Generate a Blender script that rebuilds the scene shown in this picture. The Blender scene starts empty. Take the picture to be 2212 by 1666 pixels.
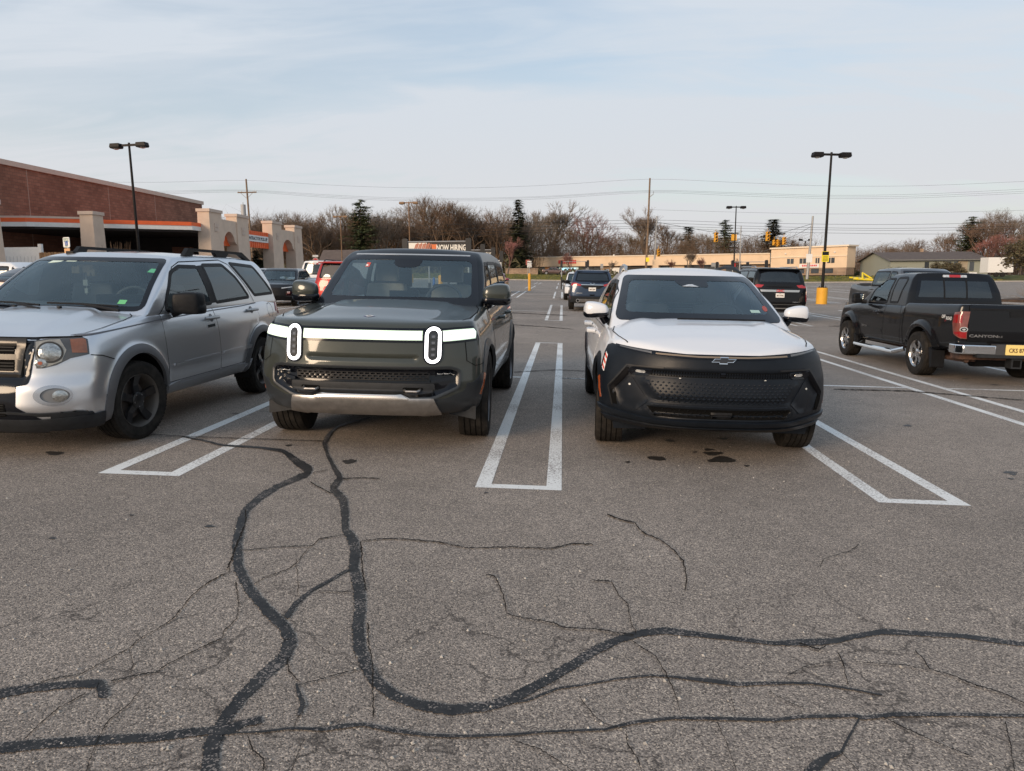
import bpy, bmesh, math, random
import numpy as np
from mathutils import Vector, Matrix, geometry
from mathutils.interpolate import poly_3d_calc
from mathutils.bvhtree import BVHTree
R_ = math.radians
random.seed(7)
scene = bpy.context.scene
COL = scene.collection

# ------------------------------------------------------------------ camera
EYE = 1.5                       # eye height over the lot
FALL = 0.026                    # the lot falls gently to the right
CAMR = np.array([[0.997669748599623, -0.0029101806454857647, -0.06816600015972522],
                 [0.06787551843539133, 0.1437726890495107, 0.9872802681511464],
                 [-0.0069272452166696105, 0.9896064595242309, -0.1436351925595701]])
cd = bpy.data.cameras.new('camera')
cam = bpy.data.objects.new('camera', cd); COL.objects.link(cam)
cd.sensor_width = 36; cd.sensor_fit = 'HORIZONTAL'; cd.lens = 1600 / 2212 * 36
cd.clip_start = 0.05; cd.clip_end = 4000
M = Matrix.Identity(4)
for i in range(3):
    M[i][0], M[i][1], M[i][2] = CAMR[i][0], CAMR[i][1], -CAMR[i][2]
M[2][3] = EYE
cam.matrix_world = M
scene.camera = cam

# ------------------------------------------------------------------ light
SUN_EL, SUN_AZ = 17.0, 216.0
w = bpy.data.worlds.new('World'); scene.world = w; w.use_nodes = True
nt = w.node_tree; N = nt.nodes; Lk = nt.links
for n in list(N): N.remove(n)
def nd(tree, typ, **kw):
    n = tree.nodes.new(typ)
    for k, v in kw.items():
        if k.startswith('i_'): n.inputs[k[2:].replace('_', ' ')].default_value = v
        elif k.startswith('n_'): n.inputs[int(k[2:])].default_value = v
        else: setattr(n, k, v)
    return n
wo = nd(nt, 'ShaderNodeOutputWorld'); bg = nd(nt, 'ShaderNodeBackground'); bg.inputs[1].default_value = 0.12
sky = nd(nt, 'ShaderNodeTexSky'); sky.sky_type = 'NISHITA'; sky.sun_disc = False
sky.sun_elevation = R_(SUN_EL); sky.sun_rotation = R_(SUN_AZ); sky.air_density = 1.2; sky.dust_density = 2.0; sky.ozone_density = 2.0
tc = nd(nt, 'ShaderNodeTexCoord'); sp = nd(nt, 'ShaderNodeSeparateXYZ'); Lk.new(tc.outputs['Generated'], sp.inputs[0])
ad = nd(nt, 'ShaderNodeMath', operation='ADD', n_1=0.16); Lk.new(sp.outputs[2], ad.inputs[0])
mx = nd(nt, 'ShaderNodeMath', operation='MAXIMUM', n_1=0.03); Lk.new(ad.outputs[0], mx.inputs[0])
dx = nd(nt, 'ShaderNodeMath', operation='DIVIDE'); Lk.new(sp.outputs[0], dx.inputs[0]); Lk.new(mx.outputs[0], dx.inputs[1])
dy = nd(nt, 'ShaderNodeMath', operation='DIVIDE'); Lk.new(sp.outputs[1], dy.inputs[0]); Lk.new(mx.outputs[0], dy.inputs[1])
cb = nd(nt, 'ShaderNodeCombineXYZ'); Lk.new(dx.outputs[0], cb.inputs[0]); Lk.new(dy.outputs[0], cb.inputs[1])
def cloud(rotz, scl, scale, detail, dist, lo, hi, off):
    mp = nd(nt, 'ShaderNodeMapping'); mp.inputs['Rotation'].default_value = (0, 0, R_(rotz)); mp.inputs['Scale'].default_value = scl
    mp.inputs['Location'].default_value = off
    Lk.new(cb.outputs[0], mp.inputs[0])
    nz = nd(nt, 'ShaderNodeTexNoise', i_Scale=scale, i_Detail=detail, i_Roughness=0.55, i_Distortion=dist); Lk.new(mp.outputs[0], nz.inputs[0])
    mr = nd(nt, 'ShaderNodeMapRange', n_1=lo, n_2=hi); mr.interpolation_type = 'SMOOTHSTEP'; Lk.new(nz.outputs[0], mr.inputs[0])
    return mr.outputs[0]
c1 = cloud(-24, (0.6, 1.1, 1), 0.8, 7, 0.7, 0.30, 0.72, (0.4, 1.1, 0))
c2 = cloud(-38, (0.6, 1.8, 1), 1.7, 8, 1.2, 0.36, 0.74, (3.1, 0.2, 0))
m1 = nd(nt, 'ShaderNodeMath', operation='MULTIPLY', n_1=0.50); Lk.new(c1, m1.inputs[0])
m2 = nd(nt, 'ShaderNodeMath', operation='MULTIPLY', n_1=0.34); Lk.new(c2, m2.inputs[0])
ms = nd(nt, 'ShaderNodeMath', operation='ADD'); Lk.new(m1.outputs[0], ms.inputs[0]); Lk.new(m2.outputs[0], ms.inputs[1])
ms2 = nd(nt, 'ShaderNodeMath', operation='ADD', n_1=0.42, use_clamp=True); Lk.new(ms.outputs[0], ms2.inputs[0])
hzf = nd(nt, 'ShaderNodeMapRange', n_1=.0, n_2=.30, n_3=.42, n_4=0.); hzf.interpolation_type = 'SMOOTHSTEP'; Lk.new(sp.outputs[2], hzf.inputs[0])
ms3 = nd(nt, 'ShaderNodeMath', operation='ADD', use_clamp=True); Lk.new(ms2.outputs[0], ms3.inputs[0]); Lk.new(hzf.outputs[0], ms3.inputs[1]); ms2 = ms3
# cloud brightness: a veil of thin high cloud, warmer and brighter low down
rp = nd(nt, 'ShaderNodeValToRGB'); Lk.new(sp.outputs[2], rp.inputs[0])
el = rp.color_ramp.elements
el[0].position = 0.0; el[0].color = (.462, .452, .448, 1)
el[1].position = 1.0; el[1].color = (.375, .445, .54, 1)
for p_, c_ in ((0.08, (.462, .468, .480, 1)), (0.2, (.44, .470, .508, 1)), (0.45, (.415, .472, .54, 1))):
    e_ = el.new(p_); e_.color = c_
vs = nd(nt, 'ShaderNodeVectorMath', operation='SCALE'); vs.inputs['Scale'].default_value = 9.1; Lk.new(rp.outputs[0], vs.inputs[0])
SKYBASE = vs
mxc = nd(nt, 'ShaderNodeMix', data_type='RGBA'); Lk.new(ms2.outputs[0], mxc.inputs[0]); Lk.new(sky.outputs[0], mxc.inputs[6]); Lk.new(vs.outputs[0], mxc.inputs[7])
Lk.new(mxc.outputs[2], bg.inputs[0]); Lk.new(bg.outputs[0], wo.inputs[0])
sl = bpy.data.lights.new('sun', 'SUN'); sl.energy = 2.3; sl.angle = R_(24); sl.color = (1.0, .76, .54)
so = bpy.data.objects.new('sun', sl); COL.objects.link(so)
d = Vector((math.sin(R_(SUN_AZ)) * math.cos(R_(SUN_EL)), math.cos(R_(SUN_AZ)) * math.cos(R_(SUN_EL)), math.sin(R_(SUN_EL))))
so.rotation_euler = d.to_track_quat('Z', 'Y').to_euler()
scene.view_settings.view_transform = 'Standard'; scene.view_settings.look = 'None'
scene.view_settings.gamma = 1; scene.view_settings.exposure = 0.5
scene.cycles.max_bounces = 8; scene.cycles.transparent_max_bounces = 24
scene.cycles.glossy_bounces = 3; scene.cycles.diffuse_bounces = 3; scene.cycles.transmission_bounces = 4
scene.cycles.use_denoising = True
scene.cycles.sample_clamp_indirect = 6

# ------------------------------------------------------------------ materials
MATS = {}
def mat(name, col, rough=.6, metal=0., coat=0., noise=0., nscale=8., bump=0., bscale=200., emit=None, estr=1., spec=.5, coord='Object', col2=None):
    if name in MATS: return MATS[name]
    m = bpy.data.materials.new(name); m.use_nodes = True; t = m.node_tree; b = t.nodes['Principled BSDF']
    b.inputs['Base Color'].default_value = (*col, 1); b.inputs['Roughness'].default_value = rough; b.inputs['Metallic'].default_value = metal
    b.inputs['Coat Weight'].default_value = coat * .8; b.inputs['Coat Roughness'].default_value = .04
    b.inputs['Specular IOR Level'].default_value = spec
    if emit: b.inputs['Emission Color'].default_value = (*emit, 1); b.inputs['Emission Strength'].default_value = estr
    if noise or bump:
        c = nd(t, 'ShaderNodeTexCoord')
    if noise:
        nz = nd(t, 'ShaderNodeTexNoise', i_Scale=nscale, i_Detail=6., i_Roughness=.6); t.links.new(c.outputs[coord], nz.inputs[0])
        mr = nd(t, 'ShaderNodeMapRange', n_1=.3, n_2=.7); t.links.new(nz.outputs[0], mr.inputs[0])
        mxn = nd(t, 'ShaderNodeMix', data_type='RGBA'); t.links.new(mr.outputs[0], mxn.inputs[0])
        mxn.inputs[6].default_value = (*[v * (1 - noise) for v in col], 1)
        mxn.inputs[7].default_value = (*(col2 or [min(1, v * (1 + noise)) for v in col]), 1)
        t.links.new(mxn.outputs[2], b.inputs['Base Color'])
        ma = nd(t, 'ShaderNodeMath', operation='MULTIPLY_ADD', n_1=.12, n_2=max(0, rough - .06)); t.links.new(nz.outputs[0], ma.inputs[0]); t.links.new(ma.outputs[0], b.inputs['Roughness'])
    if bump:
        nb = nd(t, 'ShaderNodeTexNoise', i_Scale=bscale, i_Detail=3.); t.links.new(c.outputs[coord], nb.inputs[0])
        bp = nd(t, 'ShaderNodeBump', i_Strength=bump, i_Distance=.004); t.links.new(nb.outputs[0], bp.inputs['Height']); t.links.new(bp.outputs[0], b.inputs['Normal'])
    MATS[name] = m
    return m
def paint(name, col, metal=.0, rough=.32, dirt=.12, spec=.15):
    """car paint: base, clear coat, a film of road dust low on the body"""
    if name in MATS: return MATS[name]
    m = mat(name, col, rough, metal, coat=1.0, spec=spec); t = m.node_tree; b = t.nodes['Principled BSDF']
    g = nd(t, 'ShaderNodeTexCoord'); s = nd(t, 'ShaderNodeSeparateXYZ'); t.links.new(g.outputs['Object'], s.inputs[0])
    nz = nd(t, 'ShaderNodeTexNoise', i_Scale=5., i_Detail=8., i_Roughness=.65); t.links.new(g.outputs['Object'], nz.inputs[0])
    hz = nd(t, 'ShaderNodeMapRange', n_1=1.0, n_2=.3, n_3=.25, n_4=1.); t.links.new(s.outputs[2], hz.inputs[0])
    ml = nd(t, 'ShaderNodeMath', operation='MULTIPLY'); t.links.new(nz.outputs[0], ml.inputs[0]); t.links.new(hz.outputs[0], ml.inputs[1])
    m3 = nd(t, 'ShaderNodeMath', operation='MULTIPLY', n_1=dirt * 2); t.links.new(ml.outputs[0], m3.inputs[0])
    mxn = nd(t, 'ShaderNodeMix', data_type='RGBA'); t.links.new(m3.outputs[0], mxn.inputs[0])
    mxn.inputs[6].default_value = (*col, 1); mxn.inputs[7].default_value = (.20, .175, .15, 1)
    t.links.new(mxn.outputs[2], b.inputs['Base Color'])
    cr = nd(t, 'ShaderNodeMath', operation='MULTIPLY_ADD', n_1=.35 * dirt * 4, n_2=.03); t.links.new(ml.outputs[0], cr.inputs[0]); t.links.new(cr.outputs[0], b.inputs['Coat Roughness'])
    return m
def glassm(name, tint=(.5, .56, .56), refl=.10, film=(.05, .07, .085), filmw=.0):
    """window glass: see-through, tinted, mirror-like at a slant; film = dust / printed shade on it"""
    if name in MATS: return MATS[name]
    m = bpy.data.materials.new(name); m.use_nodes = True; t = m.node_tree
    for n in list(t.nodes): t.nodes.remove(n)
    o = nd(t, 'ShaderNodeOutputMaterial'); tr = nd(t, 'ShaderNodeBsdfTransparent'); tr.inputs[0].default_value = (*tint, 1)
    gl = nd(t, 'ShaderNodeBsdfGlossy'); gl.inputs['Roughness'].default_value = .015; gl.inputs[0].default_value = (.84, .95, 1, 1)
    fr = nd(t, 'ShaderNodeFresnel', i_IOR=1.5); ma = nd(t, 'ShaderNodeMath', operation='MULTIPLY_ADD', n_1=.95, n_2=refl * .35, use_clamp=True); t.links.new(fr.outputs[0], ma.inputs[0])
    df = nd(t, 'ShaderNodeBsdfDiffuse'); df.inputs[0].default_value = (*film, 1)
    m0 = nd(t, 'ShaderNodeMixShader'); m0.inputs[0].default_value = filmw; t.links.new(tr.outputs[0], m0.inputs[1]); t.links.new(df.outputs[0], m0.inputs[2])
    mxs = nd(t, 'ShaderNodeMixShader'); t.links.new(ma.outputs[0], mxs.inputs[0]); t.links.new(m0.outputs[0], mxs.inputs[1]); t.links.new(gl.outputs[0], mxs.inputs[2])
    t.links.new(mxs.outputs[0], o.inputs[0]); MATS[name] = m
    return m
BLK = mat('black_plastic', (.010, .0105, .012), .5, noise=.25, nscale=30, bump=.15, bscale=500, spec=.18)
GLB = mat('gloss_black', (.004, .005, .008), .10, spec=.35)
CLAD = mat('grey_cladding', (.020, .022, .025), .55, spec=.3, noise=.25, nscale=20, bump=.2, bscale=700)
GAP = mat('seam_black', (.004, .004, .004), .9, spec=.1)
RUB = mat('tyre_rubber', (.015, .0145, .014), .8, spec=.2, noise=.45, nscale=14, bump=.3, bscale=160, col2=(.034, .030, .026))
SILV = mat('silver_plastic', (.42, .42, .42), .35, metal=.8)
CHR = mat('chrome', (.75, .75, .75), .09, metal=1)
SATIN = mat('satin_aluminium', (.42, .40, .38), .32, metal=.9, noise=.15, nscale=20)
CABIN = mat('cabin_trim', (.012, .013, .015), .8)
REDL = mat('red_lens', (.34, .010, .012), .15, coat=1)
CLRL = mat('clear_lens', (.62, .62, .60), .12, metal=.55, coat=1, noise=.4, nscale=25)
ORNG = mat('amber_lens', (.30, .065, .015), .15, coat=1)
LINER = mat('wheel_well', (.006, .006, .006), .9, spec=.1, noise=.3)
BRASS = mat('signal_yellow', (.72, .36, .03), .5, noise=.12)
def prop(o, label=None, cat=None, group=None, kind=None):
    if label: o['label'] = label
    if cat: o['category'] = cat
    if group: o['group'] = group
    if kind: o['kind'] = kind
    return o
def newmesh(name, verts, faces, m, parent=None, smooth=True, sharp=None, normals=None, mats=None, fmi=None):
    me = bpy.data.meshes.new(name)
    me.from_pydata([tuple(map(float, v)) for v in verts], [], [tuple(int(i) for i in f) for f in faces])
    for x in ([m] if mats is None else mats): me.materials.append(x)
    if fmi is not None: me.polygons.foreach_set('material_index', np.asarray(fmi, dtype=np.int32))
    if smooth: me.polygons.foreach_set('use_smooth', [True] * len(me.polygons))
    me.update()
    if smooth and sharp: me.set_sharp_from_angle(angle=R_(sharp))
    if normals is not None: me.normals_split_custom_set_from_vertices([tuple(n) for n in normals])
    o = bpy.data.objects.new(name, me); COL.objects.link(o)
    if parent: o.parent = parent
    return o
def empty(name, loc=(0, 0, 0), rot=(0, 0, 0), parent=None):
    o = bpy.data.objects.new(name, None); COL.objects.link(o); o.location = loc; o.rotation_euler = rot
    o.empty_display_size = .1
    if parent: o.parent = parent
    return o
class MB:
    """collects boxes, tubes and prisms into one mesh"""
    def __init__(s): s.v = []; s.f = []
    def add(s, vs, fs):
        b = len(s.v); s.v += [tuple(v) for v in vs]; s.f += [tuple(i + b for i in f) for f in fs]; return s
    def box(s, x0, x1, y0, y1, z0, z1):
        return s.add([(x0, y0, z0), (x1, y0, z0), (x1, y1, z0), (x0, y1, z0), (x0, y0, z1), (x1, y0, z1), (x1, y1, z1), (x0, y1, z1)],
                     [(0, 3, 2, 1), (4, 5, 6, 7), (0, 1, 5, 4), (1, 2, 6, 5), (2, 3, 7, 6), (3, 0, 4, 7)])
    def prism(s, pts, axis, a, b):
        """pts 2-D outline; axis 'x','y','z' = extrusion axis from a to b"""
        n = len(pts)
        def P(p, t): return {'x': (t, p[0], p[1]), 'y': (p[0], t, p[1]), 'z': (p[0], p[1], t)}[axis]
        return s.add([P(p, a) for p in pts] + [P(p, b) for p in pts],
                     [tuple(range(n))[::-1], tuple(range(n, 2 * n))] + [(i, (i + 1) % n, n + (i + 1) % n, n + i) for i in range(n)])
    def tube(s, pts, r, n=8, cap=True):
        pts = [Vector(p) for p in pts]; rs = r if isinstance(r, (list, tuple)) else [r] * len(pts)
        rings = []; up = Vector((0, 0, 1))
        for i, p in enumerate(pts):
            t = (pts[min(i + 1, len(pts) - 1)] - pts[max(i - 1, 0)]).normalized()
            a = t.cross(up if abs(t.z) < .95 else Vector((1, 0, 0))).normalized(); b = t.cross(a)
            rings.append([p + (a * math.cos(2 * math.pi * k / n) + b * math.sin(2 * math.pi * k / n)) * rs[i] for k in range(n)])
        vs = [q for g in rings for q in g]
        fs = [(i * n + k, i * n + (k + 1) % n, (i + 1) * n + (k + 1) % n, (i + 1) * n + k) for i in range(len(pts) - 1) for k in range(n)]
        if cap: fs += [tuple(range(n))[::-1], tuple((len(pts) - 1) * n + k for k in range(n))]
        return s.add(vs, fs)
    def sheet(s, rows, closed=False):
        n = len(rows[0]); vs = [p for r in rows for p in r]
        return s.add(vs, [(i * n + j, i * n + j + 1, (i + 1) * n + j + 1, (i + 1) * n + j) for i in range(len(rows) - 1) for j in range(n - 1)])
    def build(s, name, m, parent=None, smooth=False, sharp=35):
        return newmesh(name, s.v, s.f, m, parent, smooth, sharp if smooth else None)
def text_mesh(txt, size, m, name='lettering', parent=None, loc=(0, 0, 0), rot=(math.pi / 2, 0, 0), ext=.002, bold=0., sx=1., align='CENTER', spacing=1.):
    c = bpy.data.curves.new(name, 'FONT'); c.body = txt; c.size = size; c.extrude = ext; c.offset = bold; c.align_x = align; c.align_y = 'CENTER'; c.space_character = spacing
    c.resolution_u = 2
    o = bpy.data.objects.new(name, c); COL.objects.link(o)
    dg = bpy.context.evaluated_depsgraph_get(); me = bpy.data.meshes.new_from_object(o.evaluated_get(dg))
    COL.objects.unlink(o); bpy.data.objects.remove(o)
    me.materials.clear(); me.materials.append(m)
    o = bpy.data.objects.new(name, me); COL.objects.link(o)
    o.location = loc; o.rotation_euler = rot; o.scale = (sx, 1, 1)
    if parent: o.parent = parent
    return o
# ------------------------------------------------------------------ the lie of the land
_ry = [-1e4, 20, 32, 45, 60, 90, 125, 126, 140, 160, 1e4]; _rz = [0, 0, .08, .20, .42, .70, .95, 1.05, 1.92, 1.95, 1.95]
def gz(x, y): return -FALL * 22 * math.tanh(x / 22) + float(np.interp(y, _ry, _rz))
def pix(px, py):
    """ground point of the near lot seen at a spot of the 2212-wide survey photograph"""
    d_ = CAMR @ np.array([(px - 1106) / 1600, (833 - py) / 1600, 1.0]); z = 0.0
    for _ in range(12):
        t = (z - EYE) / d_[2]; x, y = t * d_[0], t * d_[1]; z = gz(x, y)
    return x, y
# ================================================================== SETTING
def ray(px, py, y):
    """x, z on the upright plane at distance y"""
    d_ = CAMR @ np.array([(px - 1106) / 1600, (833 - py) / 1600, 1.0]); t = y / d_[1]
    return d_[0] * t, EYE + d_[2] * t
# asphalt --------------------------------------------------------------
def asphalt():
    m = bpy.data.materials.new('asphalt'); m.use_nodes = True; t = m.node_tree; b = t.nodes['Principled BSDF']; L = t.links.new
    c = nd(t, 'ShaderNodeTexCoord'); b.inputs['Specular IOR Level'].default_value = .3
    def noise(s, det=4., rough=.6, dist=0.):
        n = nd(t, 'ShaderNodeTexNoise', i_Scale=s, i_Detail=det, i_Roughness=rough, i_Distortion=dist); L(c.outputs['Object'], n.inputs[0]); return n.outputs[0]
    v = nd(t, 'ShaderNodeTexVoronoi', i_Scale=190.); L(c.outputs['Object'], v.inputs[0])
    sc = nd(t, 'ShaderNodeSeparateColor'); L(v.outputs['Color'], sc.inputs[0])
    r = nd(t, 'ShaderNodeValToRGB'); L(sc.outputs[0], r.inputs[0]); e = r.color_ramp.elements
    e[0].position = 0; e[0].color = (.075, .064, .055, 1); e[1].position = 1; e[1].color = (.62, .525, .42, 1)
    for p_, k in ((.25, (.165, .141, .121)), (.55, (.252, .215, .183)), (.80, (.330, .280, .236)), (.93, (.44, .37, .305))):
        q = e.new(p_); q.color = (*k, 1)
    big = nd(t, 'ShaderNodeMapRange', n_1=.3, n_2=.7, n_3=.80, n_4=1.16); L(noise(.35, 7., .65), big.inputs[0])
    mid = nd(t, 'ShaderNodeMapRange', n_1=.3, n_2=.7, n_3=.88, n_4=1.10); L(noise(5., 5., .7), mid.inputs[0])
    mu = nd(t, 'ShaderNodeMath', operation='MULTIPLY'); L(big.outputs[0], mu.inputs[0]); L(mid.outputs[0], mu.inputs[1])
    # wheel-polished, older patches read paler far away
    s = nd(t, 'ShaderNodeVectorMath', operation='SCALE'); L(r.outputs[0], s.inputs[0]); L(mu.outputs[0], s.inputs['Scale'])
    # small dark drips
    dr = nd(t, 'ShaderNodeMapRange', n_1=.735, n_2=.76, n_3=0., n_4=.75); L(noise(1.9, 3., .5), dr.inputs[0])
    mxx = nd(t, 'ShaderNodeMix', data_type='RGBA'); L(dr.outputs[0], mxx.inputs[0]); L(s.outputs[0], mxx.inputs[6]); mxx.inputs[7].default_value = (.06, .053, .047, 1)
    # web of hair cracks, thick near the camera end of the lot
    wn = nd(t, 'ShaderNodeTexNoise', i_Scale=2.2, i_Detail=5., i_Roughness=.6); L(c.outputs['Object'], wn.inputs[0])
    wm = nd(t, 'ShaderNodeMix', data_type='RGBA', blend_type='LINEAR_LIGHT'); wm.inputs[0].default_value = .28; L(c.outputs['Object'], wm.inputs[6]); L(wn.outputs['Color'], wm.inputs[7])
    vd = nd(t, 'ShaderNodeTexVoronoi', i_Scale=1.75, feature='DISTANCE_TO_EDGE'); L(wm.outputs[2], vd.inputs[0])
    cw = nd(t, 'ShaderNodeMapRange', n_1=.005, n_2=.017, n_3=1., n_4=0.); L(vd.outputs[0], cw.inputs[0])
    so_ = nd(t, 'ShaderNodeSeparateXYZ'); L(c.outputs['Object'], so_.inputs[0])
    ny = nd(t, 'ShaderNodeMapRange', n_1=3.0, n_2=4.3, n_3=1., n_4=0.); L(so_.outputs[1], ny.inputs[0])
    br = nd(t, 'ShaderNodeMapRange', n_1=.42, n_2=.52); L(noise(1.3, 4., .6), br.inputs[0])
    k1 = nd(t, 'ShaderNodeMath', operation='MULTIPLY'); L(cw.outputs[0], k1.inputs[0]); L(ny.outputs[0], k1.inputs[1])
    k2 = nd(t, 'ShaderNodeMath', operation='MULTIPLY'); L(k1.outputs[0], k2.inputs[0]); L(br.outputs[0], k2.inputs[1])
    k3 = nd(t, 'ShaderNodeMath', operation='MULTIPLY', n_1=.62); L(k2.outputs[0], k3.inputs[0])
    mxy = nd(t, 'ShaderNodeMix', data_type='RGBA'); L(k3.outputs[0], mxy.inputs[0]); L(mxx.outputs[2], mxy.inputs[6]); mxy.inputs[7].default_value = (.03, .025, .022, 1)
    L(mxy.outputs[2], b.inputs['Base Color']); b.inputs['Roughness'].default_value = .82
    bp = nd(t, 'ShaderNodeBump', i_Strength=.55, i_Distance=.0025, invert=True); L(v.outputs['Distance'], bp.inputs['Height']); L(bp.outputs[0], b.inputs['Normal'])
    return m
def paintline():
    m = bpy.data.materials.new('white_line_paint'); m.use_nodes = True; t = m.node_tree; b = t.nodes['Principled BSDF']; L = t.links.new
    c = nd(t, 'ShaderNodeTexCoord')
    n = nd(t, 'ShaderNodeTexNoise', i_Scale=55., i_Detail=7., i_Roughness=.75); L(c.outputs['Object'], n.inputs[0])
    n2 = nd(t, 'ShaderNodeTexNoise', i_Scale=1.1, i_Detail=3.); L(c.outputs['Object'], n2.inputs[0])
    a = nd(t, 'ShaderNodeMath', operation='MULTIPLY_ADD', n_1=.35, n_2=-.16); L(n2.outputs[0], a.inputs[0])
    a2 = nd(t, 'ShaderNodeMath', operation='ADD'); L(n.outputs[0], a2.inputs[0]); L(a.outputs[0], a2.inputs[1])
    r = nd(t, 'ShaderNodeMapRange', n_1=.53, n_2=.62); L(a2.outputs[0], r.inputs[0])
    x = nd(t, 'ShaderNodeMix', data_type='RGBA'); L(r.outputs[0], x.inputs[0]); x.inputs[6].default_value = (.74, .74, .71, 1); x.inputs[7].default_value = (.24, .21, .19, 1)
    L(x.outputs[2], b.inputs['Base Color']); b.inputs['Roughness'].default_value = .7
    bp = nd(t, 'ShaderNodeBump', i_Strength=.4, i_Distance=.002); L(n.outputs[0], bp.inputs['Height']); L(bp.outputs[0], b.inputs['Normal'])
    return m
ASPH = asphalt(); LINE = paintline()
def terrain(name, xs, ys, m, dz=0., extra=None):
    vs = [(x, y, gz(x, y) + dz + (extra(x, y) if extra else 0)) for y in ys for x in xs]; n = len(xs)
    fs = [(i * n + j, i * n + j + 1, (i + 1) * n + j + 1, (i + 1) * n + j) for i in range(len(ys) - 1) for j in range(n - 1)]
    return prop(newmesh(name, vs, fs, m), kind='structure')
xs_ = sorted(set([-600, -350, -200, -120, -80, -60] + list(range(-45, 46, 3)) + [60, 80, 120, 200, 350, 600]))
ys_ = [-60, -30, -12] + list(range(-6, 30, 3)) + [32, 36, 40, 45, 50, 55, 60, 70, 80, 90, 105, 125]
terrain('parking_lot', xs_, ys_, ASPH)
GRASS = mat('grass_turf', (.085, .115, .030), .9, noise=.45, nscale=1.2, bump=.6, bscale=18, spec=.15, col2=(.14, .125, .05))
FARG = mat('far_ground', (.10, .10, .055), .95, noise=.4, nscale=.2, spec=.1)
CONC = mat('kerb_concrete', (.36, .33, .29), .85, noise=.2, nscale=3)
ROAD = mat('road_asphalt', (.15, .145, .14), .85, noise=.15, nscale=2)
k = MB(); kx = [x for x in xs_ if -350 <= x <= 350]
k.sheet([[(x, 124.96, gz(x, 124.96) - .02) for x in kx], [(x, 124.97, gz(x, 125) + .14) for x in kx], [(x, 125.2, gz(x, 125) + .15) for x in kx], [(x, 125.22, gz(x, 125.2)) for x in kx]])
prop(k.build('kerb', CONC), kind='structure')
rnd = random.Random(3)
terrain('grass_bank', xs_, [125.21, 127, 129, 131, 133, 135, 137, 139, 140.5], GRASS, .06, lambda x, y: .05 * math.sin(x * .7) * math.sin(y))
terrain('road', xs_, [140.5, 148, 156], ROAD)
terrain('far_ground', xs_, [156, 170, 200, 260, 400, 800, 1600], FARG, .05)
# tufts of grass on the bank
def tufts():
    v = []; f = []
    for i in range(15000):
        x = rnd.uniform(-48, 72); y = rnd.uniform(125.4, 140); z = gz(x, y) + .05; s = rnd.uniform(.1, .28); a = rnd.uniform(0, 3.14); h = rnd.uniform(.05, .16)
        b = len(v); v += [(x - s * math.cos(a), y - s * math.sin(a) * .3, z), (x + s * math.cos(a), y + s * math.sin(a) * .3, z), (x + rnd.uniform(-.1, .1), y, z + h)]; f.append((b, b + 1, b + 2))
    return newmesh('grass', v, f, mat('grass_blades', (.10, .15, .03), .8, noise=.5, nscale=.6, spec=.2, col2=(.22, .19, .07)), smooth=False)
prop(tufts(), 'short spring grass with tufts on the bank beyond the lot', 'grass', kind='stuff')
# painted bays ---------------------------------------------------------
def strip(mb, a, b, w_, dz=.0018, step=1.0):
    ax, ay = a; bx, by = b; L = math.hypot(bx - ax, by - ay); n = max(1, int(L / step)); nx, ny = -(by - ay) / L * w_ / 2, (bx - ax) / L * w_ / 2
    rows = [[(ax + (bx - ax) * i / n - nx, ay + (by - ay) * i / n - ny), (ax + (bx - ax) * i / n + nx, ay + (by - ay) * i / n + ny)] for i in range(n + 1)]
    mb.sheet([[(p[0], p[1], gz(*p) + dz) for p in reversed(r)] for r in rows])
lines = MB(); PITCH = 2.81; X0 = -.315; HW = .255
def hairpin(x, y0, y1, near=True, far=True):
    e = .05
    strip(lines, (x - HW, y0 + e * 2), (x - HW, y1 - e * 2), .11); strip(lines, (x + HW, y0 + e * 2), (x + HW, y1 - e * 2), .11)
    if near: strip(lines, (x - HW - .055, y0 + e), (x + HW + .055, y0 + e), .10)
    if far: strip(lines, (x - HW - .055, y1 - e), (x + HW + .055, y1 - e), .10)
for kx_ in range(-4, 9):
    x = X0 + PITCH * kx_
    hairpin(x, 5.12, 17.15)
for kx_ in range(-4, 9): strip(lines, (X0 + PITCH * kx_ + HW + .06, 11.1), (X0 + PITCH * (kx_ + 1) - HW - .06, 11.07), .09)
for r0 in (25.5, 46.3, 67., 88.):
    for kx_ in range(-6, 13):
        x = X0 + PITCH * kx_
        if -4 < x - X0 or r0 < 60: hairpin(x, r0, r0 + 12)
        strip(lines, (x + HW + .06, r0 + 6), (x + PITCH - HW - .06, r0 + 6), .1)
prop(lines.build('road_marking', LINE), kind='structure')
# sealed and open cracks -----------------------------------------------
TAR = mat('tar_sealant', (.016, .0165, .018), .55, noise=.45, nscale=22, bump=.2, bscale=150, spec=.25, col2=(.040, .039, .038))
_t = TAR.node_tree; _b = _t.nodes['Principled BSDF']; _c = nd(_t, 'ShaderNodeTexCoord'); _v = nd(_t, 'ShaderNodeTexVoronoi', i_Scale=165.); _t.links.new(_c.outputs['Object'], _v.inputs[0]); _s = nd(_t, 'ShaderNodeSeparateColor'); _t.links.new(_v.outputs['Color'], _s.inputs[0])
_n = nd(_t, 'ShaderNodeTexNoise', i_Scale=5., i_Detail=6., i_Roughness=.7); _t.links.new(_c.outputs['Object'], _n.inputs[0]); _a = nd(_t, 'ShaderNodeMath', operation='MULTIPLY_ADD', n_1=.55, n_2=.0); _t.links.new(_s.outputs[0], _a.inputs[0]); _a2 = nd(_t, 'ShaderNodeMath', operation='ADD'); _t.links.new(_a.outputs[0], _a2.inputs[0]); _t.links.new(_n.outputs[0], _a2.inputs[1])
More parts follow.
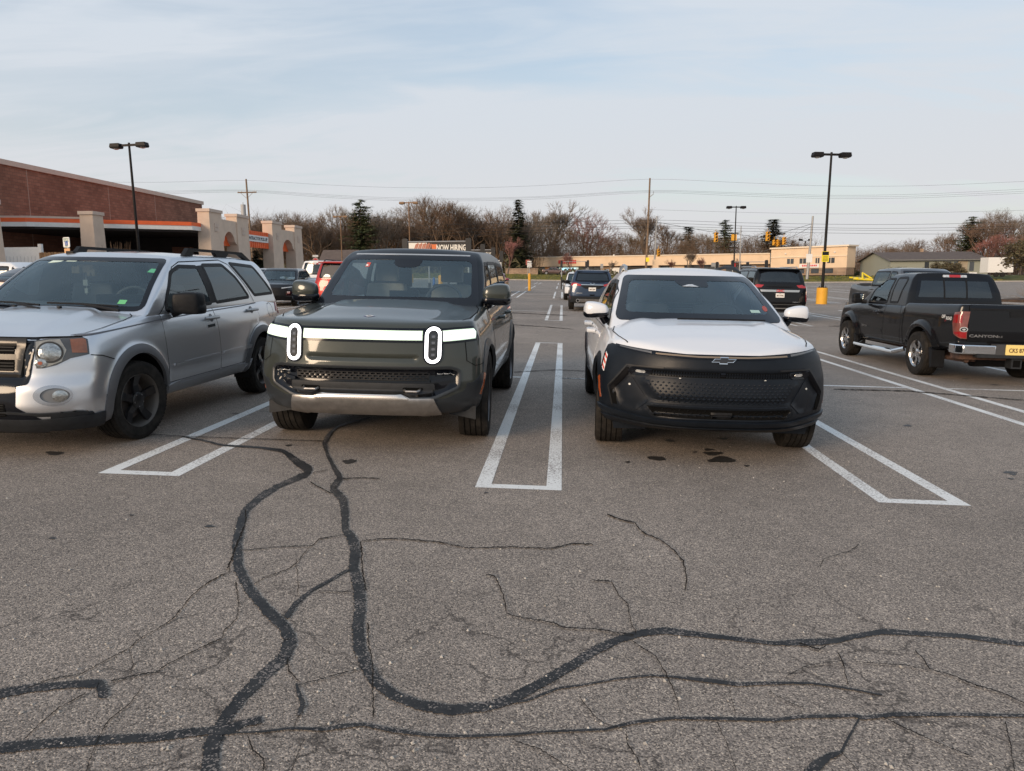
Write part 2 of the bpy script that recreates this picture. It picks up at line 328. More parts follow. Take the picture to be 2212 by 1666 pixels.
_r = nd(_t, 'ShaderNodeMapRange', n_1=.97, n_2=1.03, n_3=0., n_4=.8); _t.links.new(_a2.outputs[0], _r.inputs[0]); _m = nd(_t, 'ShaderNodeMix', data_type='RGBA'); _t.links.new(_r.outputs[0], _m.inputs[0]); _l = _b.inputs['Base Color'].links[0].from_socket; _t.links.new(_l, _m.inputs[6]); _m.inputs[7].default_value = (.26, .225, .20, 1); _t.links.new(_m.outputs[2], _b.inputs['Base Color'])
CRK = mat('crack_shadow', (.026, .023, .020), .95, spec=.05)
Z5 = lambda x, y: (x / 1.4747 / 1.3562, (1300 + y / 1.4747) / 1.3562)
Z6 = lambda x, y: ((1500 + x / 1.4747) / 1.3562, (1300 + y / 1.4747) / 1.3562)
PX = lambda x, y: (x, y)
SEAMS = [
 (Z5, [(1230,35,12),(1262,65,28),(1335,110,30),(1330,130,25),(1200,185,22),(1120,235,28),(1060,290,30),(1035,360,38),(1022,450,40),(1030,540,42),(1075,630,42),(1160,730,45),(1225,790,48),(1255,850,55),(1225,930,52),(1130,1010,50),(1050,1090,50),(985,1170,45),(940,1240,50),(915,1310,70),(905,1414,75),(900,1500,75)]),
 (Z5, [(1400,0,12),(1415,50,14),(1440,100,18),(1470,150,25),(1435,195,30),(1480,240,35),(1490,300,32),(1490,370,28),(1520,410,40),(1535,470,42),(1525,540,40),(1550,620,48),(1555,700,50),(1545,790,50),(1550,880,50),(1580,960,50),(1620,1030,50),(1700,1090,45),(1800,1130,42),(1940,1155,45),(2100,1140,40),(2212,1105,44),(2332,1040,42),(2472,960,40),(2572,895,38),(2672,850,32),(2772,820,28),(2872,810,30),(2992,825,22),(3172,845,18),(3332,865,16),(3452,862,30),(3542,860,28),(3612,855,22),(3692,835,22),(3812,815,24),(3962,822,20),(4162,835,20),(4424,870,20),(4700,900,20)]),
 (Z5, [(-200,1330,45),(0,1320,45),(200,1300,42),(430,1285,40),(650,1275,35),(800,1255,38),(900,1245,30),(980,1240,45),(1060,1210,30),(1130,1195,35)]),
 (Z5, [(-200,1110,40),(0,1085,40),(130,1060,35),(300,1045,30),(430,1040,38),(445,1080,46),(440,1105,30)]),
 (Z5, [(1235,755,24),(1280,690,18),(1340,640,12),(1430,590,12),(1490,555,10),(1540,540,6)]),
 (Z6, [(-10,1122,10),(60,1115,10),(200,1060,10),(300,1048,8),(450,1020,8),(600,1005,8),(700,1012,8),(850,1028,18),(980,1045,16),(1080,1040,14),(1200,1038,10),(1300,1040,8),(1440,1060,8),(1600,1090,6)]),
 (Z6, [(1280,1440,60),(1310,1400,50),(1370,1355,30),(1420,1340,14),(1440,1300,12),(1500,1190,8)]),
 (Z5, [(1000,1255,6),(1130,1250,8),(1250,1235,10),(1400,1240,14),(1480,1225,20),(1570,1218,12),(1700,1245,16),(1850,1265,12),(2000,1270,12),(2212,1262,10),(2362,1250,8),(2612,1240,10),(2732,1210,14),(2912,1190,12),(3212,1195,14),(3342,1200,12),(3462,1185,14),(3692,1180,14),(3732,1190,16),(3862,1175,18),(4112,1175,14),(4424,1180,12),(4700,1190,12)]),
 (Z5, [(1280,1040,10),(1290,1080,18),(1310,1130,22),(1290,1180,18)]),
 (PX, [(392,944,2),(440,953,3.5),(480,963,4),(560,968,4),(610,975,7),(624,985,9),(640,1000,12),(670,1022,12)]),
 (PX, [(800,903,2),(762,912,3),(730,922,4),(716,933,6),(704,950,9),(700,960,8),(704,975,7)]),
]
THIN = [
 (Z5,4,[(990,520),(990,560),(960,570),(890,610),(830,660),(790,710),(750,760),(690,800),(600,850),(560,890),(480,930),(350,1000),(230,1020),(120,1060)]),
 (Z5,4,[(1020,600),(1030,700),(1025,760),(970,810),(960,845),(860,890),(720,960),(680,990),(600,1005),(480,1030)]),
 (Z5,3,[(560,900),(575,960),(565,1000)]),(Z5,4,[(620,1050),(560,1130),(470,1200),(430,1270),(400,1340),(370,1430)]),
 (Z5,3,[(370,1085),(250,1150),(180,1210),(100,1290)]),(Z5,3,[(1040,465),(1200,450),(1350,445),(1380,415),(1490,398)]),
 (Z5,4,[(1560,425),(1640,415),(1740,415),(1900,430),(2020,455),(2212,450),(2312,455),(2392,455),(2472,435),(2562,438)]),
 (Z5,3,[(1340,445),(1290,510),(1250,545),(1150,580),(1100,610)]),(Z5,3,[(1280,500),(1285,580),(1290,660)]),(Z5,3,[(1380,640),(1520,645)]),
 (Z5,5,[(1240,930),(1250,990),(1290,1030)]),(Z5,5,[(1290,1180),(1270,1230)]),(Z5,3,[(1290,1050),(1400,1020),(1560,975)]),
 (Z5,5,[(1560,430),(1568,560),(1580,640)]),(Z5,6,[(1590,780),(1590,860),(1610,960),(1610,1080),(1615,1190)]),(Z5,6,[(1070,1270),(1090,1330),(1140,1370),(1140,1430)]),
 (Z5,3,[(1320,1270),(1290,1340),(1260,1430)]),(Z5,3,[(1350,130),(1420,115)]),(Z5,3,[(1480,155),(1560,150),(1640,155)]),(Z5,3,[(1340,170),(1430,220)]),
 (Z5,4,[(2100,570),(2140,580),(2170,650),(2190,740),(2212,750),(2392,780),(2432,800),(2592,810),(2742,835)]),
 (Z5,6,[(1060,290),(1062,340),(1040,400),(1010,480),(985,545)]),
 (Z6,5,[(410,310),(480,335),(530,345),(560,385),(640,420),(700,465),(740,510),(755,590),(745,640)]),
 (Z6,4,[(340,595),(430,600),(460,660),(500,700),(515,780),(535,825)]),(Z6,4,[(520,860),(620,925),(660,990),(700,1080),(730,1180)]),
 (Z6,3,[(1330,540),(1350,500),(1460,470),(1500,440)]),(Z6,5,[(1410,910),(1430,960),(1450,1050)]),
 (Z6,5,[(1740,900),(1780,940),(1800,980),(1900,1010),(2000,1050),(2130,1090),(2250,1150)]),(Z6,3,[(1190,1010),(1280,965),(1430,945),(1550,955),(1700,965),(1790,985)]),
 (Z6,3,[(940,1070),(965,1180)]),(Z6,4,[(0,1290),(120,1330),(200,1380),(270,1430)]),(Z6,3,[(290,1100),(350,1180),(400,1220),(480,1240)]),
 (Z6,4,[(490,1250),(500,1310),(540,1370),(560,1430)]),(Z6,3,[(880,1200),(920,1290),(970,1430)]),(Z6,3,[(1110,1080),(1200,1130),(1260,1150)]),
 (Z6,4,[(1600,1190),(1700,1240),(1830,1300),(1980,1360)]),(Z6,5,[(2130,1210),(2150,1300),(2170,1430)]),(Z6,3,[(1420,1340),(1500,1430)]),
 (Z6,5,[(1240,870),(1330,898),(1360,880)]),
 (PX,2,[(320,940),(400,945),(520,949),(700,955)]),(PX,1.6,[(1215,818),(1290,820)]),
 (PX,1.6,[(640,600+90),(720,700)]),(PX,1.5,[(1110,805),(1200,800),(1280,803)]),
 (PX,1.4,[(1105,702),(1170,706),(1240,712)]),(PX,1.4,[(1790,705),(1900,706),(2030,712)]),(PX,1.5,[(1100,676),(1180,680),(1225,682)]),
 (PX,2.2,[(1800,842),(1960,846),(2212,866)]),
]
def ribbon(mb, tr, pts, dz, jit, cj=0.):
    q = []
    for a, b in zip(pts[:-1], pts[1:]):
        A = tr(a[0], a[1]); B = tr(b[0], b[1]); s = 1 / 2.0 if tr is not PX else 1.
        L = math.hypot(B[0] - A[0], B[1] - A[1]); n = max(1, int(L / (1.9 if cj == 0 else 4.0)))
        for i in range(n):
            t = i / n; q.append((A[0] + (B[0] - A[0]) * t, A[1] + (B[1] - A[1]) * t, (a[2] + (b[2] - a[2]) * t) * s))
    B = tr(*pts[-1][:2]); q.append((B[0], B[1], pts[-1][2] * (1 / 2. if tr is not PX else 1.) * .6))
    q = [(x, y, w_) for x, y, w_ in q]
    for _ in range(2 if cj == 0 else 0):   # soften corners
        q = [q[0]] + [tuple((q[i - 1][k_] + 2 * q[i][k_] + q[i + 1][k_]) / 4 for k_ in range(3)) for i in range(1, len(q) - 1)] + [q[-1]]
    rows = []
    for i, (x, y, w_) in enumerate(q):
        x0, y0, _ = q[max(0, i - 1)]; x1, y1, _ = q[min(len(q) - 1, i + 1)]; L = math.hypot(x1 - x0, y1 - y0) or 1
        nx, ny = -(y1 - y0) / L, (x1 - x0) / L; x += rnd.uniform(-cj, cj); y += rnd.uniform(-cj, cj) * .6
        a = w_ / 2 + rnd.uniform(-jit, jit) * w_; b = w_ / 2 + rnd.uniform(-jit, jit) * w_
        P, Q = pix(x + nx * a, y + ny * a), pix(x - nx * b, y - ny * b)
        rows.append([(P[0], P[1], gz(*P) + dz), (Q[0], Q[1], gz(*Q) + dz)])
    mb.sheet(rows)
for i, (tr, pts) in enumerate(SEAMS):
    mb = MB(); ribbon(mb, tr, pts, .0032 + .00025 * i, .10); prop(mb.build('tar_seam', TAR), kind='structure')
mb = MB()
for i, (tr, w_, pts) in enumerate(THIN): ribbon(mb, tr, [(x, y, w_ * (rnd.uniform(.6, 1.15) if tr is not PX else .5)) for x, y in pts], .0062 + .0001 * i, .35, 1.3 if tr is not PX else .12)
# open cracks run inside the big seals too
for tr, pts in []: ribbon(mb, tr, [(x + rnd.uniform(-8, 8), y + rnd.uniform(-4, 4), 3.2) for x, y, w_ in pts], .0100, .4, 1.5)
prop(mb.build('ground_cracks', CRK), kind='structure')
OIL = mat('oil_stain', (.030, .027, .024), .5, noise=.3, nscale=30)
mb = MB()
for tr, x, y, a, b in ((Z6,905,70,58,13),(Z6,870,43,42,8),(Z6,850,27,22,5),(Z6,790,37,10,3),(Z6,500,80,10,4),(Z6,1015,97,12,4),(Z5,235,42,38,8),(Z5,225,410,14,5),(Z5,905,358,22,5),(Z6,1042,768,4,3),(Z6,2150,125,30,4),(Z6,2165,133,16,4),(PX,1392,908,9,2),(PX,1500,907,12,2),(PX,1562,948,11,2),(PX,1960,920,9,2),(Z5,2100,213,9,3),(Z5,568,310,10,3)):
    ps = []
    for i in range(22):
        an = i / 22 * 6.283; r = 1 + .18 * math.sin(an * 3 + x) + rnd.uniform(-.1, .1); ps.append(pix(*tr(x + a * r * math.cos(an), y + b * r * math.sin(an))))
    mb.add([(p[0], p[1], gz(*p) + .0026) for p in ps], [tuple(range(22))[::-1]])
rs = random.Random(31)
for i in range(30):
    x = X0 + PITCH * (rs.choice((-1, 0, 0, 1, 1, 2, 3)) + .5) + rs.gauss(0, .35); y = rs.choice((rs.uniform(5.4, 7.5), rs.uniform(8, 17), rs.uniform(19, 30))); a = rs.uniform(.015, .055) * (1 + y * .05); ps = []
    for j in range(14): an = j / 14 * 6.283; q = a * (1 + rs.uniform(-.3, .3)); ps.append((x + q * math.cos(an), y + q * 1.2 * math.sin(an)))
    mb.add([(p[0], p[1], gz(*p) + .0028) for p in ps], [tuple(range(14))])
prop(mb.build('oil_stains', OIL), kind='structure')
# bits of grit and leaf on the asphalt
mb = MB()
for i in range(420):
    px, py = rnd.uniform(-50, 2260), rnd.uniform(960, 1660) if i % 3 else rnd.uniform(640, 900)
    x, y = pix(px, py); z = gz(x, y) + .001; s = rnd.uniform(.003, .009); a = rnd.uniform(0, 3)
    c_, s_ = math.cos(a) * s, math.sin(a) * s
    mb.add([(x - c_, y - s_, z), (x + s_, y - c_, z), (x + c_, y + s_, z + s * .4), (x - s_, y + c_, z), (x, y, z + s * .9)], [(0, 1, 4), (1, 2, 4), (2, 3, 4), (3, 0, 4)])
prop(mb.build('grit', mat('grit', (.42, .38, .32), .9, noise=.5, nscale=6, col2=(.6, .56, .5))), 'small pale chips of grit lying about on the asphalt', 'grit', kind='stuff')

# ------------------------------------------------------------------ store
STUC = mat('beige_stucco', (.60, .475, .375), .9, noise=.07, nscale=2, bump=.5, bscale=60, spec=.2)
STUC2 = mat('cap_stucco', (.56, .45, .37), .85, noise=.06, nscale=3)
ORAN = mat('orange_panel', (.78, .13, .03), .55, noise=.1, nscale=3)
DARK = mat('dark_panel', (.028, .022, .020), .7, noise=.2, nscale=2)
WHT = mat('white_paint', (.72, .71, .68), .55, noise=.06, nscale=5)
def brickm(name, c1_, c2_, mort, scale, bw=.5, rh=.25):
    m = bpy.data.materials.new(name); m.use_nodes = True; t = m.node_tree; b = t.nodes['Principled BSDF']; L = t.links.new
    c = nd(t, 'ShaderNodeTexCoord'); s = nd(t, 'ShaderNodeSeparateXYZ'); L(c.outputs['Object'], s.inputs[0])
    a = nd(t, 'ShaderNodeMath', operation='ADD'); L(s.outputs[0], a.inputs[0]); L(s.outputs[1], a.inputs[1])
    q = nd(t, 'ShaderNodeCombineXYZ'); L(a.outputs[0], q.inputs[0]); L(s.outputs[2], q.inputs[1])
    k = nd(t, 'ShaderNodeTexBrick', i_Scale=scale, i_Mortar_Size=.012, i_Brick_Width=bw, i_Row_Height=rh); L(q.outputs[0], k.inputs[0])
    k.inputs['Color1'].default_value = (*c1_, 1); k.inputs['Color2'].default_value = (*c2_, 1); k.inputs['Mortar'].default_value = (*mort, 1)
    n = nd(t, 'ShaderNodeTexNoise', i_Scale=.5, i_Detail=6.); L(c.outputs['Object'], n.inputs[0])
    r = nd(t, 'ShaderNodeMapRange', n_1=.3, n_2=.7, n_3=.82, n_4=1.15); L(n.outputs[0], r.inputs[0])
    v = nd(t, 'ShaderNodeVectorMath', operation='SCALE'); L(k.outputs[0], v.inputs[0]); L(r.outputs[0], v.inputs['Scale']); L(v.outputs[0], b.inputs['Base Color'])
    b.inputs['Roughness'].default_value = .9; b.inputs['Specular IOR Level'].default_value = .2
    bp = nd(t, 'ShaderNodeBump', i_Strength=.5, i_Distance=.01); L(k.outputs[1], bp.inputs['Height']); bp.invert = True; L(bp.outputs[0], b.inputs['Normal'])
    return m
BRK = brickm('brown_block', (.30, .145, .098), (.215, .098, .066), (.15, .09, .07), 1., .42, .2)
st = empty('brick_store', (-45, 45, 0)); prop(st, 'big flat-roofed brown brick store wall with orange edged canopy at left', 'building')
def P(o): o.location = Vector(o.location) - o.parent.matrix_basis.translation; return o
XW = -35.
topz = 8.75
mb = MB(); mb.box(-75, XW, 15, 71.5, -1, topz); P(mb.build('wall', BRK, st))
mb = MB(); mb.box(-75, XW + .12, 14.9, 71.65, topz, topz + .32); P(mb.build('roof', STUC2, st))
for y in (33.5, 40.9, 47.6, 56.4, 63.): mb = MB(); mb.box(XW, XW + .012, y, y + .05, 0, topz - .003); P(mb.build('wall_joint', mat('joint_sealant', (.40, .28, .22), .9), st))
mb = MB(); mb.box(XW, XW + .25, 36.6, 36.85, 6.75, 6.9); mb.tube([(XW + .33, 36.72, 6.86), (XW + .33, 36.72, 6.6)], [.19, .10], 12); P(mb.build('camera_dome', WHT, st))
# canopy: a porch roof between the block wall and the arcade
def canpoly(o): return [(-31.6 - o, 42.6 - o * .4), (-23.9, 47.3 - o), (-23.9, 63.6), (XW, 63.6), (XW, 42.0 - o * .3)]
def pr(name, pts, z0, z1, m): mb = MB(); mb.prism(pts, 'z', z0, z1); return P(mb.build(name, m, st))
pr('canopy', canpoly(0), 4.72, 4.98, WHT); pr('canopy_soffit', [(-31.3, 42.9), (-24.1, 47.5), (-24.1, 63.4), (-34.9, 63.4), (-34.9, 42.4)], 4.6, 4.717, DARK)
pr('canopy_edge', canpoly(.05), 4.983, 5.22, ORAN)
pr('canopy_top', [(-31.5, 42.7), (-28.5, 44.4), (XW, 46), (XW, 42.1)], 5.223, 5.34, STUC2)
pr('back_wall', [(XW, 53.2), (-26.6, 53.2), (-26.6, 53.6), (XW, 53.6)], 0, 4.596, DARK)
pr('brick_panel', [(-28.4, 53.0), (-26.9, 53.0), (-26.9, 53.196), (-28.4, 53.196)], 0, 3.9, BRK)
mb = MB()
for x in (-33.6, -32.3, -31.0, -29.7): mb.box(x, x + 1.1, 53.05, 53.19, .6, 3.0)
P(mb.build('window', mat('dark_window', (.012, .014, .016), .12, coat=1), st))
def pillar(xa, xb, ya, yb, zt, name='pillar'):
    mb = MB(); f = .10; z = -.4
    mb.add([(xa - f, ya - f, z), (xb + f, ya - f, z), (xb + f, yb + f, z), (xa - f, yb + f, z), (xa, ya, zt), (xb, ya, zt), (xb, yb, zt), (xa, yb, zt)],
           [(0, 3, 2, 1), (4, 5, 6, 7), (0, 1, 5, 4), (1, 2, 6, 5), (2, 3, 7, 6), (3, 0, 4, 7)])
    o = P(mb.build(name, STUC, st)); mb = MB(); mb.box(xa - .07, xb + .07, ya - .07, yb + .07, zt + .002, zt + .2)
    c = mb.build('cap', STUC2, o); c.location = -(o.location + st.location); return o
pillar(-28.5, -27.7, 42.9, 43.9, 5.38); pillar(-25.2, -23.95, 29.9, 30.7, 4.75)
XA, XB = -24.1, -23.3
for ya, yb in ((48.5, 50.3), (52.7, 54.6), (59.2, 61.2), (64.2, 66.0)): pillar(XA, XB, ya, yb, 5.98)
def archwall(y0, y1, zt, zs, za):
    """wall panel at x=XA.. with a flat arch opening"""
    n = 14; arc = [(y0 + .35 + (y1 - y0 - .7) * i / n, zs + (za - zs) * (1 - ((i / n) * 2 - 1) ** 2) ** .7) for i in range(n + 1)]
    pts = [(y0, zs - .25), *[(a, b) for a, b in arc], (y1, zs - .25), (y1, zt), (y0, zt)]
    mb = MB(); mb.prism(pts[::-1], 'x', XA + .08, XB - .06); P(mb.build('arch', STUC, st))
    mb = MB(); mb.box(XA + .12, XA + .2, y0 + .003, y1 - .003, 3.9, za + .1); P(mb.build('orange_panel', ORAN, st))
archwall(50.303, 52.697, 5.62, 4.2, 4.85); archwall(61.203, 64.197, 5.62, 4.2, 4.85)
mb = MB()
for i in range(24): y = 54.65 + i * (59.15 - 54.65) / 24; mb.box(XB - .42, XB - .30 - .03 * (i % 2), y, y + .18, 3.95, 5.2)
P(mb.build('corrugated_panel', ORAN, st))
mb = MB(); mb.box(XB - .298, XB - .25, 54.75, 58.95, 4.40, 4.88); sgn = P(mb.build('sign_board', WHT, st))
NAVY = mat('sign_lettering', (.02, .03, .05), .6)
tx = text_mesh('CONTRACTOR PICK-UP', .37, NAVY, 'lettering', sgn, rot=(math.pi / 2, 0, math.pi / 2), ext=.006, bold=.002, sx=1.0, spacing=.98)
tx.location = Vector((XB - .243, 56.72, 4.63)) - Vector(sgn.location) - Vector(st.location)
for y, z in ((49.4, 5.0), (53.65, 5.0), (60.2, 5.0), (65.1, 5.0)):
    mb = MB()
    for a in (0, 1):
        for b in (0, 1): mb.box(XB + .0, XB + .06, y - .27 + a * .29, y - .02 + a * .29, z - .27 + b * .29, z - .02 + b * .29)
    P(mb.build('relief_tile', STUC2, st))
# things against the store
mb = MB()
for i in range(16): mb.box(-24.75 + i * .085, -24.75 + i * .085 + .078, 34.0 + .02 * (i % 3), 34.05 + .02 * (i % 3), 0.2, 2.84 + .02 * (i % 2))
prop(mb.build('wooden_fence', mat('cedar_board', (.24, .145, .075), .85, noise=.3, nscale=4)), 'low cedar board fence before the brick store wall', 'fence')
g = empty('white_gate', (-27.4, 36, .45)); prop(g, 'white vinyl panel gate between beige pillar and cedar fence', 'gate')
mb = MB(); mb.box(-1.6, 1.2, 0, .06, 0, 2.75); mb.build('panel', WHT, g); mb = MB(); mb.box(1.2, 1.36, -.05, .11, 0, 2.9); mb.build('post', WHT, g)
mb = MB()
for i in range(14): mb.box(-1.5 + i * .19, -1.5 + i * .19 + .012, -.012, -.002, .1, 2.3)
mb.build('groove', mat('vinyl_groove', (.45, .45, .44), .6), g)

# ------------------------------------------------------------------ street lamps
BRNZ = mat('bronze_paint', (.010, .009, .009), .55, noise=.2, spec=.2); BRNZ_LIT = mat('sunlit_bronze', (.16, .085, .035), .5, noise=.2)  # second bronze has the low sun on the far lamps painted into its colour
YEL = mat('safety_yellow', (.80, .42, .035), .6, noise=.10, nscale=3, col2=(.62, .30, .02)); YSG = mat('yellow_sign', (.85, .68, .03), .5)
def lamp(px, D, ztop, label, base=.62, yaw=8, zb=None, m=BRNZ, arm=.62, lean=0., hs=1., cb=True):
    x = (px - 1216) / 1600 * D; z = gz(x, D) if zb is None else zb
    o = empty('street_lamp', (x, D, z), (0, R_(lean), R_(yaw))); prop(o, label, 'street lamp', 'twin head lamps of the parking lot')
    h = ztop - z; s = base / 2; b = 0
    if cb:
        mb = MB(); n = 20; b = .95
        mb.add([(s * math.cos(6.283 * i / n), s * math.sin(6.283 * i / n), zz) for zz in (-.2, b) for i in range(n)], [(i, (i + 1) % n, n + (i + 1) % n, n + i) for i in range(n)] + [tuple(range(n, 2 * n))])
        mb.build('concrete_base', YEL, o, True, 40)
    mb = MB(); mb.box(-.18, .18, -.18, .18, b, b + .03)
    for i in (-1, 1):
        for j in (-1, 1): mb.tube([(i * .13, j * .13, b), (i * .13, j * .13, b + .11)], .018, 6)
    mb.build('base_plate', m, o)
    mb = MB(); mb.tube([(0, 0, b + .02), (0, 0, h * .5), (0, 0, h + .05)], [.088, .075, .06], 12); mb.build('pole', m, o, True)
    mb = MB(); mb.box(-arm, arm, -.04, .04, h - .14, h - .02); mb.build('arm', m, o)
    for sd in (-1, 1):
        a, c_ = sd * (arm - .12) * 1.0, sd * (arm + .48) * hs; x0, x1 = min(a, c_), max(a, c_); e = .04
        mb = MB(); mb.add([(x0 + e, -.2, h - .24), (x1 - e, -.2, h - .24), (x1 - e, .2, h - .24), (x0 + e, .2, h - .24), (x0, -.22, h - .16), (x1, -.22, h - .16), (x1, .22, h - .16), (x0, .22, h - .16),
                           (x0 + e, -.2, h + .03), (x1 - e, -.2, h + .03), (x1 - e, .2, h + .03), (x0 + e, .2, h + .03)],
                          [(0, 3, 2, 1), (8, 9, 10, 11)] + [(i + a_, (i + 1) % 4 + a_, (i + 1) % 4 + a_ + 4, i + a_ + 4) for a_ in (0, 4) for i in range(4)])
        hd = mb.build('lamp_head', m, o)
        mb = MB(); xc = sd * (arm + .2) * hs; mb.tube([(xc, 0, h - .24), (xc, 0, h - .27), (xc, 0, h - .30)], [.17, .15, .07], 14); mb.build('lens', mat('lamp_lens', (.35, .35, .33), .2, coat=1), hd, True)
    return o
lr = lamp(1756, 45, 8.45, 'black twin head street lamp on yellow base, nearest, right of white crossover', yaw=6, lean=.9)
mb = MB(); mb.box(-.21, .21, -.125, -.10, 2.45, 3.05); s1 = mb.build('sign_plate', YSG, lr); mb = MB(); mb.box(-.19, .19, -.129, -.1265, 2.83, 3.03); mb.build('sign_header', GLB, s1)
mb = MB()
for i in range(4): mb.box(-.15, .15, -.129, -.1265, 2.5 + i * .075, 2.53 + i * .075)
mb.build('sign_text', mat('sign_print', (.05, .04, .01), .6), s1)
lamp(284, 42, 9.2, 'black twin head street lamp in front of the brown store canopy', yaw=-4, lean=-.9)
lamp(887.5, 86, 10.2, 'sunlit brown twin head street lamp behind the dark green four wheel drive', m=BRNZ_LIT, yaw=-3)
lamp(738, 110, 10.75, 'farthest sunlit brown twin head street lamp, left, before the bare trees', m=BRNZ_LIT, yaw=-2)
lamp(1573, 88, 9.4, 'black twin head street lamp behind white crossover roof, before the evergreens', yaw=4, lean=.3)
x, z = ray(1740, 513, 158); o = empty('flood_light', (x, 158, 1.9)); prop(o, 'small twin floodlight pole beside the cream two storey block', 'street lamp')
mb = MB(); mb.tube([(0, 0, 0), (0, 0, z - 2.6)], .09, 6); mb.tube([(-.7, 0, z - 2.5), (0, 0, z - 2.7), (.7, 0, z - 2.5)], .05, 5); mb.build('pole', BRNZ, o)
mb = MB(); mb.box(-1.3, -.6, -.2, .2, z - 2.6, z - 2.2); mb.box(.6, 1.3, -.2, .2, z - 2.6, z - 2.2); mb.build('lamp_head', BRNZ, o)
# ------------------------------------------------------------------ utility poles and wires
WOOD = mat('pole_wood', (.19, .13, .085), .9, noise=.3, nscale=3); GREYM = mat('galvanised_steel', (.33, .33, .33), .5, metal=.4, noise=.15)
WIRE = mat('black_wire', (.02, .02, .022), .7)
def upole(px, D, py, label, r=.17, leanx=0., arms=True, m=WOOD):
    x, zt = ray(px, py, D); zb = gz(x, D); o = empty('utility_pole', (x, D, zb)); prop(o, label, 'utility pole')
    mb = MB(); mb.tube([(leanx, 0, -.3), (leanx * .4, 0, (zt - zb) * .5), (0, 0, zt - zb)], [r * 1.25, r, r * .8], 10); mb.build('pole', m, o, True)
    return o, x, zt - zb
o, x, h = upole(531.5, 128, 387, 'wooden utility pole with crossarm and transformer above the store arcade', leanx=.5)
mb = MB(); mb.box(-1.6, 1.75, -.12, -.02, h - 2.35, h - 2.15); mb.tube([(-1.1, -.07, h - 2.3), (-.1, -.07, h - 3.2)], .03, 5); mb.tube([(1.1, -.07, h - 2.3), (.1, -.07, h - 3.2)], .03, 5); mb.build('crossarm', WOOD, o)
mb = MB(); mb.tube([(-.75, -.1, h - 6.2), (-.75, -.1, h - 4.3)], .42, 12); mb.tube([(-.75, -.1, h - 4.3), (-.75, -.1, h - 3.9)], .06, 6); mb.build('transformer', mat('transformer_grey', (.36, .36, .36), .5), o, True)
mb = MB()
for dx_ in (-1.5, -.9, 1.3, 1.65): mb.tube([(dx_, -.07, h - 2.15), (dx_, -.07, h - 1.95)], .06, 6)
mb.build('insulator', WHT, o)
o, x, h = upole(1404, 128, 385, 'tall plain wooden utility pole behind white crossover, yellow tag', leanx=-.45)
mb = MB(); mb.box(-.45, .1, -.35, -.30, 3.2, 3.9); mb.build('yellow_tag', YSG, o); mb = MB(); mb.tube([(.1, 0, h - 3), (.6, 0, h - 2.6), (.62, 0, h - 2.2)], .07, 6); mb.build('insulator', GREYM, o)
upole(1419, 131, 467, 'grey steel signal pole right of the tall wooden pole', r=.14, m=GREYM, leanx=-.4)
upole(1601, 140, 488, 'slim grey steel pole left of the cream two storey block', r=.10, m=GREYM)
upole(1326, 175, 550, 'pale concrete pole on the strip mall roofline', r=.22, m=WHT)
upole(1756, 132, 467, 'grey steel strain pole close to nearest black street lamp', r=.20, m=GREYM, leanx=-.5)
WIRES = [[(430-300,392),(340,395),(532,388),(700,400),(860,406),(1030,406.5),(1200,400),(1403,385),(1600,395),(1800,403),(2000,402),(2300,388)],
 [(100,414),(340,414),(528,409),(700,421),(850,428),(1032,429),(1200,424),(1403,409.5),(1600,417),(1800,423),(2000,420),(2300,404)],
 [(100,418),(340,417),(528,410.5),(700,424),(850,431),(1032,431.5),(1200,426),(1403,411.5),(1600,420),(1800,426.5),(2000,424),(2300,409)],
 [(100,421),(340,420),(532,413),(700,427),(850,434),(1032,434.5),(1200,429),(1403,414),(1600,424),(1800,430),(2000,428),(2300,413)],
 [(1403,453),(1600,459),(1800,463),(2000,460),(2300,452)],
 [(900,487),(1150,482),(1403,474),(1600,482),(1900,486),(2100,483),(2300,476)],[(900,497),(1150,491),(1403,480),(1600,489),(1900,494.5),(2100,491),(2300,486)],
 [(900,505),(1150,498),(1403,487),(1600,494),(1900,498.5),(2100,497),(2300,490)],[(900,512),(1150,504),(1403,490),(1600,500),(1900,505.5),(2100,506),(2300,503)]]
for i, wpt in enumerate(WIRES):
    D = 127.6; pts = []
    for a, b in zip(wpt[:-1], wpt[1:]):
        for t in (0, .25, .5, .75): pts.append((a[0] + (b[0] - a[0]) * t, a[1] + (b[1] - a[1]) * t))
    pts.append(wpt[-1])
    for _ in range(2): pts = [pts[0]] + [((pts[j-1][0] + 2 * pts[j][0] + pts[j+1][0]) / 4, (pts[j-1][1] + 2 * pts[j][1] + pts[j+1][1]) / 4) for j in range(1, len(pts) - 1)] + [pts[-1]]
    mb = MB(); mb.tube([(ray(a, b, D)[0], D, ray(a, b, D)[1]) for a, b in pts], .013 if i < 5 else .022, 4)
    nm = ['topmost', 'second', 'third', 'fourth', 'fifth', 'sixth', 'seventh', 'eighth', 'lowest'][i]
    prop(mb.build('overhead_wire', WIRE), f'{nm} black overhead wire strung between the utility poles', 'wire', 'overhead wires along the road')
mb = MB(); pt = lambda a, b, D=132: (ray(a, b, D)[0], D, ray(a, b, D)[1])
mb.tube([pt(1419, 480), pt(1530, 500), pt(1640, 512), pt(1700, 500), pt(1756, 483)], .03, 4); mb.tube([pt(1700, 516), pt(1725, 505), pt(1756, 487)], .03, 4)
prop(mb.build('span_wire', WIRE), 'sagging span wire carrying the yellow traffic signals', 'wire')
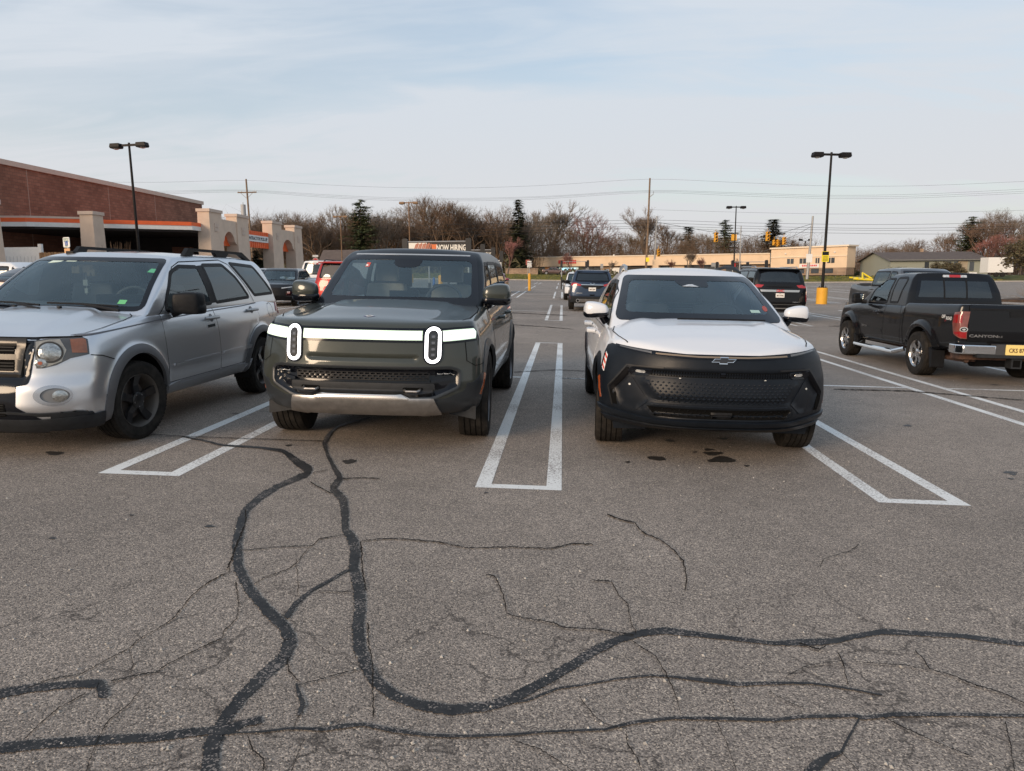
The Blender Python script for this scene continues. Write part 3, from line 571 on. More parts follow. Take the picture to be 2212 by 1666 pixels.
def signal(px, py, hpx, label, n=3, D=131.):
    x, z0 = ray(px, py + hpx / 2, D); _, z1 = ray(px, py - hpx / 2, D); o = empty('traffic_signal', (x, D, z0), (0, 0, R_(12))); prop(o, label, 'traffic signal', 'yellow traffic signals')
    h = z1 - z0; s = h / n; mb = MB(); wd = s * .47; mb.box(-wd, wd, -.15, .25, .02, h - .02); mb.tube([(0, .05, h - .02), (0, .05, h + .5)], .03, 5); mb.build('housing', BRASS, o)
    for i in range(n):
        mb = MB(); q = (i + .5) * s; r = s * .42
        mb.add([(r * math.cos(a_), yy, q + r * math.sin(a_)) for yy in (-.15, -.5) for a_ in [R_(-20 + 220 * k_ / 10) for k_ in range(11)]], [(k_, k_ + 1, 12 + k_, 11 + k_) for k_ in range(10)]); mb.build('visor', BRASS, o)
        mb = MB(); mb.tube([(0, -.151, q), (0, -.19, q)], r * .8, 12); mb.build('lens', mat('signal_lens', (.03, .02, .015), .3), o)
R3 = lambda x, y: ((1900 + x / 3.0857) / 1.3562, (420 + y / 3.0857) / 1.3562)
signal(*R3(607, 850), 21, 'hanging yellow traffic signal left of the black lamp pole'); signal(*R3(1075, 840), 21, 'hanging yellow traffic signal in front of the spruce')
signal(*R3(1135, 898), 12, 'short square yellow traffic signal below the spruce', 2); signal(*R3(1168, 902), 15, 'yellow traffic signal between the short one and the rightmost one')
signal(*R3(1222, 883), 17, 'rightmost yellow traffic signal on the span wire'); signal(*((1400 + 1915 / 3.6217) / 1.3562, (500 + 872 / 3.6217) / 1.3562), 17, 'yellow traffic signal on the steel pole left')
x, z = ray(*R3(773, 850), 131); mb = MB(); mb.box(x - .45, x + .45, 131, 131.06, z - .55, z + .5); prop(mb.build('turn_sign', BRASS), 'square yellow sign plate hanging between traffic signals', 'sign')

# ------------------------------------------------------------------ strip mall
CRM = mat('cream_stucco', (.72, .54, .37), .9, noise=.06, nscale=.6, spec=.2); CRM2 = mat('cream_trim', (.74, .62, .48), .8)
STN = brickm('field_stone', (.36, .25, .17), (.24, .17, .12), (.30, .24, .19), 1.3, .5, .3); WIN = mat('shop_window', (.045, .05, .055), .15, coat=1, noise=.5, nscale=.5)
REDS = mat('red_letters', (.62, .03, .03), .5)
sm = empty('strip_mall', (0, 170, 0)); prop(sm, 'long low cream strip mall with a flat roof across the road', 'building')
A0, B0 = (ray(1157, 590, 180)[0], 180.), (ray(1662, 590, 165)[0], 165.)
def fac(a, b, t0, t1, z0, z1, dep, m, name, par, off=0.):
    """box along the facade line a->b between fractions t0..t1, standing proud by off"""
    L = math.hypot(b[0] - a[0], b[1] - a[1]); ux, uy = (b[0] - a[0]) / L, (b[1] - a[1]) / L; nx, ny = uy, -ux
    p = lambda t, d_: (a[0] + (b[0] - a[0]) * t + nx * d_, a[1] + (b[1] - a[1]) * t + ny * d_)
    q = [p(t0, off), p(t1, off), p(t1, off - dep), p(t0, off - dep)]; mb = MB(); mb.prism(q, 'z', z0, z1)
    o = mb.build(name, m, par); o.location = -Vector(par.location); return o
zg = 1.93
fac(A0, B0, 0, 1, zg, 4.1, 14, WIN, 'shop_front', sm); fac(A0, B0, -.002, 1, 4.1, 6.2, 15, CRM, 'wall', sm, 1.2); fac(A0, B0, -.004, 1, 6.2, 6.42, 15.4, CRM2, 'roof', sm, 1.4)
for a_, b_, m_ in ((0, .012, CRM), (.055, .10, CRM), (.30, .40, STN), (.52, .56, STN), (.60, .66, CRM), (.80, .83, STN), (.93, 1, STN)): fac(A0, B0, a_, b_, zg, 4.098, .3, m_, 'pier', sm, .12)
for i in range(26):
    t = .10 + i * .033
    if not (.29 < t < .41): fac(A0, B0, t, t + .003, zg, 4.09, .1, BRNZ, 'mullion', sm, .05)
fac(A0, B0, .41, .5, 3.2, 4.0, .05, DARK, 'awning', sm, .3); fac(A0, B0, .345, .385, zg + .1, 3.6, .05, WHT, 'poster', sm, .16); fac(A0, B0, .36, .47, 2.5, 3.7, .05, WHT, 'banner', sm, .2)
fac(A0, B0, .11, .20, zg + .1, 3.9, .04, mat('lit_window', (.3, .33, .3), .4, emit=(.55, .7, .6), estr=.45), 'lit_window', sm, .06)
fac(A0, B0, .12, .19, 3.25, 3.75, .04, mat('lit_sign', (.4, .6, .7), .4, emit=(.45, .8, .95), estr=.9), 'lit_sign', sm, .12)
for i, c_ in enumerate('VAPOR SHOP'):
    if c_ != ' ': t = .115 + i * .0082; fac(A0, B0, t, t + .0065, 4.75, 5.55, .15, REDS, 'sign_letter', sm, 1.36)
fac(A0, B0, .045, .07, zg, 4.0, .1, mat('orange_door', (.5, .2, .05), .5), 'door', sm, .3)
tb = empty('cream_block', (50, 160, 0)); prop(tb, 'taller cream block with stone base and square windows at mall end', 'building')
A1, B1 = (ray(1664, 590, 163)[0], 163.), (ray(1828, 590, 150)[0], 150.)
zt_ = 7.15
fac(A1, B1, 0, 1, 3.1, zt_, 3.0, CRM, 'wall', tb); fac(A1, B1, -.01, 1.025, zt_, zt_ + .3, 3.6, CRM2, 'roof', tb, .35); fac(A1, B1, 0, 1, zg - .3, 3.098, 2.9, STN, 'stone_base', tb, .05)
fac(A1, B1, 0, 1, 5.3, 5.45, .2, CRM2, 'string_course', tb, .15)
for a_, b_ in ((.23, .32), (.40, .49), (.61, .66), (.76, .85)):
    wv = fac(A1, B1, a_, b_, 4.0, 5.05, .06, WIN, 'window', tb, .04); fac(A1, B1, (a_ + b_) / 2 - .003, (a_ + b_) / 2 + .003, 4.0, 5.05, .05, CRM2, 'window_bar', tb, .07)
for a_, b_ in ((.42, .47), (.56, .66), (.74, .84)): fac(A1, B1, a_, b_, zg + .1, 2.95, .06, WIN, 'window', tb, .09)
fac(A1, B1, .40, .66, 3.15, 3.9, .05, WHT, 'banner', tb, .1)
for i in range(9): fac(A1, B1, .44 + i * .022, .455 + i * .022, 3.4, 3.75, .03, REDS, 'banner_letter', tb, .13)
for a_ in (.2, .84): fac(A1, B1, a_, a_ + .02, 6.0, 6.2, .2, WHT, 'wall_lamp', tb, .2)
# low houses
ROOFM = mat('brown_shingle', (.10, .078, .068), .9, noise=.2, nscale=2); SID = mat('tan_siding', (.34, .28, .20), .85); SIDG = mat('grey_green_siding', (.27, .28, .23), .85)
def house(name, label, x0, x1, y0, y1, zb, ze, zr, wall, gable='x', par=None):
    o = empty(name, ((x0 + x1) / 2, (y0 + y1) / 2, zb)); prop(o, label, 'house'); w_, d_ = (x1 - x0) / 2, (y1 - y0) / 2; h, r = ze - zb, zr - zb
    mb = MB(); mb.box(-w_, w_, -d_, d_, -.5, h); mb.add([(-w_, -d_, h), (-w_, d_, h), (-w_, 0, r - .05), (w_, -d_, h), (w_, d_, h), (w_, 0, r - .05)], [(0, 1, 2), (3, 5, 4)]); mb.build('wall', wall, o)
    e = .6; mb = MB(); mb.add([(-w_ - e, -d_ - e, h - .2), (w_ + e, -d_ - e, h - .2), (w_ + e, 0, r), (-w_ - e, 0, r), (-w_ - e, d_ + e, h - .2), (w_ + e, d_ + e, h - .2)], [(0, 1, 2, 3), (3, 2, 5, 4)]); mb.build('roof', ROOFM, o)
    return o, w_, d_
x0, _ = ray(1924, 570, 142); x1, _ = ray(2135, 570, 142)
o, w_, d_ = house('ranch_house', 'long low brown roofed ranch building right of the cream block', x0, x1, 142, 156, 1.7, 4.3, 5.9, SIDG)
mb = MB()
for t in (-.3, .15, .3, .62): mb.box(w_ * t, w_ * (t + .09), -d_ - .04, -d_ - .002, .5, 2.2)
mb.build('window', WIN, o); mb = MB(); mb.box(w_ * .38, w_ * .58, -d_ - .05, -d_ - .003, .1, 2.4); mb.build('door', SID, o)
mb = MB(); mb.box(-.2, .3, 0, .5, 4.0, 4.8); mb.build('chimney', STN, o)
xa, _ = ray(688, 570, 118); xb, _ = ray(752, 570, 118)
o, w_, d_ = house('small_house', 'small house with brown hipped roof behind the stop sign', xa, xb, 119, 126, 1.0, 3.6, 6.3, SID)
xa, _ = ray(2135, 570, 128); xb, _ = ray(2190, 570, 128)
o = empty('box_trailer', ((xa + xb) / 2, 128, 1.1)); prop(o, 'white box trailer parked before the ranch building', 'trailer')
mb = MB(); w_ = (xb - xa) / 2; mb.box(-w_, w_, 0, 2.4, .75, 3.2); mb.build('body', WHT, o)
mb = MB(); [mb.tube([(t, -.02, .4), (t, .2, .4)], .4, 16) for t in (-.6, .4)]; mb.build('wheel', RUB, o)
x, z = ray(2082, 585, 124); o = empty('grey_car', (x, 124, 1.0)); COL.objects.unlink(o); bpy.data.objects.remove(o)
# low stone wall and signs along the road
xa, _ = ray(1088, 590, 152); xb, _ = ray(1160, 590, 152); mb = MB(); mb.box(xa, xb, 157, 157.5, 1.9, 3.35); mb.box(xa - .1, xb + .1, 156.9, 157.6, 3.352, 3.5)
prop(mb.build('stone_wall', STN), 'low brown stone wall left of the strip mall', 'wall')

# ------------------------------------------------------------------ cart corrals, bollards, signs
BLKP = mat('corral_black', (.012, .012, .013), .5); BANN = mat('banner_black', (.014, .012, .012), .5); ORB = mat('banner_orange', (.62, .15, .04), .5); CRMW = mat('banner_white', (.72, .69, .62), .55)
def corral(px0, px1, D, ztop, label, hiring=True, depth=5., bar=True):
    xa, xb = (px0 - 1216) / 1600 * D, (px1 - 1216) / 1600 * D; zb = gz(xa, D); o = empty('cart_corral', ((xa + xb) / 2, D, zb)); prop(o, label, 'cart corral', 'cart corrals in the lot'); w_ = (xb - xa) / 2; h = ztop - zb
    for sd in (-1, 1):
        for yy in (0, depth):
            mb = MB(); mb.tube([(sd * w_, yy, 0), (sd * w_, yy, h - .55)], .035, 8); mb.build('post', GREYM, o)
            mb = MB(); mb.tube([(sd * w_, yy, 0), (sd * w_, yy, 1.1)], .06, 8); mb.build('post_sleeve', BLKP, o)
            mb = MB(); mb.prism([(-.10 + sd * w_, h - .62), (.10 + sd * w_, h - .62), (.10 + sd * w_, h - .04), (.06 + sd * w_, h), (-.06 + sd * w_, h), (-.10 + sd * w_, h - .04)], 'y', yy - .05, yy + .05); mb.build('cap', BLKP, o)
    mb = MB()
    for sd in (-1, 1):
        for z in (.35, .75): mb.tube([(sd * w_, 0, z), (sd * w_, depth, z)], .025, 6)
    mb.tube([(-w_, 0, h - .12), (w_, 0, h - .12)], .025, 6); mb.build('rail', GREYM, o)
    if hiring:
        b0, b1 = -w_ + .14, w_ - .06
        mb = MB(); mb.box(b0, b1, -.03, -.02, h - .66, h - .15); b = mb.build('banner', BANN, o)
        mb = MB(); mb.add([(b0 + .01, -.034, h - .65), (b0 + (b1 - b0) * .24, -.034, h - .65), (b0 + (b1 - b0) * .32, -.034, h - .16), (b0 + .01, -.034, h - .16)], [(0, 1, 2, 3)]); mb.build('banner_corner', CRMW, b)
        mb = MB()
        for i in range(9): q = b0 + .14 + i * .07; mb.add([(q, -.038, h - .56), (q + .05, -.038, h - .56), (q + .19, -.038, h - .2), (q + .14, -.038, h - .2 + .05 * (i % 2))], [(0, 1, 2, 3)])
        mb.build('banner_figure', mat('banner_rust', (.42, .16, .10), .6), b)
        q = b0 + (b1 - b0) * .40; mb = MB(); mb.box(q, q + .21, -.038, -.031, h - .45, h - .22); mb.build('logo', ORB, b)
        t = text_mesh('NOW HIRING', .30, CRMW, 'lettering', b, (b0 + (b1 - b0) * .735, -.036, h - .36), ext=.003, bold=.010, sx=.60)
        mb = MB(); mb.box(b0 + (b1 - b0) * .56, b0 + (b1 - b0) * .88, -.037, -.031, h - .56, h - .53); mb.build('small_print', CRMW, b)
    return o
corral(877, 1014, 28, 2.99, 'cart corral with NOW HIRING banner behind the dark green roof'); corral(970, 1067, 37.5, 3.02, 'cart corral with NOW HIRING banner farther right, half hidden')
corral(1213, 1269, 66, 3.0, 'bare cart corral behind the dark blue crossover', False); corral(1571, 1640, 50, 2.55, 'cart corral partly hidden behind the black full size four wheel drive', False)
def bollard(px, py, D, h, label, sign=None, col=YEL, r=.11):
    x = (px - 1216) / 1600 * D; z = gz(x, D); o = empty('bollard', (x, D, z)); prop(o, label, 'bollard'); mb = MB(); mb.tube([(0, 0, -.1), (0, 0, h - .08), (0, 0, h - .02), (0, 0, h)], [r, r, r * .75, r * .3], 14); mb.build('post', col, o, True)
    if sign:
        mb = MB(); mb.tube([(0, 0, h - .02), (0, 0, sign + .1)], .03, 6); mb.build('sign_pole', GREYM, o)
        mb = MB(); mb.box(-.17, .17, -.05, -.04, sign, sign + .5); s_ = mb.build('sign_plate', WHT, o)
        text_mesh('PRO', .17, NAVY, 'lettering', s_, (0, -.053, sign + .36), bold=.006); text_mesh('PARKING', .075, NAVY, 'lettering', s_, (0, -.053, sign + .2)); mb = MB(); mb.box(-.12, .12, -.053, -.051, sign + .07, sign + .11); mb.build('sign_line', NAVY, s_)
    return o
bollard(1144.5, 628, 60, 1.38, 'yellow bollard with white sign standing free in the empty lot', 1.85)
bollard(1081, 620, 66, 1.35, 'yellow bollard with white sign behind the maroon car', 1.95)
bollard(953, 600, 34, 1.42, 'plain yellow bollard seen through the dark green car rear glass')
bollard(938, 600, 30, 1.35, 'blue post seen through the dark green car rear glass', None, mat('blue_post', (.03, .13, .40), .5), .05)
bollard(176, 600, 13.5, 1.62, 'thick blue post seen through the silver car windscreen', None, MATS['blue_post'], .15)
def postsign(px, D, z0, z1, label):
    x = (px - 1216) / 1600 * D; z = gz(x, D); o = empty('parking_sign', (x, D, z), (0, 0, R_(-22))); prop(o, label, 'sign'); mb = MB(); mb.tube([(0, .03, 0), (0, .03, z1 - z - .1)], .035, 6); mb.build('post', GREYM, o); return o, z
o, z = postsign(118, 22, 0, 2.9, 'green and white reserved parking sign with blue wheelchair symbol')
zt_ = ray(118, 513, 22)[1] - z; zb_ = ray(118, 535, 22)[1] - z + .0
mb = MB(); hw = .155; mb.prism([(-hw, zb_ + .03), (-hw + .03, zb_), (hw - .03, zb_), (hw, zb_ + .03), (hw, zt_ - .03), (hw - .03, zt_), (-hw + .03, zt_), (-hw, zt_ - .03)], 'y', -.012, 0); s_ = mb.build('sign_plate', WHT, o)
GRN = mat('sign_green', (.02, .16, .07), .6); BLU = mat('sign_blue', (.02, .08, .35), .5)
text_mesh('RESERVED', .058, GRN, 'lettering', s_, (0, -.014, zt_ - .055)); text_mesh('PARKING', .058, GRN, 'lettering', s_, (0, -.014, zt_ - .115)); text_mesh('ONLY', .058, GRN, 'lettering', s_, (0, -.014, zb_ + .04))
mb = MB(); cz = (zt_ + zb_) / 2 - .02; mb.box(-.07, .07, -.015, -.0125, cz - .07, cz + .065); b_ = mb.build('symbol_panel', BLU, s_)
mb = MB(); mb.tube([(-.012, -.018, cz + .045), (-.012, -.0165, cz + .045)], .012, 10); mb.tube([(-.012, -.018, cz + .03), (-.01, -.018, cz - .01), (.022, -.018, cz - .01), (.035, -.018, cz - .045), (.048, -.018, cz - .04)], .0065, 5)
mb.tube([(-.006 + .034 * math.cos(a), -.018, cz - .022 + .034 * math.sin(a)) for a in [R_(100 + 22 * k_) for k_ in range(11)]], .005, 5); mb.build('wheelchair_symbol', WHT, b_)
mb = MB(); mb.box(-.13, .13, -.01, 0, zb_ - .17, zb_ - .03); mb.build('lower_plate', mat('tan_plate', (.62, .36, .18), .6), o)
x = (667 - 1216) / 1600 * 90; o = empty('stop_sign', (ray(682, 570, 72)[0], 72, .5), (0, 0, R_(-8))); prop(o, 'red stop sign with small white plate above, before the house', 'sign')
zs = ray(682, 564, 72)[1] - .5; mb = MB(); mb.tube([(0, .04, 0), (0, .04, zs + .6)], .04, 6); mb.build('post', GREYM, o)
mb = MB(); mb.prism([(.33 * math.cos(R_(22.5 + 45 * i)), zs + .33 * math.sin(R_(22.5 + 45 * i))) for i in range(8)], 'y', -.01, 0); mb.build('rim', WHT, o)
mb = MB(); mb.prism([(.295 * math.cos(R_(22.5 + 45 * i)), zs + .295 * math.sin(R_(22.5 + 45 * i))) for i in range(8)], 'y', -.014, -.0105); s_ = mb.build('sign_plate', mat('stop_red', (.60, .02, .025), .5), o)
text_mesh('STOP', .24, WHT, 'lettering', s_, (0, -.017, zs), bold=.008, sx=.85); mb = MB(); mb.box(-.3, .3, -.01, 0, zs + .38, zs + .58); mb.build('street_plate', WHT, o)
def plate_sign(px, py, D, w_, h_, m, label, name='road_sign', post=True):
    x, z = ray(px, py, D); o = empty(name, (x, D, gz(x, D))); prop(o, label, 'sign'); z -= gz(x, D); mb = MB(); mb.box(-w_ / 2, w_ / 2, -.03, 0, z - h_ / 2, z + h_ / 2); mb.build('sign_plate', m, o)
    if post: mb = MB(); mb.tube([(0, .04, 0), (0, .04, z + h_ / 2)], .05, 6); mb.build('post', GREYM, o)
plate_sign(1140, 567, 136, .7, .95, mat('rust_sign', (.30, .07, .05), .6), 'faded red roadside sign on two thin posts by the lawn')
plate_sign(1300, 575, 136, .5, .8, GREYM, 'back of a grey roadside sign by the road'); plate_sign(1545, 572, 136, 1.4, .7, GREYM, 'wide back of a grey street sign left of the lamp')
plate_sign(1416, 573, 129, 1.0, 1.9, CRM, 'cream traffic control cabinet at the wooden pole foot', 'control_cabinet'); plate_sign(1585, 574, 134, .55, .8, mat('stop_red', (.6, .02, .025), .5), 'small red sign in front of the cream wall')
plate_sign(1748, 558, 128, 1.0, 1.4, WHT, 'white sign on the steel pole near the lamp', post=False); plate_sign(2100, 595, 118, 1.3, .9, WHT, 'small white board sign before the ranch building')
plate_sign(2030, 596, 120, .6, .4, WHT, 'tiny white lawn sign in front of the ranch building')
# ================================================================== VEHICLES
def inpoly(px, py, poly):
    px = np.asarray(px, float); py = np.asarray(py, float); c = np.zeros(px.shape, bool); n = len(poly)
    for i in range(n):
        x0, y0 = poly[i]; x1, y1 = poly[i - 1]
        if y0 == y1: continue
        k = ((y0 > py) != (y1 > py)) & (px < (x1 - x0) * (py - y0) / (y1 - y0) + x0); c ^= k
    return c
def pdist(px, py, poly):
    px = np.asarray(px, float); py = np.asarray(py, float); d = np.full(px.shape, 1e9)
    for i in range(len(poly)):
        x0, y0 = poly[i - 1]; x1, y1 = poly[i]; ex, ey = x1 - x0, y1 - y0; L = ex * ex + ey * ey or 1e-12
        t = np.clip(((px - x0) * ex + (py - y0) * ey) / L, 0, 1); d = np.minimum(d, np.hypot(px - x0 - t * ex, py - y0 - t * ey))
    return d
def chaikin(p, n=2, k=.25):
    for _ in range(n): p = [q for i in range(len(p)) for q in (tuple(p[i][j] * (1 - k) + p[(i + 1) % len(p)][j] * k for j in (0, 1)), tuple(p[i][j] * k + p[(i + 1) % len(p)][j] * (1 - k) for j in (0, 1)))]
    return p
def rnd_poly(p, r, seg=4):
    """round every corner of a polygon by about r"""
    out = []; n = len(p)
    for i in range(n):
        a, b, c = p[i - 1], p[i], p[(i + 1) % n]; la = math.hypot(a[0] - b[0], a[1] - b[1]); lc = math.hypot(c[0] - b[0], c[1] - b[1]); k = min(r, la * .45, lc * .45)
        A = (b[0] + (a[0] - b[0]) / la * k, b[1] + (a[1] - b[1]) / la * k); C_ = (b[0] + (c[0] - b[0]) / lc * k, b[1] + (c[1] - b[1]) / lc * k)
        for j in range(seg + 1): t = j / seg; out.append(tuple((1 - t) ** 2 * A[m_] + 2 * t * (1 - t) * b[m_] + t * t * C_[m_] for m_ in (0, 1)))
    return out
def area(p): return sum(p[i - 1][0] * p[i][1] - p[i][0] * p[i - 1][1] for i in range(len(p))) / 2
def offs(p, d):
    s = 1 if area(p) > 0 else -1; out = []; n = len(p)
    for i in range(n):
        a, b, c = p[i - 1], p[i], p[(i + 1) % n]; e1 = np.array([b[0] - a[0], b[1] - a[1]]); e2 = np.array([c[0] - b[0], c[1] - b[1]])
        e1 = e1 / (np.hypot(*e1) or 1); e2 = e2 / (np.hypot(*e2) or 1); n1 = np.array([e1[1], -e1[0]]); n2 = np.array([e2[1], -e2[0]]); m_ = n1 + n2; q = max(.35, 1 + n1 @ n2); m_ = m_ / q
        out.append((b[0] + s * d * m_[0], b[1] + s * d * m_[1]))
    return out
def circ(cx, cy, r, a0=0, a1=360, n=28, ry=None): return [(cx + r * math.cos(R_(a0 + (a1 - a0) * i / n)), cy + (ry or r) * math.sin(R_(a0 + (a1 - a0) * i / n))) for i in range(n + (0 if abs(a1 - a0) == 360 else 1))]
def stadium(cx, cz, w_, h, n=10): r = w_ / 2; return circ(cx, cz + h / 2 - r, r, 0, 180, n) + circ(cx, cz - h / 2 + r, r, 180, 360, n)

_gridcache = {}
def boxgrid(nx, ny, nz):
    if (nx, ny, nz) in _gridcache: return _gridcache[(nx, ny, nz)]
    idx = {}; V = []; F = []
    def vid(i, j, k):
        q = (i, j, k)
        if q not in idx: idx[q] = len(V); V.append((i / nx, j / ny, k / nz))
        return idx[q]
    for i in range(nx):
        for j in range(ny):
            F.append((vid(i, j, 0), vid(i, j + 1, 0), vid(i + 1, j + 1, 0), vid(i + 1, j, 0))); F.append((vid(i, j, nz), vid(i + 1, j, nz), vid(i + 1, j + 1, nz), vid(i, j + 1, nz)))
    for i in range(nx):
        for k in range(nz):
            F.append((vid(i, 0, k), vid(i + 1, 0, k), vid(i + 1, 0, k + 1), vid(i, 0, k + 1))); F.append((vid(i, ny, k), vid(i, ny, k + 1), vid(i + 1, ny, k + 1), vid(i + 1, ny, k)))
    for j in range(ny):
        for k in range(nz):
            F.append((vid(0, j, k), vid(0, j, k + 1), vid(0, j + 1, k + 1), vid(0, j + 1, k))); F.append((vid(nx, j, k), vid(nx, j + 1, k), vid(nx, j + 1, k + 1), vid(nx, j, k + 1)))
    V = np.array(V); F = np.array(F); E = np.unique(np.sort(np.concatenate([F[:, [0, 1]], F[:, [1, 2]], F[:, [2, 3]], F[:, [3, 0]]]), 1), axis=0)
    _gridcache[(nx, ny, nz)] = (V, F, E); return V, F, E
def I(t, pts): return np.interp(t, [p[0] for p in pts], [p[1] for p in pts])
def smooth(V, E, n, w_=.5):
    deg = np.bincount(E.ravel(), minlength=len(V))[:, None]
    for _ in range(n):
        S = np.zeros_like(V); np.add.at(S, E[:, 0], V[E[:, 1]]); np.add.at(S, E[:, 1], V[E[:, 0]]); V = V * (1 - w_) + S / deg * w_
    return V
def hull(L, hw, wz, zb, zt, crown, yf, yr, kf=.25, pf=3.5, kr=.15, pr_=3.5, n=(44, 100, 22), it=4, fcrown=0., q=2.):
    G, F, E = boxgrid(*n); a = G[:, 0] * 2 - 1; b = G[:, 1]; c = G[:, 2]
    y0 = I(c, yf) + kf * np.abs(a) ** pf; y1 = L - I(c, yr) - kr * np.abs(a) ** pr_
    y = y0 + b * (y1 - y0); W = I(y, hw) * I(c, wz); x = a * W
    zB, zT = I(y, zb), I(y, zt) + I(y, crown) * (1 - np.abs(a) ** q); z = zB + c * (zT - zB)
    V = np.stack([x, y, z], 1); V = smooth(V, E, it); return V, F, E
class Surf:
    """a reference surface other panels are laid on"""
    def __init__(s, V, F):
        s.V = [Vector(v) for v in V]; s.F = [tuple(f) for f in F]; s.bvh = BVHTree.FromPolygons(s.V, s.F); nn = np.zeros((len(V), 3)); V = np.asarray(V)
        A = V[F[:, 2]] - V[F[:, 0]]; B = V[F[:, 3]] - V[F[:, 1]]; fn = np.cross(A, B)
        for k in range(4): np.add.at(nn, F[:, k], fn)
        s.N = [Vector(v).normalized() for v in nn]
    def hit(s, o, d):
        p, n, i, _ = s.bvh.ray_cast(o, d)
        if p is None: p, n, i, _ = s.bvh.find_nearest(o + d * 1.2)
        w_ = poly_3d_calc([s.V[k] for k in s.F[i]], p); n = sum((s.N[k] * q for k, q in zip(s.F[i], w_)), Vector()); return p, n.normalized()
def fill(outer, holes, step):
    def res(p):
        out = []
        for i in range(len(p)):
            a, b = p[i - 1], p[i]; L = math.hypot(a[0] - b[0], a[1] - b[1]); n = max(1, int(math.ceil(L / step))); out += [(a[0] + (b[0] - a[0]) * j / n, a[1] + (b[1] - a[1]) * j / n) for j in range(n)]
        return out
    loops = [res(outer)] + [res(h) for h in holes]; V = []; E = []
    for lp in loops: b = len(V); V += lp; E += [(b + i, b + (i + 1) % len(lp)) for i in range(len(lp))]
    xs = [p[0] for p in outer]; ys = [p[1] for p in outer]
    gx, gy = np.meshgrid(np.arange(min(xs) + step / 2, max(xs), step), np.arange(min(ys) + step / 2, max(ys), step)); gx = gx.ravel(); gy = gy.ravel()
    if len(gx):
        k = inpoly(gx, gy, loops[0]) & (pdist(gx, gy, loops[0]) > step * .45)
        for h in loops[1:]: k &= ~inpoly(gx, gy, h) & (pdist(gx, gy, h) > step * .45)
        V += list(zip(gx[k], gy[k]))
    r = geometry.delaunay_2d_cdt([Vector(v) for v in V], E, [], 0, 1e-6); P_ = np.array([tuple(v) for v in r[0]]); T = np.array(r[2]); cc = P_[T].mean(1)
    k = inpoly(cc[:, 0], cc[:, 1], loops[0])
    for h in loops[1:]: k &= ~inpoly(cc[:, 0], cc[:, 1], h)
    return P_, T[k]
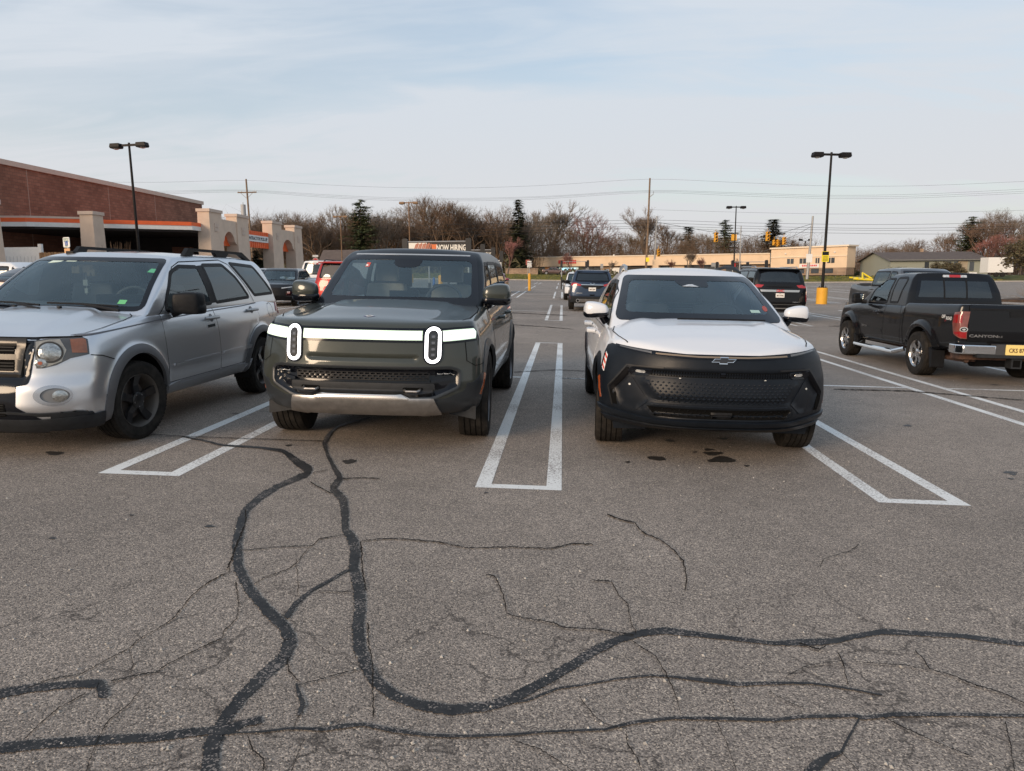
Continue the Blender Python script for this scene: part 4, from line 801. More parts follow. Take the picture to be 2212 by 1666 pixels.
class Car:
    def __init__(s, name, label, cat, loc, yaw=0, tilt=FALL, group=None, z=None, L=4.6):
        s.root = empty(name, (loc[0], loc[1], gz(*loc) if z is None else z)); s.root.rotation_euler = (Matrix.Rotation(math.atan(tilt), 3, 'Y') @ Matrix.Rotation(R_(yaw), 3, 'Z')).to_euler(); prop(s.root, label, cat, group)
        s.L = L; s.yc = 1.1; s.ycr = 1.1; s.surf = {}
    def caster(s, ax, sg=1):
        L = s.L
        if ax == 'F': return lambda u, v: (Vector((u, -3, v)), Vector((0, 1, 0)))
        if ax == 'R': return lambda u, v: (Vector((u, L + 3, v)), Vector((0, -1, 0)))
        if ax == 'S': return lambda u, v: (Vector((sg * 3, u, v)), Vector((-sg, 0, 0)))
        if ax == 'T': return lambda u, v: (Vector((u, v, 4)), Vector((0, 0, -1)))
        if ax == 'C': return lambda u, v: (Vector((math.sin(u) * 3, s.yc - math.cos(u) * 3, v)), Vector((-math.sin(u), math.cos(u), 0)))
        if ax == 'D': return lambda u, v: (Vector((math.sin(u) * 3, L - s.ycr + math.cos(u) * 3, v)), Vector((-math.sin(u), -math.cos(u), 0)))
    def cyl(s, pts):   # (x, y, z) -> wrap coordinate for 'C'
        return [(math.atan2(x, s.yc - y), z) for x, y, z in pts]
    def cyr(s, pts): return [(math.atan2(x, y - (s.L - s.ycr)), z) for x, y, z in pts]
    def drape(s, name, m, ax, outer, holes=(), off=.003, thick=.006, step=.05, par=None, on='body', sg=1, dome=0., lip=0., flip=False, smooth_=True):
        if sg < 0 and ax in 'FRTCD': outer = [(-p[0], p[1]) for p in outer]; holes = [[(-p[0], p[1]) for p in h] for h in holes]
        P_, T = fill(outer, holes, step); c = s.caster(ax, sg); S = s.surf[on]; V = []; Nn = []
        if dome or lip: dd = pdist(P_[:, 0], P_[:, 1], outer)
        for i, (u, v) in enumerate(P_):
            o, d = c(u, v); p, n = S.hit(o, d)
            if n.dot(d) > 0: n = -n
            h = off + (dome * (1 - math.exp(-dd[i] / .03)) if dome else 0) - (lip if (lip and dd[i] < 1e-5) else 0)
            V.append(p + n * h); Nn.append(n)
        tri = []
        for t in T:
            a, b, c_ = (V[k] for k in t); tri.append(tuple(t) if (b - a).cross(c_ - a).dot(Nn[t[0]]) > 0 else tuple(t[::-1]))
        cnt = {}
        for t in tri:
            for a, b in ((t[0], t[1]), (t[1], t[2]), (t[2], t[0])): cnt[(a, b)] = 1
        bd = [e_ for e_ in cnt if (e_[1], e_[0]) not in cnt]; nv = len(V); low = {}
        V2 = list(V); N2 = list(Nn); F2 = list(tri)
        if thick:
            top = {}
            for a, b in bd:
                for k in (a, b):
                    if k not in low: top[k] = len(V2); V2.append(V[k]); N2.append(Nn[k]); low[k] = len(V2); V2.append(V[k] - Nn[k] * thick); N2.append(Nn[k])
                F2.append((low[a], low[b], top[b], top[a]))
            # side normals
            for a, b in bd:
                sn = (V[b] - V[a]).cross(Nn[a]);
                for k in (a, b):
                    if sn.length > 1e-9: N2[top[k]] = N2[low[k]] = (sn.normalized() * .8 + Nn[k] * .2).normalized()
        o = newmesh(name, V2, F2, m, par or s.root, True, None, N2 if not dome else None); return o
    def both(s, name, m, ax, outer, holes=(), **k): return [s.drape(name, m, ax, outer, holes, sg=g, **k) for g in (-1, 1)]
    def seam(s, ax, pts, w_=.006, off=.0035, name='panel_gap', m=None, closed=False, **k):
        """thin dark line along pts"""
        n = len(pts); out = []; inn = []
        for i, p in enumerate(pts):
            a, b = pts[max(0, i - 1)], pts[min(n - 1, i + 1)]; L = math.hypot(b[0] - a[0], b[1] - a[1]) or 1; nx, ny = -(b[1] - a[1]) / L * w_ / 2, (b[0] - a[0]) / L * w_ / 2
            out.append((p[0] + nx, p[1] + ny)); inn.append((p[0] - nx, p[1] - ny))
        k.setdefault('step', .02); k.setdefault('thick', 0); return s.drape(name, m or GAP, ax, out + inn[::-1], off=off, **k)
    def seam2(s, ax, pts, **k): return [s.seam(ax, pts, sg=g, **k) if ax == 'S' else s.seam(ax, [(p[0] * g, p[1]) for p in pts], **k) for g in (-1, 1)]
    def text(s, txt, size, m, ax, u, v, on='body', off=.004, sx=1., bold=0., flipu=1, par=None, sg=1, name='lettering', rot=0, spacing=1.):
        o = text_mesh(txt, size, m, name, par or s.root, ext=0, bold=bold, spacing=spacing); c = s.caster(ax, sg); S = s.surf[on]; o.rotation_euler = (0, 0, 0)
        for vt in o.data.vertices:
            a, b = vt.co.x * sx, vt.co.y; a, b = a * math.cos(rot) - b * math.sin(rot), a * math.sin(rot) + b * math.cos(rot); q, d = c(u + a * flipu, v + b); p, n = S.hit(q, d)
            if n.dot(d) > 0: n = -n
            vt.co = p + n * off
        o.data.update(); return o
    # ---- shells
    def body(s, H, m, wheels=None, Ra=.42, wi=.34, mods=None, sharp=38, topmat=None, toprect=None, zones=(), **k):
        V, F, E = hull(**H, **k)
        for f in (mods or []): V = f(V)
        s.surf['body'] = Surf(V, F); hwm = max(p[1] for p in H['hw'])
        mats = [m, LINER, CABIN] + [z_[1] for z_ in zones]; fmi = np.zeros(len(F), int); cz_ = V[F].mean(1)
        for i_, z_ in enumerate(zones): fmi[z_[0](cz_)] = 3 + i_
        if toprect:
            c = V[F].mean(1); fn = np.cross(V[F[:, 2]] - V[F[:, 0]], V[F[:, 3]] - V[F[:, 1]]); up = fn[:, 2] / (np.linalg.norm(fn, axis=1) + 1e-9)
            y0, y1, hx = toprect; fmi[(c[:, 1] > y0) & (c[:, 1] < y1) & (np.abs(c[:, 0]) < hx) & (up > .6)] = 2
        o = newmesh('body', V, F, m, s.root, True, None, mats=mats, fmi=fmi)
        if wheels:
            mb = MB()
            for y, z in wheels:
                for g in (-1, 1):
                    a, b = sorted((g * (hwm - wi), g * (hwm + .3))); n = 40; r = Ra
                    mb.add([(x, y + r * math.cos(6.28318 * i / n), max(z + r * math.sin(6.28318 * i / n), z - .6)) for x in (a, b) for i in range(n)],
                           [tuple(range(n)), tuple(range(2 * n - 1, n - 1, -1))] + [(i, n + i, n + (i + 1) % n, (i + 1) % n) for i in range(n)])
            c = newmesh('cutter', mb.v, mb.f, LINER, s.root, False, mats=[LINER] * len(mats), fmi=[1] * len(mb.f))
            bm = bmesh.new(); bm.from_mesh(c.data); bmesh.ops.recalc_face_normals(bm, faces=bm.faces); bm.to_mesh(c.data); bm.free()
            md = o.modifiers.new('b', 'BOOLEAN'); md.object = c; md.operation = 'DIFFERENCE'; md.solver = 'EXACT'
            dg = bpy.context.evaluated_depsgraph_get(); me = bpy.data.meshes.new_from_object(o.evaluated_get(dg)); o.modifiers.clear(); o.data = me
            if len(me.materials) != len(mats):
                me.materials.clear()
                for x in mats: me.materials.append(x)
            bpy.data.objects.remove(c)
            me.polygons.foreach_set('use_smooth', [True] * len(me.polygons))
        o.data.set_sharp_from_angle(angle=R_(sharp)); s.bodyobj = o; return o
    def cabin(s, H, m, windows, front=None, rear=None, roofm=None, on='gh', trim=BLK, tw=.022, glass=None, sharp=40, ti=.018, **k):
        """glasshouse: frame with real window openings, black seals and panes. windows = [(outline (y,z), glass)] on both sides"""
        V, F, E = hull(**H, **k); s.surf[on] = Surf(V, F); c = V[F].mean(1); fn = np.cross(V[F[:, 2]] - V[F[:, 0]], V[F[:, 3]] - V[F[:, 1]]); fn /= np.linalg.norm(fn, axis=1)[:, None] + 1e-9
        keep = fn[:, 2] > -.7
        for w_ in windows: keep &= ~(inpoly(c[:, 1], c[:, 2], w_[0]) & (np.abs(fn[:, 0]) > .35))
        if front: keep &= ~(inpoly(c[:, 0], c[:, 2], front[0]) & (fn[:, 1] < -.2) & (np.abs(fn[:, 0]) < .75))
        if rear: keep &= ~(inpoly(c[:, 0], c[:, 2], rear[0]) & (fn[:, 1] > .2) & (np.abs(fn[:, 0]) < .75))
        o = newmesh('roof', V, F[keep], m, s.root, True, sharp)
        for i, w_ in enumerate(windows):
            for g in (-1, 1):
                s.drape('window_trim', w_[2] if len(w_) > 2 else trim, 'S', offs(w_[0], tw), [offs(w_[0], -ti)], off=.005, thick=.012, on=on, sg=g, step=.06)
                s.drape('window', w_[1], 'S', offs(w_[0], -ti + .004), off=.002, thick=0, on=on, sg=g, step=.09)
        if front:
            mt = front[2] if len(front) > 2 else .05
            s.drape('windscreen_edge', GLB, 'F', offs(front[0], tw), [offs(front[0], -mt)] if not len(front) > 3 else [front[3]], off=.004, thick=.010, on=on, step=.06)
            s.drape('windscreen', front[1], 'F', offs(front[0], -mt + .006) if not len(front) > 3 else offs(front[3], .006), off=.0015, thick=0, on=on, step=.07)
        if rear:
            s.drape('rear_window_edge', GLB, 'R', offs(rear[0], tw), [offs(rear[0], -.035)], off=.004, thick=.010, on=on, step=.06)
            s.drape('rear_window', rear[1], 'R', offs(rear[0], -.03), off=.0015, thick=0, on=on, step=.08)
        return o
    # ---- wheels
    def wheel(s, x, y, R, w_, rim, style, rm, rm2=None, steer=0, camb=0):
        g = 1 if x > 0 else -1; e = empty('wheel', (x, y, R), (0, 0, R_(steer)), s.root)
        pr_ = []; h = w_ / 2
        tr = [(-h * .98, R * .86), (-h * .96, R * .955), (-h * .84, R * .985), (-h * .62, R * .994)]
        for gx_ in (-.55, -.18, .18, .55): tr += [(gx_ * h - .005, R - .001), (gx_ * h - .004, R - .011), (gx_ * h + .004, R - .011), (gx_ * h + .005, R - .001)]
        tr += [(h * .62, R * .994), (h * .84, R * .985), (h * .96, R * .955), (h * 1.0, R * .86), (h * 1.02, (R + rim) * .53), (h * .96, rim * 1.045), (h * .86, rim * .985), (h * .5, rim * .95)]
        pr_ = [(-h * .8, rim * .9), (-h * .95, rim * 1.04), (-h * 1.0, (R + rim) * .5)] + tr; n = 56
        V = [(g * a, r * math.cos(6.28318 * i / n), r * math.sin(6.28318 * i / n)) for a, r in pr_ for i in range(n)]; k = len(pr_)
        Fc = [(j * n + i, j * n + (i + 1) % n, (j + 1) * n + (i + 1) % n, (j + 1) * n + i) for j in range(k - 1) for i in range(n)]
        if g < 0: Fc = [f[::-1] for f in Fc]
        t = newmesh('tyre', V, Fc, RUB, e, True, 30)
        mb = MB()   # tread blocks cut by sipes
        nb = 64
        for j, (a0, a1) in enumerate(((-.95, -.60), (.60, .95))):
            mb = MB()
            for i in range(nb):
                a = 6.28318 * (i + .5 * (j % 2)) / nb; b = a + 6.28318 / nb * .62; r0, r1 = R * .975, R * 1.0
                q = [(a0 * h, a), (a1 * h, a), (a1 * h, b), (a0 * h, b)]; edge = R * .963
                mb.add([(g * u_, rr_ * math.cos(v_), rr_ * math.sin(v_)) for rr_ in (r0 - .012, r1) for u_, v_ in [(x_[0], x_[1]) for x_ in q]], [(0, 3, 2, 1), (4, 5, 6, 7), (0, 1, 5, 4), (1, 2, 6, 5), (2, 3, 7, 6), (3, 0, 4, 7)])
            vv = []   # the outer edge of the blocks drops to the shoulder
            for (a, yy, zz) in mb.v:
                f_ = .975 if abs(a) > h * .9 else 1.; vv.append((a, yy * f_, zz * f_))
            newmesh('tread', vv, mb.f, RUB, e, False)
        # rim
        hb = [(-h * .8, rim * .93), (h * .55, rim * .90), (h * .80, rim * .955), (h * .90, rim * .99), (h * .93, rim * 1.0), (h * .90, rim * 1.01)]
        V = [(g * a, r * math.cos(6.28318 * i / n), r * math.sin(6.28318 * i / n)) for a, r in hb for i in range(n)]; Fc = [(j * n + i, (j + 1) * n + i, (j + 1) * n + (i + 1) % n, j * n + (i + 1) % n) for j in range(len(hb) - 1) for i in range(n)]
        if g < 0: Fc = [f[::-1] for f in Fc]
        rb = newmesh('rim', V, Fc, rm, e, True, 35)
        ns, hw0, hw1, split, depth = style; mb = MB(); fx = h * .78
        for i in range(ns):
            a0 = 6.28318 * i / ns + .31
            for sg in ((-1, 1) if split else (0,)):
                def pt(r, off, xx): aa = a0; return (g * xx, r * math.cos(aa) - off * math.sin(aa), r * math.sin(aa) + off * math.cos(aa))
                c0, c1 = sg * split * .3, sg * split
                vs = [pt(r_, c_ + sd * w2, xx) for xx in (fx - .03, fx) for r_, c_, w2 in ((.045, c0, hw0), (rim * .55, (c0 + c1) / 2, (hw0 + hw1) / 2 * .8), (rim * .955, c1, hw1)) for sd in (-1, 1)]
                vs = [(v[0] - g * depth * (1 if j_ % 6 in (2, 3) else (0.3 if j_ % 6 in (0, 1) else 0)), v[1], v[2]) for j_, v in enumerate(vs)]
                fs = [(0, 1, 3, 2), (2, 3, 5, 4), (6, 8, 9, 7), (8, 10, 11, 9), (0, 2, 8, 6), (2, 4, 10, 8), (1, 7, 9, 3), (3, 9, 11, 5), (4, 5, 11, 10), (0, 6, 7, 1)]
                if g < 0: fs = [f[::-1] for f in fs]
                mb.add(vs, fs)
        mb.build('spokes', rm2 or rm, rb, True, 25)
        mb = MB(); mb.tube([(g * (fx - .04), 0, 0), (g * (fx - .005), 0, 0), (g * (fx + .006), 0, 0)], [.075, .07, .05], 20); hc = mb.build('hub', rm2 or rm, rb, True, 30)
        mb = MB()
        for i in range(5): a = 6.28318 * i / 5 + .9; mb.tube([(g * (fx - .012), .052 * math.cos(a), .052 * math.sin(a)), (g * (fx + .004), .052 * math.cos(a), .052 * math.sin(a))], .009, 6)
        mb.build('lug_nuts', SILV, hc)
        mb = MB(); mb.tube([(g * (fx - .11), 0, 0), (g * (fx - .09), 0, 0)], [rim * .72, rim * .72], 32); mb.build('brake_disc', mat('brake_iron', (.14, .12, .11), .5, metal=.6), e, True, 40)
        return e
    def wheels4(s, track, ys, R, w_, rim, style, rm, rm2=None, steer=0):
        for i, y in enumerate(ys):
            for g in (-1, 1): s.wheel(g * track, y, R, w_, rim, style, rm, rm2, steer if i == 0 else 0)
    def blob(s, name, m, c, size, n=(12, 12, 12), it=5, shear=(0, 0, 0), taper=0., par=None, fn=None, rd=0.):
        G, F, E = boxgrid(*n); V = (G - .5) * 1.0
        if rd: V = V * (1 - rd) + rd * .62 * V / np.linalg.norm(V, axis=1)[:, None]
        V = V * (1 - taper * (G[:, 0:1] - .5) * np.array([[0, 1, 1]])); V = smooth(V, E, it) * np.array(size) + np.array(c)
        V[:, 1] += (V[:, 0] - c[0]) * shear[0]; V[:, 2] += (V[:, 0] - c[0]) * shear[1]
        if fn: V = fn(V)
        return newmesh(name, V, F, m, par or s.root, True)
    def mirror(s, g, c, size, m, under=BLK, stalk=None, glass=None, taper=.3, shear=.25, facing=-1, rd=.62):
        o = s.blob('mirror', m, (g * c[0], c[1], c[2]), [q * 1.08 for q in size], it=5, rd=rd, taper=-taper * g, shear=(shear * g, 0, 0), fn=lambda V: V)
        s.blob('mirror_underside', under, (g * c[0], c[1] + .01, c[2] - size[2] * .33), (size[0] * 1.12, size[1] * 1.16, size[2] * .60), it=5, rd=rd, taper=-taper * g * .8, shear=(shear * g, 0, 0), par=o)
        mb = MB(); a = stalk or (c[0] - size[0] * .75, c[1] + .02, c[2] - size[2] * .75); mb.tube([(g * a[0], a[1], a[2]), (g * (c[0] - size[0] * .25), c[1] + .01, c[2] - size[2] * .40)], [.045, .035], 8); mb.build('mirror_arm', under, o, True)
        if glass: s.blob('mirror_glass', glass, (g * c[0], c[1] + size[1] * .46, c[2]), (size[0] * .82, .012, size[2] * .78), it=2, par=o)
        return o
    def handle(s, y, z, m, sides=(-1, 1), ln=.22, h=.035, off=.035, on='body', cup=True):
        for g in sides:
            S = s.surf[on]; c = s.caster('S', g); o, d = c(y, z); p, n = S.hit(o, d)
            mb = MB(); x = p.x
            q = [(x + g * .0, y - ln / 2, z), (x + g * off, y - ln / 2 + .02, z + .004), (x + g * off * 1.1, y, z + .006), (x + g * off, y + ln / 2 - .02, z + .004), (x, y + ln / 2, z)]
            mb.tube(q, [h * .42, h * .5, h * .5, h * .5, h * .42], 8); hd = mb.build('door_handle', m, s.root, True)
            if cup: s.drape('handle_cup', mat('handle_cup', (.10, .10, .11), .4, coat=.5) if m is not BLK else GLB, 'S', stadium(y, z, .07, .085), off=.0055, thick=.002, sg=g, step=.03, par=hd)
    def seat(s, x, y, z, m, w_=.5, h=.62, hr=True):
        o = s.blob('seat', m, (x, y, z + h / 2 - .1), (w_, .16, h), it=3, fn=lambda V: np.stack([V[:, 0] * 1 if False else x + (V[:, 0] - x) * (1 - .18 * np.clip((V[:, 2] - z) / h, 0, 1)), V[:, 1] + (V[:, 2] - z) * .12, V[:, 2]], 1))
        if hr: s.blob('headrest', m, (x, y + h * .12, z + h + .02), (w_ * .50, .12, .20), it=3, par=o)
        return o
    def steering(s, x, y, z, r=.185, m=None, tilt=62):
        mb = MB(); t = R_(tilt); P_ = lambda a, rr: (x + rr * math.cos(a), y + rr * math.sin(a) * math.cos(t) * .9, z + rr * math.sin(a) * math.sin(t))
        mb.tube([P_(6.28318 * i / 24, r) for i in range(25)], .015, 8, cap=False)
        for a in (R_(200), R_(-20), R_(270)): mb.tube([P_(a, .04), P_(a, r)], .012, 6)
        return mb.build('steering_wheel', m or mat('wheel_leather', (.02, .02, .022), .5), s.root, True)
    def plate(s, y, z, rear=True, txt='', m=None, x=0., w_=.305, h=.152, col=(.05, .06, .10), sub='', size=.075, off=.02, border=None, rust=False):
        sg = 1 if rear else -1; c = s.caster('R' if rear else 'F'); o, d = c(x, z); p, n = s.surf['body'].hit(o, d)
        yy = p.y + sg * off if y is None else y; mb = MB(); mb.prism(rnd_poly([(x - w_ / 2, z - h / 2), (x + w_ / 2, z - h / 2), (x + w_ / 2, z + h / 2), (x - w_ / 2, z + h / 2)], .012, 3), 'y', yy - .004, yy + .004)
        pl = mb.build('number_plate', m or WHT, s.root); rt = (math.pi / 2, 0, math.pi if rear else 0)
        if txt: text_mesh(txt, size, mat('plate_print', col, .5), 'lettering', pl, (x, yy + sg * .006, z - h * .07), rt, ext=.001, bold=.0015, sx=.8)
        if sub: text_mesh(sub, .022, mat('plate_print', col, .5), 'lettering', pl, (x, yy + sg * .006, z + h * .38), rt, ext=.001)
        return pl
def flare(wheels, R, amt, wd=.09, soft=.05, zlo=None):
    """push the side skin out in a ring round each wheel"""
    def f(V):
        V = V.copy()
        for y, z in wheels:
            r = np.hypot(V[:, 1] - y, V[:, 2] - z); k = np.clip((R + wd - r) / soft, 0, 1) * (r > R - .3); k = k * k * (3 - 2 * k); side = np.abs(V[:, 0]) > .6
            V[:, 0] += np.sign(V[:, 0]) * amt * k * side
        return V
    return f
def dent(poly, depth, soft=.03, ax='F', ymax=.8, ymin=-9):
    """sink (or raise, depth<0) an area of the nose"""
    def f(V):
        V = V.copy(); k = inpoly(V[:, 0], V[:, 2], poly); d = pdist(V[:, 0], V[:, 2], poly); a = np.clip(d / soft, 0, 1) * k * (V[:, 1] < ymax) * (V[:, 1] > ymin); V[:, 1] += depth * a * a * (3 - 2 * a); return V
    return f
def ringzone(W, r0, r1): return lambda c: np.any([(np.hypot(c[:, 1] - y, c[:, 2] - z) < r1) & (np.abs(c[:, 0]) > .6) for y, z in W], axis=0)
def hoodbump(fn, zmin=.8):
    def f(V):
        V = V.copy(); m_ = V[:, 2] > zmin; V[:, 2] += np.where(m_, fn(np.abs(V[:, 0]), V[:, 1]), 0); return V
    return f
def sst(x, a, b): t = np.clip((x - a) / (b - a), 0, 1); return t * t * (3 - 2 * t)
# ------------------------------------------------------------------ dark green electric four wheel drive (centre left)
GREEN = paint('forest_grey_green', (.040, .046, .040), .15, .30, .05)
WS1 = glassm('windscreen_glass', (.76, .88, .91), .08, (.13, .23, .30), .10); TINT = glassm('privacy_glass', (.10, .11, .11), .10, (.02, .02, .02), .3); SIDEG = glassm('side_glass', (.66, .72, .72), .08, (.06, .07, .08), .05)
LITE = mat('lit_panel', (.9, .95, .9), .5, emit=(.93, 1., .93), estr=1.0); LITD = mat('lit_rim', (.5, .6, .5), .3, emit=(.62, .80, .62), estr=.62); LITR = mat('lit_ring', (.95, .95, 1), .4, emit=(1, .98, 1.), estr=2.3)
def green_suv():
    c = Car('parked_suv', 'dark green electric four wheel drive, oval headlamps and light bar lit', 'car', (-1.70, 6.02), 0, L=5.0, group='three cars parked nose out in front')
    W = [(.88, .405), (3.95, .405)]; Ra = .47
    hw = [(0, .95), (.12, .965), (.3, .98), (.6, .985), (1.2, 1.0), (3.6, 1.0), (4.4, .985), (5.0, .94)]
    H = dict(L=5.0, hw=hw, wz=[(0, .90), (.10, .955), (.35, 1.0), (.62, .995), (.82, .965), (1, .905)],
             zb=[(0, .315), (.5, .31), (1.4, .36), (3.5, .36), (5, .42)], zt=[(0, 1.065), (.25, 1.095), (.5, 1.12), (.9, 1.16), (1.35, 1.195), (2, 1.20), (4.4, 1.22), (5, 1.20)],
             crown=[(0, .0), (.2, .035), (1.3, .05), (1.5, .01), (5, .01)], yf=[(0, .10), (.15, .02), (.35, .0), (.55, .03), (.9, .055), (1, .10)], yr=[(0, .12), (.3, 0), (1, .05)], kf=.33, pf=3.6, kr=.15)
    def hb(x, y): # raised centre with soft shoulders
        return .022 * (1 - sst(x, .50, .60)) * sst(y, .30, .75) * (1 - sst(y, 1.32, 1.5)) - .012 * sst(x, .60, .72) * (1 - sst(x, .72, .86)) * sst(y, .3, .7) * (1 - sst(y, 1.3, 1.5))
    LCL = mat('lower_cladding', (.020, .024, .028), .42, coat=.2)
    mouth = rnd_poly([(-.80, .565), (-.80, .70), (-.735, .725), (.735, .725), (.80, .70), (.80, .565), (.60, .475), (.36, .475), (.32, .49), (-.32, .49), (-.36, .475), (-.60, .475)], .03)
    rec = rnd_poly([(-.465, .775), (.465, .775), (.475, .83), (-.475, .83)], .03)
    c.body(H, GREEN, W, Ra, mods=[hoodbump(hb, .95), flare(W, Ra, .022, .05, .05), dent(mouth, .05, .03), dent(rec, .018, .025)], n=(90, 110, 56), it=6, toprect=(1.5, 4.75, .80), zones=[(ringzone(W, 0, Ra + .045), LCL), (lambda p: (p[:, 2] < .46) & (p[:, 1] < .9), LCL), (lambda p: (p[:, 2] < .48) & (p[:, 1] > 1.2), LCL), (lambda p: inpoly(p[:, 0], p[:, 2], offs(mouth, -.005)) & (p[:, 1] < .5), GLB), (lambda p: (p[:, 2] < .60) & (np.abs(p[:, 0]) > .86) & (p[:, 1] < .5), LCL)])
    # bonnet, cut lines
    c.seam2('T', [(.80, .40), (.85, .55), (.87, .9), (.855, 1.15), (.80, 1.38)], w_=.008, name='bonnet_gap')
    # lower cladding
    bl = [(-.995, .60), (-.93, .64), (-.86, .60), (-.84, .52), (-.66, .455), (-.60, .45), (.60, .45), (.66, .455), (.84, .52), (.86, .60), (.93, .64), (.995, .60), (.995, .30), (-.995, .30)]
    lowc = c.cyl([(-.985, .44, .66), (-.97, .36, .66), (-.90, .25, .585), (-.84, .20, .52), (-.65, .1, .452), (.65, .1, .452), (.84, .20, .52), (.90, .25, .585), (.97, .36, .66), (.985, .44, .66), (.985, .44, .335), (.6, .1, .335), (-.6, .1, .335), (-.985, .44, .335)])
    lc = mat('lower_cladding', (.020, .024, .028), .42, coat=.2); c.drape('bumper_cladding', lc, 'C', lowc, off=.004, thick=.01, step=.05)
    c.drape('air_intake', GLB, 'F', offs(mouth, -.006), off=.003, thick=.004, step=.05)
    # mouth trim: chamfer line
    c.drape('intake_lip', lc, 'F', offs(mouth, .016), [offs(mouth, -.004)], off=.010, thick=.02, step=.05)
    # mesh grille with round-cornered cells
    mesh = rnd_poly([(-.565, .705), (.565, .705), (.555, .615), (-.555, .615)], .02); cells = []
    for r in range(4):
        z = .629 + r * .0205
        for i in range(-11, 12):
            x = i * .0485 + (.024 if r % 2 else 0)
            if abs(x) < .535: cells.append(rnd_poly([(x - .018, z - .006), (x + .018, z - .006), (x + .018, z + .006), (x - .018, z + .006)], .005, 2))
    c.drape('grille_mesh', BLK, 'F', mesh, cells, off=.030, thick=.03, step=.06)
    ins = rnd_poly([(-.60, .595), (.60, .595), (.60, .490), (.42, .478), (.34, .500), (-.34, .500), (-.42, .478), (-.60, .490)], .018)
    c.drape('plate_insert', CLAD, 'F', ins, off=.040, thick=.04, step=.05)
    for g in (-1, 1):
        hk = rnd_poly([(g * .43 - .075, .522), (g * .43 + .075, .522), (g * .43 + .082, .568), (g * .43 - .082, .568)], .015); p = c.drape('hook_pocket', GAP, 'F', hk, off=.0425, thick=.002, step=.05)
        S = c.surf['body']; y = S.hit(Vector((g * .43, -3, .55)), Vector((0, 1, 0)))[0].y - .045; mb = MB(); x = g * .43
        mb.tube([(x - .065, y + .02, .55), (x - .06, y - .015, .543), (x - .045, y - .035, .538), (x + .045, y - .035, .538), (x + .06, y - .015, .543), (x + .065, y + .02, .55)], .0105, 8); mb.build('tow_hook', SATIN, c.root, True)
        # fog lamps
        fg = rnd_poly([(.61, .655), (.775, .664), (.775, .690), (.74, .704), (.61, .700)], .008); f = c.drape('fog_lamp', GLB, 'F', fg, sg=g, off=.045, thick=.05, step=.04)
        for q in (.638, .690, .740): c.drape('fog_lens', CLRL, 'F', rnd_poly([(q - .022, .668), (q + .022, .669), (q + .022, .692), (q - .022, .690)], .006, 3), sg=g, off=.048, thick=.004, step=.03, par=f)
        c.drape('wing_blade', GLB, 'F', rnd_poly([(.57, .600), (.57, .622), (.72, .645), (.775, .638), (.77, .620)], .01), sg=g, off=.04, thick=.05, step=.05)
        # oval headlamp
        cx, cz = .590, .915
        hl = c.drape('headlamp', GLB, 'F', stadium(cx, cz, .155, .325), sg=g, off=.010, thick=.03, step=.03)
        c.drape('ring_light', LITR, 'F', stadium(cx, cz, .128, .298), [stadium(cx, cz, .078, .246)], sg=g, off=.015, thick=.006, step=.02, par=hl)
        mb = MB(); c.drape('lens_well', mat('lamp_bezel', (.05, .05, .05), .25, metal=.5), 'F', stadium(cx, cz, .078, .246), sg=g, off=.0125, thick=.002, step=.03, par=hl)
        for i in range(40):   # reflector teeth
            a = i / 40 * 6.28318; u, v = .039 * math.cos(a), (.084 if math.sin(a) > 0 else -.084) + .039 * math.sin(a)
            if abs(math.cos(a)) > .985: pass
        for i, z in enumerate((.988, .938, .885, .838)):
            c.drape('lens_unit', mat('lens_surround', (.02, .02, .02), .3, coat=1), 'F', rnd_poly([(cx - .024, z - .019), (cx + .024, z - .019), (cx + .024, z + .019), (cx - .024, z + .019)], .009, 3), [rnd_poly([(cx - .015, z - .011), (cx + .015, z - .011), (cx + .015, z + .011), (cx - .015, z + .011)], .006, 3)], sg=g, off=.020, thick=.006, step=.03, par=hl)
            c.drape('lens_glass', mat('lens_dim', (.16, .16, .17), .12, metal=.5, coat=1), 'F', rnd_poly([(cx - .014, z - .010), (cx + .014, z - .010), (cx + .014, z + .010), (cx - .014, z + .010)], .006, 3), sg=g, off=.0165, thick=.002, step=.03, par=hl)
        st_ = c.cyl([(.672, .07, .945), (.672, .07, 1.032), (.83, .16, 1.042), (.955, .335, 1.048), (.960, .36, 1.02), (.945, .33, .965), (.80, .14, .952)])
        sb = c.drape('side_light_bar', GLB, 'C', offs(st_, .020), sg=g, off=.004, thick=.01, step=.04); c.drape('lit_rim', LITD, 'C', st_, sg=g, off=.008, thick=.006, step=.04, par=sb); c.drape('lit_panel', LITE, 'C', offs(st_, -.009), sg=g, off=.0095, thick=.001, step=.04, par=sb)
    bar = [(-.505, .958), (.505, .958), (.505, 1.034), (-.505, 1.034)]
    b = c.drape('light_bar', GLB, 'F', offs(bar, .022), off=.004, thick=.01, step=.05); c.drape('lit_rim', LITD, 'F', bar, off=.008, thick=.006, step=.05, par=b); c.drape('lit_panel', LITE, 'F', offs(bar, -.009), off=.0095, thick=.001, step=.05, par=b)
    # skid plate
    sk = [(-.60, .470), (-.41, .470), (-.335, .492), (.335, .492), (.41, .470), (.60, .470), (.655, .330), (.50, .322), (.46, .332), (-.46, .332), (-.50, .322), (-.655, .330)]
    c.drape('skid_plate', SATIN, 'F', sk, off=.022, thick=.04, step=.04); c.drape('skid_lip', mat('bright_aluminium', (.72, .66, .60), .25, metal=.9), 'F', [(-.40, .466), (-.33, .491), (.33, .491), (.40, .466)], off=.026, thick=.02, step=.04)
    # badge diamond on the bonnet
    bd = [(-.055, .315), (0, .265), (.055, .315), (0, .365)]; bb = c.drape('bonnet_badge', mat('badge_blue', (.03, .03, .10), .3, coat=1), 'T', rnd_poly(bd, .01, 2), off=.003, thick=.003, step=.03)
